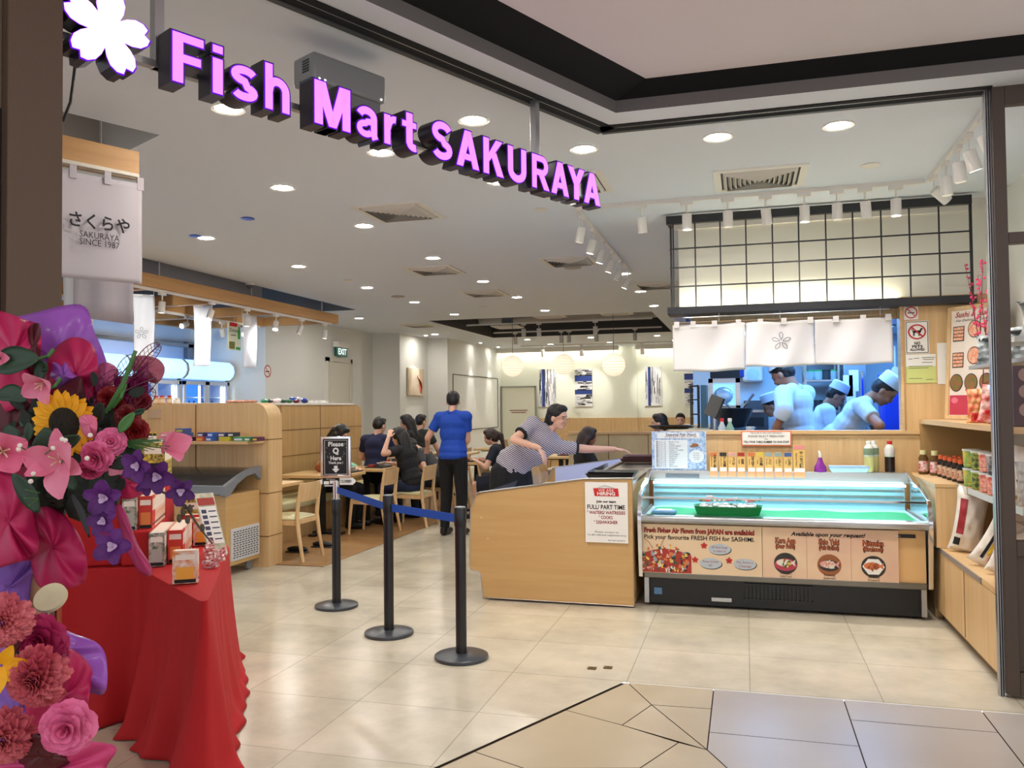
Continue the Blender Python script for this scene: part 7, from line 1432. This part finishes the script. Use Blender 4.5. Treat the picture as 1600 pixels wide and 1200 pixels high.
for q in ((163, 777, 1.42, .033, 0, .1, .1), (216, 728, 1.42, .03, 1, 0, -.2), (245, 744, 1.44, .031, 2, .1, .3), (282, 768, 1.46, .026, .5, 0, .4), (162, 815, 1.42, .027, 1.5, -.2, 0), (176, 855, 1.4, .032, 2.2, -.3, .2), (230, 757, 1.45, .02, .8, 0, 0)): orchid(*q)
mb = MB(); mb.tube([D(x, y, 1.5) for x, y in ((190, 742), (225, 758), (262, 772), (290, 790), (310, 822), (332, 850))], [.003, .003, .0025, .0025, .002, .0015], 6); mb.tube([D(x, y, 1.5) for x, y in ((276, 782), (290, 795), (303, 790))], .0018, 5)
for x, y in ((297, 795), (280, 810), (293, 812), (316, 825), (286, 800)): mb.ball(D(x, y, 1.49), (.006, .004, .008), 6)
mb.build('orchid_stem', mat('stem_brown', (70, 60, 44), .6), t)
leaf(t, [(-10, 575), (20, 562), (60, 560)], .026, LEA, 1.5); leaf(t, [(-5, 620), (20, 612), (42, 626)], .016, LEA, 1.5); leaf(t, [(74, 580), (66, 570), (60, 600)], .012, LEA, 1.52); leaf(t, [(74, 668), (70, 700), (55, 722)], .018, LEA, 1.46); leaf(t, [(125, 682), (105, 692), (80, 705)], .012, LEA, 1.44)
leaf(t, [(210, 645), (196, 662), (186, 676)], .009, LEAG, 1.46); leaf(t, [(170, 728), (196, 722), (212, 728)], .012, GRN, 1.44); leaf(t, [(120, 765), (100, 740), (92, 720)], .018, LEA, 1.5); leaf(t, [(60, 800), (45, 770), (20, 740)], .02, LEA, 1.5); leaf(t, [(112, 770), (128, 800), (140, 840)], .006, BLACK, 1.47)
leaf(t, [(10, 665), (20, 680), (22, 690)], .014, LEA, 1.5); leaf(t, [(226, 640), (218, 644), (208, 646)], .006, LEA, 1.5); leaf(t, [(160, 630), (150, 650), (150, 668)], .014, GRN, 1.52); leaf(t, [(180, 700), (205, 705), (225, 715)], .012, LEA, 1.5); leaf(t, [(45, 660), (46, 675), (44, 688)], .008, LEA, 1.48); leaf(t, [(140, 770), (165, 765), (180, 755)], .012, GRN, 1.5)
for a, b in (((170, 640), (208, 560)), ((165, 645), (212, 548)), ((176, 636), (196, 600)), ((62, 560), (83, 546)), ((70, 610), (95, 591))): MB().tube([D(*a, 1.55), D((a[0]+b[0])/2+3, (a[1]+b[1])/2+3, 1.54), D(*b, 1.55)], .0035, 6).build('green_stem', LEAG, t)
mb = MB()
for k in range(26): x = 198+FR_.uniform(-30, 60); mb.tube([D(185, 690, 1.5), D(185+(x-150)*.75, 706-FR_.uniform(0, 22), 1.49)], .001, 4)
mb.build('fern_spray', LEAG, t)
for k in range(34):
    x, y = FR_.uniform(20, 215), FR_.uniform(600, 790); a = FR_.uniform(0, 6.28); L_ = FR_.uniform(14, 30)
    leaf(t, [(x, y), (x+math.cos(a)*L_*.5+3, y+math.sin(a)*L_*.5), (x+math.cos(a)*L_, y+math.sin(a)*L_)], FR_.uniform(.006, .012), GRN if k % 3 else LEA, 1.545+FR_.uniform(-.015, .02))
# net leaves: skeleton leaves made of veins
def netleaf(pts, W, d, m_, n=12):
    pl = sm([D(x, y, d) for x, y in pts for _ in (0, 1, 2)], 4); n = len(pl); mb = MB(); L = []; Rr = []
    for i, p in enumerate(pl):
        tn = (pl[min(i+1, n-1)]-pl[max(i-1, 0)]).normalized(); sd = tn.cross(FW).normalized(); w_ = W*math.sin(PI*min(1, .04+.92*i/(n-1)))**.8; L.append(p+sd*w_); Rr.append(p-sd*w_)
    mb.tube(pl, .0012, 4); mb.tube(L, .0008, 4); mb.tube(Rr, .0008, 4)
    for i in range(1, n-2):
        for E_ in (L, Rr): mb.tube([pl[i], E_[i+1]], .0006, 3); mb.tube([pl[i].lerp(E_[i+1], .5), pl[i+1].lerp(E_[i+2 if i+2 < n else i+1], .5)], .0005, 3)
    mb.build('net_leaf', m_, t)
NETM = mat('net_wine', (90, 14, 50), .4)
netleaf([(205, 590), (222, 565), (238, 548), (250, 538)], .014, 1.56, NETM); netleaf([(185, 590), (200, 572), (212, 556)], .016, 1.58, NETM); netleaf([(205, 640), (225, 620), (240, 606)], .018, 1.55, NETM); netleaf([(180, 620), (215, 600), (245, 590)], .02, 1.57, NETM); netleaf([(140, 640), (160, 610), (190, 580)], .022, 1.58, NETM)
MB().grid(lambda u, v: D(142+62*u+10*v, 650-60*v+14*math.sin(u*3), 1.6+.015*math.sin(u*14)*math.cos(v*11)), 30, 24).build('mesh_ribbon', cloth('mesh_wine', (120, 24, 80), (170, 60, 120), tr=.3, rough=.25, bump=(60, 1.5)), t)
MB().grid(lambda u, v: D(178+54*u, 640-56*v+10*math.sin(u*4)-12*u, 1.61+.015*math.sin(u*12+1)*math.cos(v*9)), 30, 24).build('mesh_ribbon', MC['mesh_wine'], t)
mb = MB()
for x, y in ((141, 680), (83, 700), (31, 696), (29, 702), (136, 716), (48, 752), (102, 688), (97, 686), (52, 740)): mb.ball(D(x, y, 1.38), .0042, 8)
mb.build('white_berry', mat('berry', (226, 216, 206), .4), t)
mb = MB()
for a, b in (((83, 700), (60, 718)), ((31, 698), (45, 705)), ((52, 745), (60, 735)), ((40, 765), (62, 770)), ((45, 790), (58, 780)), ((38, 778), (60, 779))): mb.tube([D(*a, 1.39), D(*b, 1.42)], .0012, 4)
mb.build('berry_stem', LEAG, t)
MB().tube([D(60, 780, 1.7), D(60, 1100, 1.7), D(60, 1400, 1.75)], .02, 10).build('stand_pole', mat('stand_wood', (170, 130, 90), .6), t)
b0 = D(60, 1100, 1.7); mb = MB()
for a in (0, 2.1, 4.2): mb.tube([(b0.x, b0.y, .75), (b0.x+.28*math.cos(a), b0.y+.28*math.sin(a), .005)], .012, 8)
mb.build('stand_leg', MC['stand_wood'], t)
# lower arrangement
t = thing('flower_arrangement', 'lower bouquet with coral peonies and purple wrapping at the bottom left', 'bouquet', tuple(D(40, 1100, 1.5)))
sheet(t, [(-40, 925), (20, 940), (60, 965), (110, 988), (152, 1005), (166, 1030), (165, 1080), (140, 1082), (90, 1060), (40, 1040), (-40, 1000)], 1.45, PUR, wav=.01, seed=21)
sheet(t, [(60, 1030), (85, 1014), (115, 1016), (143, 1045), (140, 1085), (132, 1130), (126, 1170), (80, 1160), (40, 1120)], 1.42, MAG, wav=.016, seed=22)
sheet(t, [(-40, 1040), (60, 1060), (90, 1130), (60, 1170), (-40, 1180)], 1.47, PURL, wav=.012, seed=23)
sheet(t, [(20, 1190), (60, 1165), (120, 1158), (180, 1166), (168, 1195), (150, 1230), (60, 1260), (-40, 1260), (-40, 1210)], 1.36, cloth('wrap_rose', (214, 70, 130), tr=.3, rough=.5, bump=(9, .5)), wav=.012, seed=24)
sheet(t, [(30, 1170), (60, 1155), (95, 1160), (110, 1190), (70, 1205), (35, 1200)], 1.34, DKR, wav=.006, seed=25)
def peony(px, py, d, R, m_, seed, tx=0, ty=0):
    M_ = FM(px, py, d, tx, ty); mb = MB(); r = random.Random(seed)
    for j in range(12):
        q = j/11; n = 6+j
        for k in range(n): petal(mb, M_, 2*PI*k/n+r.uniform(-.3, .3)+j, R*.04+R*.2*q, R*(.4+.42*q), R*(.13+.1*q), .1+1.25*q, .3+.5*q, .5, 4, 4, ruf=.16, ph=r.uniform(0, 6), z0=R*.25*(1-q)-R*.2*q)
    return mb.build('peony', m_, t)
peony(55, 1062, 1.3, .05, PEO, 1, .1, .1); peony(4, 972, 1.32, .044, PEO, 2, 0, .3); peony(4, 1155, 1.28, .046, PEO, 3, .1, .3)
rose(t, 60, 1000, 1.36, .036, PEOD, 0, .1, 1); rose(t, 76, 1010, 1.38, .028, PEOD, .2, .4, 2); rose(t, 103, 1140, 1.26, .038, ROS, -.1, .2, 1)
lily(t, 2, 1040, 1.29, .035, SUNP, 0, .4, .2, 7, 1.0, .3, .3, 'yellow_daisy', False)
leaf(t, [(85, 1180), (60, 1160), (30, 1180)], .02, DKR, 1.3); leaf(t, [(20, 1165), (60, 1150), (72, 1144)], .003, LEA, 1.3); leaf(t, [(28, 1000), (22, 1010), (10, 1012)], .01, DKR, 1.33); leaf(t, [(30, 1010), (38, 1020), (40, 1030)], .016, GRN, 1.4)
mb = MB(); c = D(79, 934, 1.5); m = FM(79, 934, 1.5, -.75, 0); mb.lathe([(.001, .004), (.028, .004), (.0285, -.004), (.001, -.004)], n=28, cap=False); mb.bm.transform(m)
tt_ = thing('round_stool', 'small round pale topped stand between the two bouquets', 'stand', (c.x, c.y, 0)); mb.build('top_disc', mat('disc_cream', (206, 196, 160), .6), tt_)
mb = MB(); b = c+V((0, 0, -.01))
for dx, dy in ((-.012, 0), (.014, .0), (0, .02)): mb.cyl((b.x+dx, b.y+dy, 0), (b.x+dx, b.y+dy, b.z), .004, n=8)
mb.build('leg', mat('copper', (150, 70, 50), .25, .8), tt_)
# ================================================================ PEOPLE
SKIN = mat('skin', (226, 176, 150), .5); SKIN2 = mat('skin_tan', (176, 118, 88), .5); HAIR = mat('hair_black', (20, 16, 16), .35, bump=(90, .6)); HAIRB = mat('hair_brown', (52, 34, 26), .4, bump=(90, .6))
EYE_ = mat('eye_dark', (20, 14, 12), .3); LIP = mat('lip', (186, 90, 90), .5)
SHOE = mat('shoe_black', (18, 18, 20), .4)
def remesh(mb, name, m_, par, vox, smooth=4):
    bm = mb.bm; bmesh.ops.recalc_face_normals(bm, faces=bm.faces); me = bpy.data.meshes.new(name); bm.to_mesh(me); bm.free()
    o = bpy.data.objects.new(name, me); COL.objects.link(o); q = o.modifiers.new('r', 'REMESH'); q.mode = 'VOXEL'; q.voxel_size = vox
    s_ = o.modifiers.new('s', 'SMOOTH'); s_.factor = .5; s_.iterations = smooth
    bpy.context.view_layer.update(); me2 = bpy.data.meshes.new_from_object(o.evaluated_get(bpy.context.evaluated_depsgraph_get())); bpy.data.objects.remove(o); bpy.data.meshes.remove(me)
    me2.name = name; me2.materials.clear(); me2.materials.append(m_); return link(name, me2, par, ang=180)
def ik(a, c, l1, l2, hint):
    a, c = V(a), V(c); d = c-a; L = min(d.length, (l1+l2)*.999); dn = d.normalized(); c2 = a+dn*L; x = (l1*l1-l2*l2+L*L)/(2*L); h = math.sqrt(max(0, l1*l1-x*x)); hv = V(hint); hv = (hv-dn*hv.dot(dn)).normalized(); return a+dn*x+hv*h, c2
def person(lb, loc, head, s=1.0, pel=None, lean=(0, 0), look=(0, 0), hL=None, hR=None, eL=None, eR=None, sit=False, skin=SKIN, shirt=None, pants=None, hair=HAIR, hs='short', sleeve='short', skirt=None, legs=None, fine=.009, cap=None, twist=0, handdir=None, fingers=True, group=None, collar=None, cuff=None, roll=0):
    """head: facing angle of the pelvis (0 = +y). lean=(forward, right) of the trunk in radians; hands given in world coordinates"""
    R_ = Matrix.Rotation(head, 4, 'Z'); t = thing('person', lb, 'person', loc, head, group=group); O = V(loc)
    def W(p): return O+(R_ @ V(p))*s
    ph = .93 if not sit else .54
    pc = V(pel) if pel else V((0, 0, ph)); Lm = Matrix.Rotation(lean[1], 4, 'Y') @ Matrix.Rotation(-lean[0], 4, 'X') @ Matrix.Rotation(twist, 4, 'Z')
    def T(p, k=1): return W(pc+(Matrix.Rotation(lean[1]*k, 4, 'Y') @ Matrix.Rotation(-lean[0]*k, 4, 'X') @ Matrix.Rotation(twist*k, 4, 'Z')) @ V(p)) if k != 1 else W(pc+Lm @ V(p))
    neck = T((0, .0, .52)); shl = [T((-.175, 0, .47)), T((.175, 0, .47))]; chest = T((0, .01, .34)); belly = T((0, .01, .14), .7); pelv = W(pc)
    Hm = Lm @ Matrix.Rotation(roll, 4, 'Y') @ Matrix.Rotation(look[0], 4, 'Z') @ Matrix.Rotation(-look[1], 4, 'X'); hc = pc+Lm @ V((0, .0, .56))+Hm @ V((0, .03, .10))
    def Hd(p): return O+(R_ @ (hc+Hm @ V(p)))*s
    HR = (R_ @ Hm).to_3x3()
    mb = MB(); b = lambda c, r, n=14, M=None: mb.ball(c, tuple(x*s for x in r), n, M or HR)
    b(Hd((0, -.005, .035)), (.074, .092, .088), 18); b(Hd((0, .022, -.02)), (.058, .068, .075), 16); b(Hd((0, .05, -.068)), (.036, .036, .03)); b(Hd((0, .09, -.012)), (.011, .016, .018)); mb.cap(Hd((0, .084, .02)), Hd((0, .098, -.014)), .008*s, .011*s, 8)
    for q in (-1, 1): b(Hd((q*.074, -.005, -.005)), (.01, .02, .03)); b(Hd((q*.03, .07, -.02)), (.022, .018, .02)); mb.cap(Hd((q*.045, .07, .035)), Hd((q*.015, .084, .032)), .007*s, .007*s, 8)
    b(Hd((0, .084, -.044)), (.02, .01, .008)); mb.cap(T((0, -.01, .5)), Hd((0, -.02, -.05)), .05*s, .048*s)
    wm = R_.to_3x3() @ Lm.to_3x3(); tr = lambda p, r, k=1: mb.ball(T(p, k), tuple(x*s for x in r), 14, wm)
    tr((0, 0, .40), (.17, .10, .13)); tr((0, .01, .28), (.155, .105, .16)); tr((0, .01, .12), (.14, .10, .14), .7); mb.ball(pelv, (.16*s, .115*s, .12*s), 14, R_.to_3x3())
    mb.cap(shl[0], shl[1], .062*s, .062*s); mb.cap(T((0, 0, .49)), T((-.13, 0, .475)), .055*s, .05*s); mb.cap(T((0, 0, .49)), T((.13, 0, .475)), .055*s, .05*s)
    if hL is None: hL = tuple(W((-.24, .1, .82)) if not sit else W((-.16, .36, .76)))
    if hR is None: hR = tuple(W((.24, .1, .82)) if not sit else W((.16, .36, .76)))
    sl = MB(); armj = []
    for k, (sh, hd, eh) in enumerate(((shl[0], hL, eL), (shl[1], hR, eR))):
        sg = -1 if k == 0 else 1; eh = eh or tuple((R_ @ V((sg*.8, -.5, -.6))))
        el, wr = ik(sh, hd, .285*s, .255*s, eh); armj.append((sh, el, wr)); mb.cap(sh, el, .048*s, .04*s); mb.cap(el, wr, .039*s, .026*s)
        fd = (wr-el).normalized(); fd = (V(handdir[k]).normalized() if handdir and handdir[k] else fd); up_ = (R_ @ V((0, 0, 1))); sd = fd.cross(up_); sd = sd.normalized() if sd.length > .1 else V((1, 0, 0)); nz_ = sd.cross(fd).normalized(); hm3 = Matrix((fd, sd, nz_)).transposed()
        pc_ = wr+fd*.05*s; mb.ball(pc_, (.05*s, .038*s, .016*s), 12, hm3)
        for j in range(4):
            y = (-.027+.018*j)*s; L = (.07, .08, .075, .06)[j]*s; a = wr+fd*.085*s+sd*y; m1 = a+fd*L*.5-nz_*.006*s+sd*y*.25; m2 = m1+(fd*.75-nz_*.5).normalized()*L*.5
            mb.cap(a, m1, .0095*s, .0085*s, 7); mb.cap(m1, m2, .0085*s, .007*s, 7)
        q = wr+fd*.03*s-sd*sg*-1*.0*s; sgn = -1 if sd.dot(R_ @ V((1, 0, 0)))*sg > 0 else 1; a = wr+fd*.025*s+sd*.03*s*sgn; m1 = a+(fd*.7+sd*sgn*.7).normalized()*.035*s; m2 = m1+(fd*.95+sd*sgn*.2-nz_*.2).normalized()*.03*s; mb.cap(a, m1, .012*s, .01*s, 7); mb.cap(m1, m2, .01*s, .0085*s, 7)
        if cuff: q1 = sh.lerp(el, .58); q2 = sh.lerp(el, .66); cf = MB(); cf.cyl(q1, q2, .0665*s, .0645*s, 18); cf.build('sleeve_cuff', cuff, t)
        if sleeve == 'short': sl.cap(sh, sh.lerp(el, .62), .068*s, .062*s, 12, fe=True)
        elif sleeve == 'half': sl.cap(sh, el, .078*s, .072*s, 12); sl.cap(el, el.lerp(wr, .25), .074*s, .07*s, 12, fe=True); 
        elif sleeve == 'long': sl.cap(sh, el, .066*s, .056*s); sl.cap(el, el.lerp(wr, .93), .056*s, .042*s, 12, fe=True)
    if legs: hk = [(V(a), V(k_), V(n_)) for a, k_, n_ in legs]
    elif sit: hk = [(W((q*.09, 0, pc.z-.02)), W((q*.14, .40, .50)), W((q*.14, .38, .09))) for q in (-1, 1)]
    else: hk = [(W((q*.09, 0, pc.z-.03)), W((q*.10, .03, .49)), W((q*.11, -.01, .085))) for q in (-1, 1)]
    pm = MB(); sm_ = []
    for a, k_, n_ in hk:
        mb.cap(a, k_, .082*s, .054*s); mb.cap(k_, n_, .054*s, .034*s); fw = R_ @ V((0, 1, 0)); toe = n_+fw*.15*s+V((0, 0, -.045*s)); hee = n_+fw*-.03*s+V((0, 0, -.045*s)); mb.cap(hee, toe, .036*s, .03*s); sm_.append((hee, toe, n_))
        if pants: pm.cap(a, k_, .098*s, .072*s, 14); pm.cap(k_, n_+V((0, 0, .0)), .072*s, .056*s, 14, fe=True)
    body = remesh(mb, 'body', skin, t, fine, 3)
    ob = MB(); 
    for q in (-1, 1): ob.ball(Hd((q*.031, .0815, .012)), (.011*s, .005*s, .0055*s), 8, HR)
    ob.build('eyes', EYE_, t); ob = MB(); ob.ball(Hd((0, .092, -.046)), (.018*s, .004*s, .006*s), 8, HR); ob.build('mouth', LIP, t)
    ob = MB()
    for q in (-1, 1): ob.cap(Hd((q*.048, .076, .034)), Hd((q*.014, .09, .034)), .0035*s, .003*s, 6)
    ob.build('eyebrows', hair, t)
    if shirt:
        tr2 = lambda p, r, k=1: sl.ball(T(p, k), tuple(x*s for x in r), 16, wm)
        tr2((0, 0, .40), (.187, .118, .13)); tr2((0, .01, .28), (.175, .123, .17)); tr2((0, .01, .12), (.165, .12, .15), .7); sl.cap(shl[0], shl[1], .076*s, .076*s); sl.cap(T((0, -.01, .47)), T((0, -.005, .525)), .066*s, .056*s, 14, fe=True); tr2((0, .0, .01), (.186, .144, .085), .3); tr2((0, .005, .07), (.182, .138, .1), .5); 
        for q in (-1, 1): sl.cap(T((q*.03, 0, .5)), T((q*.14, 0, .475)), .064*s, .06*s)
        remesh(sl, 'shirt', shirt, t, fine, 12)
    if collar:
        cb = MB(); cb.lathe([(.06*s, 0), (.064*s, .02*s), (.058*s, .045*s), (.052*s, .045*s), (.055*s, 0)], c=T((0, -.012, .49)), axis=(T((0, 0, .6))-T((0, 0, .5))), n=20, cap=False); cb.build('collar', collar, t)
    if pants and not skirt:
        pm.ball(pelv, (.175*s, .13*s, .13*s), 14, R_.to_3x3()); remesh(pm, 'trousers', pants, t, fine, 9)
    if skirt:
        pm = MB() if not pants else pm; pm.ball(pelv, (.178*s, .14*s, .13*s), 14, R_.to_3x3())
        for a, k_, n_ in hk: pm.cap(a, a.lerp(k_, .95), .12*s, .14*s, 14, fe=True)
        pm.cap((hk[0][0]+hk[1][0])/2, (hk[0][1]+hk[1][1])/2, .14*s, .16*s, 16, fe=True); remesh(pm, 'skirt', skirt, t, fine*1.2, 3)
    sb = MB()
    for hee, toe, n_ in sm_: sb.cap(hee, toe, .044*s, .037*s); sb.cap(hee+V((0, 0, .03)), n_+V((0, 0, -.01)), .042*s, .045*s)
    remesh(sb, 'shoes', SHOE, t, fine*1.1, 1)
    hb = MB(); hh = lambda p, r: hb.ball(Hd(p), tuple(x*s for x in r), 16, HR)
    if hs == 'short':
        hh((0, -.018, .055), (.083, .093, .082)); hh((0, -.045, .02), (.08, .068, .08)); hh((0, .05, .1), (.06, .035, .03))
    else:
        hh((0, -.02, .052), (.087, .098, .088)); hh((0, -.05, .0), (.084, .068, .1)); hh((0, .03, .1), (.072, .05, .038))
        for q in ((-1, 1) if hs != 'low' else ()): hh((q*.07, .01, .03), (.022, .05, .06))
        if hs == 'long': 
            for q in (-1, 1): hb.cap(Hd((q*.06, -.03, -.02)), Hd((q*.07, -.04, -.17)), .045*s, .04*s)
            hb.cap(Hd((0, -.07, 0)), Hd((0, -.08, -.22)), .075*s, .06*s)
        if hs == 'pony': hb.cap(Hd((0, -.1, .04)), Hd((0, -.15, -.02)), .035*s, .04*s); hb.cap(Hd((0, -.15, -.02)), Hd((0, -.13, -.22)), .042*s, .02*s)
        if hs == 'low': hb.cap(Hd((0, -.08, -.06)), Hd((0, -.11, -.24)), .05*s, .035*s); hb.cap(Hd((0, -.07, -.02)), Hd((0, -.1, -.12)), .055*s, .04*s); hb.cap(Hd((0, -.1, -.12)), Hd((-.02, -.1, -.2)), .035*s, .02*s)
    if cap is None or True: remesh(hb, 'hair', hair, t, fine, 2)
    if cap:
        cb = MB(); ax = HR @ V((0, -.18, 1)); cb.lathe([(.094*s, 0), (.097*s, .01*s), (.09*s, .085*s), (.075*s, .1*s), (.001, .102*s)], c=Hd((0, -.012, .065)), axis=ax, n=24, cap=False); cb.build('chef_cap', cap, t); cb = MB(); cb.lathe([(.098*s, 0), (.099*s, .03*s)], c=Hd((0, -.012, .066)), axis=ax, n=24, cap=False); cb.build('cap_band', mat('cap_band', (214, 222, 232), .6), t)
    return t, Hd, T, W, HR
SH = dict(
 blue=mat('shirt_blue', (22, 74, 184), .75, bump=(26, .35)), black=mat('shirt_black', (20, 20, 24), .8, bump=(26, .35)), navy=mat('shirt_navy', (18, 26, 66), .8, bump=(26, .35)), dnavy=mat('shirt_dnavy', (22, 28, 44), .8), mint=mat('shirt_mint', (150, 206, 172), .8), grey=mat('shirt_grey', (66, 66, 68), .8), char=mat('shirt_char', (48, 50, 48), .8), chef=mat('chef_white', (208, 222, 238), .75, bump=(14, .5)), trouser=mat('trouser_black', (14, 14, 18), .85, bump=(20, .3)), jean=mat('jeans', (28, 38, 68), .85))
def stripes(name, c1, c2, n):
    m = mat(name, c1, .8); nt = m.node_tree; tc = nt.nodes.new('ShaderNodeTexCoord'); w_ = nt.nodes.new('ShaderNodeTexWave'); w_.bands_direction = 'Z'; w_.inputs['Scale'].default_value = n; mp = nt.nodes.new('ShaderNodeMapping'); mp.inputs['Rotation'].default_value = (.2, .55, 0)
    nt.links.new(tc.outputs['Object'], mp.inputs[0]); nt.links.new(mp.outputs[0], w_.inputs[0]); r = nt.nodes.new('ShaderNodeValToRGB'); r.color_ramp.elements[0].color = lin(c1); r.color_ramp.elements[1].color = lin(c2); r.color_ramp.elements[0].position = .42; r.color_ramp.elements[1].position = .58
    nt.links.new(w_.outputs['Fac'], r.inputs[0]); nt.links.new(r.outputs[0], nt.nodes['Principled BSDF'].inputs['Base Color']); return m
STR = stripes('shirt_striped', (50, 50, 62), (216, 212, 220), 19)
# waiter, seen from behind, hand out to the left
wx, wy = -3.42, 9.45
person('standing waiter in a royal blue polo shirt and black trousers, back to the camera', (wx, wy, .0), -.1, 1.02, lean=(.06, -.02), look=(.35, .15), hL=P('y', wy+.25, 668, 698), hR=P('y', wy+.3, 727, 694), eL=(-.5, -.9, -.9), eR=(.5, -.9, -.6), shirt=SH['blue'], pants=SH['trouser'], collar=SH['blue'], fine=.008)
# leaning woman in a striped top
gy = 7.8
hip = P('y', gy, 812, 742); G = dict(loc=(hip.x, gy, 0), head=-PI/2-.55)
gt = person('woman in a striped tee and glasses stretching her arm over the island freezer', (hip.x-.09, gy, 0), -2.4, 1.04, pel=(0, 0, .89), lean=(.42, -.7), look=(.75, -.28), roll=.38, cuff=SH['black'], hL=P('y', 8.15, 964, 702), hR=P('y', gy-.3, 842, 700), eR=(-1, .1, .25), eL=(0, .3, -.8), handdir=((1, .1, -.12), (.5, -.1, -.8)), shirt=STR, skirt=SH['trouser'], hs='low', fine=.007)
HdG, TG = gt[1], gt[2]
mb = MB()
for q in (-1, 1): mb.tube([HdG((q*.032+.022*math.cos(a), .1, .008+.022*math.sin(a))) for a in [2*PI*k/16 for k in range(17)]], .0018, 5); mb.tube([HdG((q*.054, .098, .01)), HdG((q*.074, .0, .01))], .0016, 5)
mb.tube([HdG((-.01, .101, .01)), HdG((.01, .101, .01))], .0016, 5); mb.build('glasses', mat('glasses_gold', (190, 160, 140), .3, .8), gt[0])
mb = MB(); mb.tube([TG((.082*math.cos(a), -.004+.08*math.sin(a)+.01, .505-.05*max(0, math.sin(a)))) for a in [2*PI*k/20 for k in range(21)]], .013, 8); mb.build('neck_trim', SH['black'], gt[0])
# ponytailed woman sitting, facing left
person('seated woman in a dark top with a brown ponytail, facing left', (-3.22, 11.0, 0), PI/2+.1, .96, sit=True, lean=(.25, 0), look=(.1, .1), hL=(-3.58, 10.85, .80), hR=(-3.6, 11.1, .80), skin=SKIN, shirt=SH['dnavy'], skirt=SH['dnavy'], hair=HAIRB, hs='pony', fine=.009)
# woman in black
person('seated woman in black with jeans gesturing with one hand, facing left', (-4.2, 10.1, 0), PI/2-.25, 1.0, sit=True, lean=(.32, 0), look=(.25, .0), hL=P('y', 9.85, 607, 684), hR=(-4.6, 10.3, .8), eL=(.1, -.3, -.8), shirt=SH['black'], pants=SH['jean'], hs='long', fine=.008)
person('seated man in a navy shirt, back to the camera', (-4.95, 10.5, 0), -.05, 1.02, sit=True, pel=(0, 0, .62), lean=(.15, 0), look=(-.2, .1), shirt=SH['navy'], pants=SH['trouser'], fine=.01)
person('seated woman with long black hair behind the gesturing woman', (-5.0, 11.95, 0), PI/2+.3, 1.0, sit=True, pel=(0, 0, .66), lean=(.05, 0), look=(0, .2), shirt=SH['black'], pants=SH['trouser'], hs='long', fine=.011)
person('seated man in a charcoal tee with cropped hair, back to the camera', (-5.2, 12.75, 0), -.1, 1.02, sit=True, pel=(0, 0, .62), look=(-.3, .1), shirt=SH['char'], pants=SH['trouser'], fine=.011)
person('hunched person in grey half hidden by the waiter', (-4.12, 11.0, 0), PI/2+.2, 1.0, sit=True, lean=(.7, 0), look=(0, .3), hR=P('y', 10.7, 644, 702), shirt=SH['grey'], pants=SH['trouser'], fine=.011)
person('seated woman in a mint top behind the queue sign', (-5.28, 9.74, 0), -PI/2+.1, 1.0, sit=True, pel=(0, 0, .6), lean=(.2, 0), look=(0, .45), shirt=SH['mint'], pants=SH['trouser'], hs='long', sleeve='long', fine=.01)
person('seated woman with dark brown hair behind the leaning woman', (-1.95, 9.95, 0), -PI/2+.5, .98, sit=True, lean=(.1, 0), look=(0, .2), shirt=SH['black'], pants=SH['trouser'], hair=HAIRB, hs='long', fine=.01, skin=SKIN2)
person('seated woman with a hair clip behind the booth partition, facing left', (-1.05, 11.0, 0), PI/2, 1.02, sit=True, pel=(0, 0, .62), look=(0, .1), shirt=SH['black'], pants=SH['trouser'], hs='low', fine=.01)
person('seated man facing the camera by the level striped canvas', (-1.05, 14.2, 0), PI, 1.0, sit=True, pel=(0, 0, .62), look=(0, .1), shirt=SH['dnavy'], pants=SH['trouser'], fine=.012)
# chefs
cy1 = 8.3; c1 = P('y', cy1, 1243, 620)
person('broad chef in a white jacket with rolled sleeves working left of centre in the kitchen', (c1.x+.05, cy1, 0), PI/2-.6, 1.16, pel=(0, 0, .95), lean=(.12, 0), look=(.15, .5), hL=(c1.x-.24, cy1-.34, 1.22), hR=(c1.x-.3, cy1+.1, 1.24), skin=SKIN2, shirt=SH['chef'], pants=SH['trouser'], sleeve='half', cap=SH['chef'], collar=SH['chef'], fine=.009)
c2 = P('y', 9.5, 1274, 640)
person('young chef in white at the rear of the kitchen', (c2.x, 9.5, 0), -PI/2+.1, 1.05, lean=(.2, 0), look=(0, .45), skin=SKIN2, shirt=SH['chef'], pants=SH['trouser'], cap=SH['chef'], hL=(c2.x+.35, 9.6, 1.05), hR=(c2.x+.35, 9.4, 1.05), fine=.011)
c3 = P('y', 8.35, 1290, 650)
person('chef in white bending forward at the right of the kitchen window', (c3.x, 8.35, 0), -PI/2-.2, 1.15, pel=(0, 0, .95), lean=(.66, 0), look=(0, .2), skin=SKIN2, shirt=SH['chef'], pants=SH['trouser'], cap=SH['chef'], hL=(c3.x+.5, 8.4, 1.2), hR=(c3.x+.42, 8.08, 1.2), eL=(.3, .3, -.6), eR=(.3, -.3, -.6), fine=.009)
c4 = P('y', 9.3, 1222, 610)
person('chef in white half hidden behind the broad chef', (c4.x+.02, 9.35, 0), PI/2, .97, lean=(.1, 0), look=(0, .4), skin=SKIN2, shirt=SH['chef'], pants=SH['trouser'], cap=SH['chef'], fine=.011)
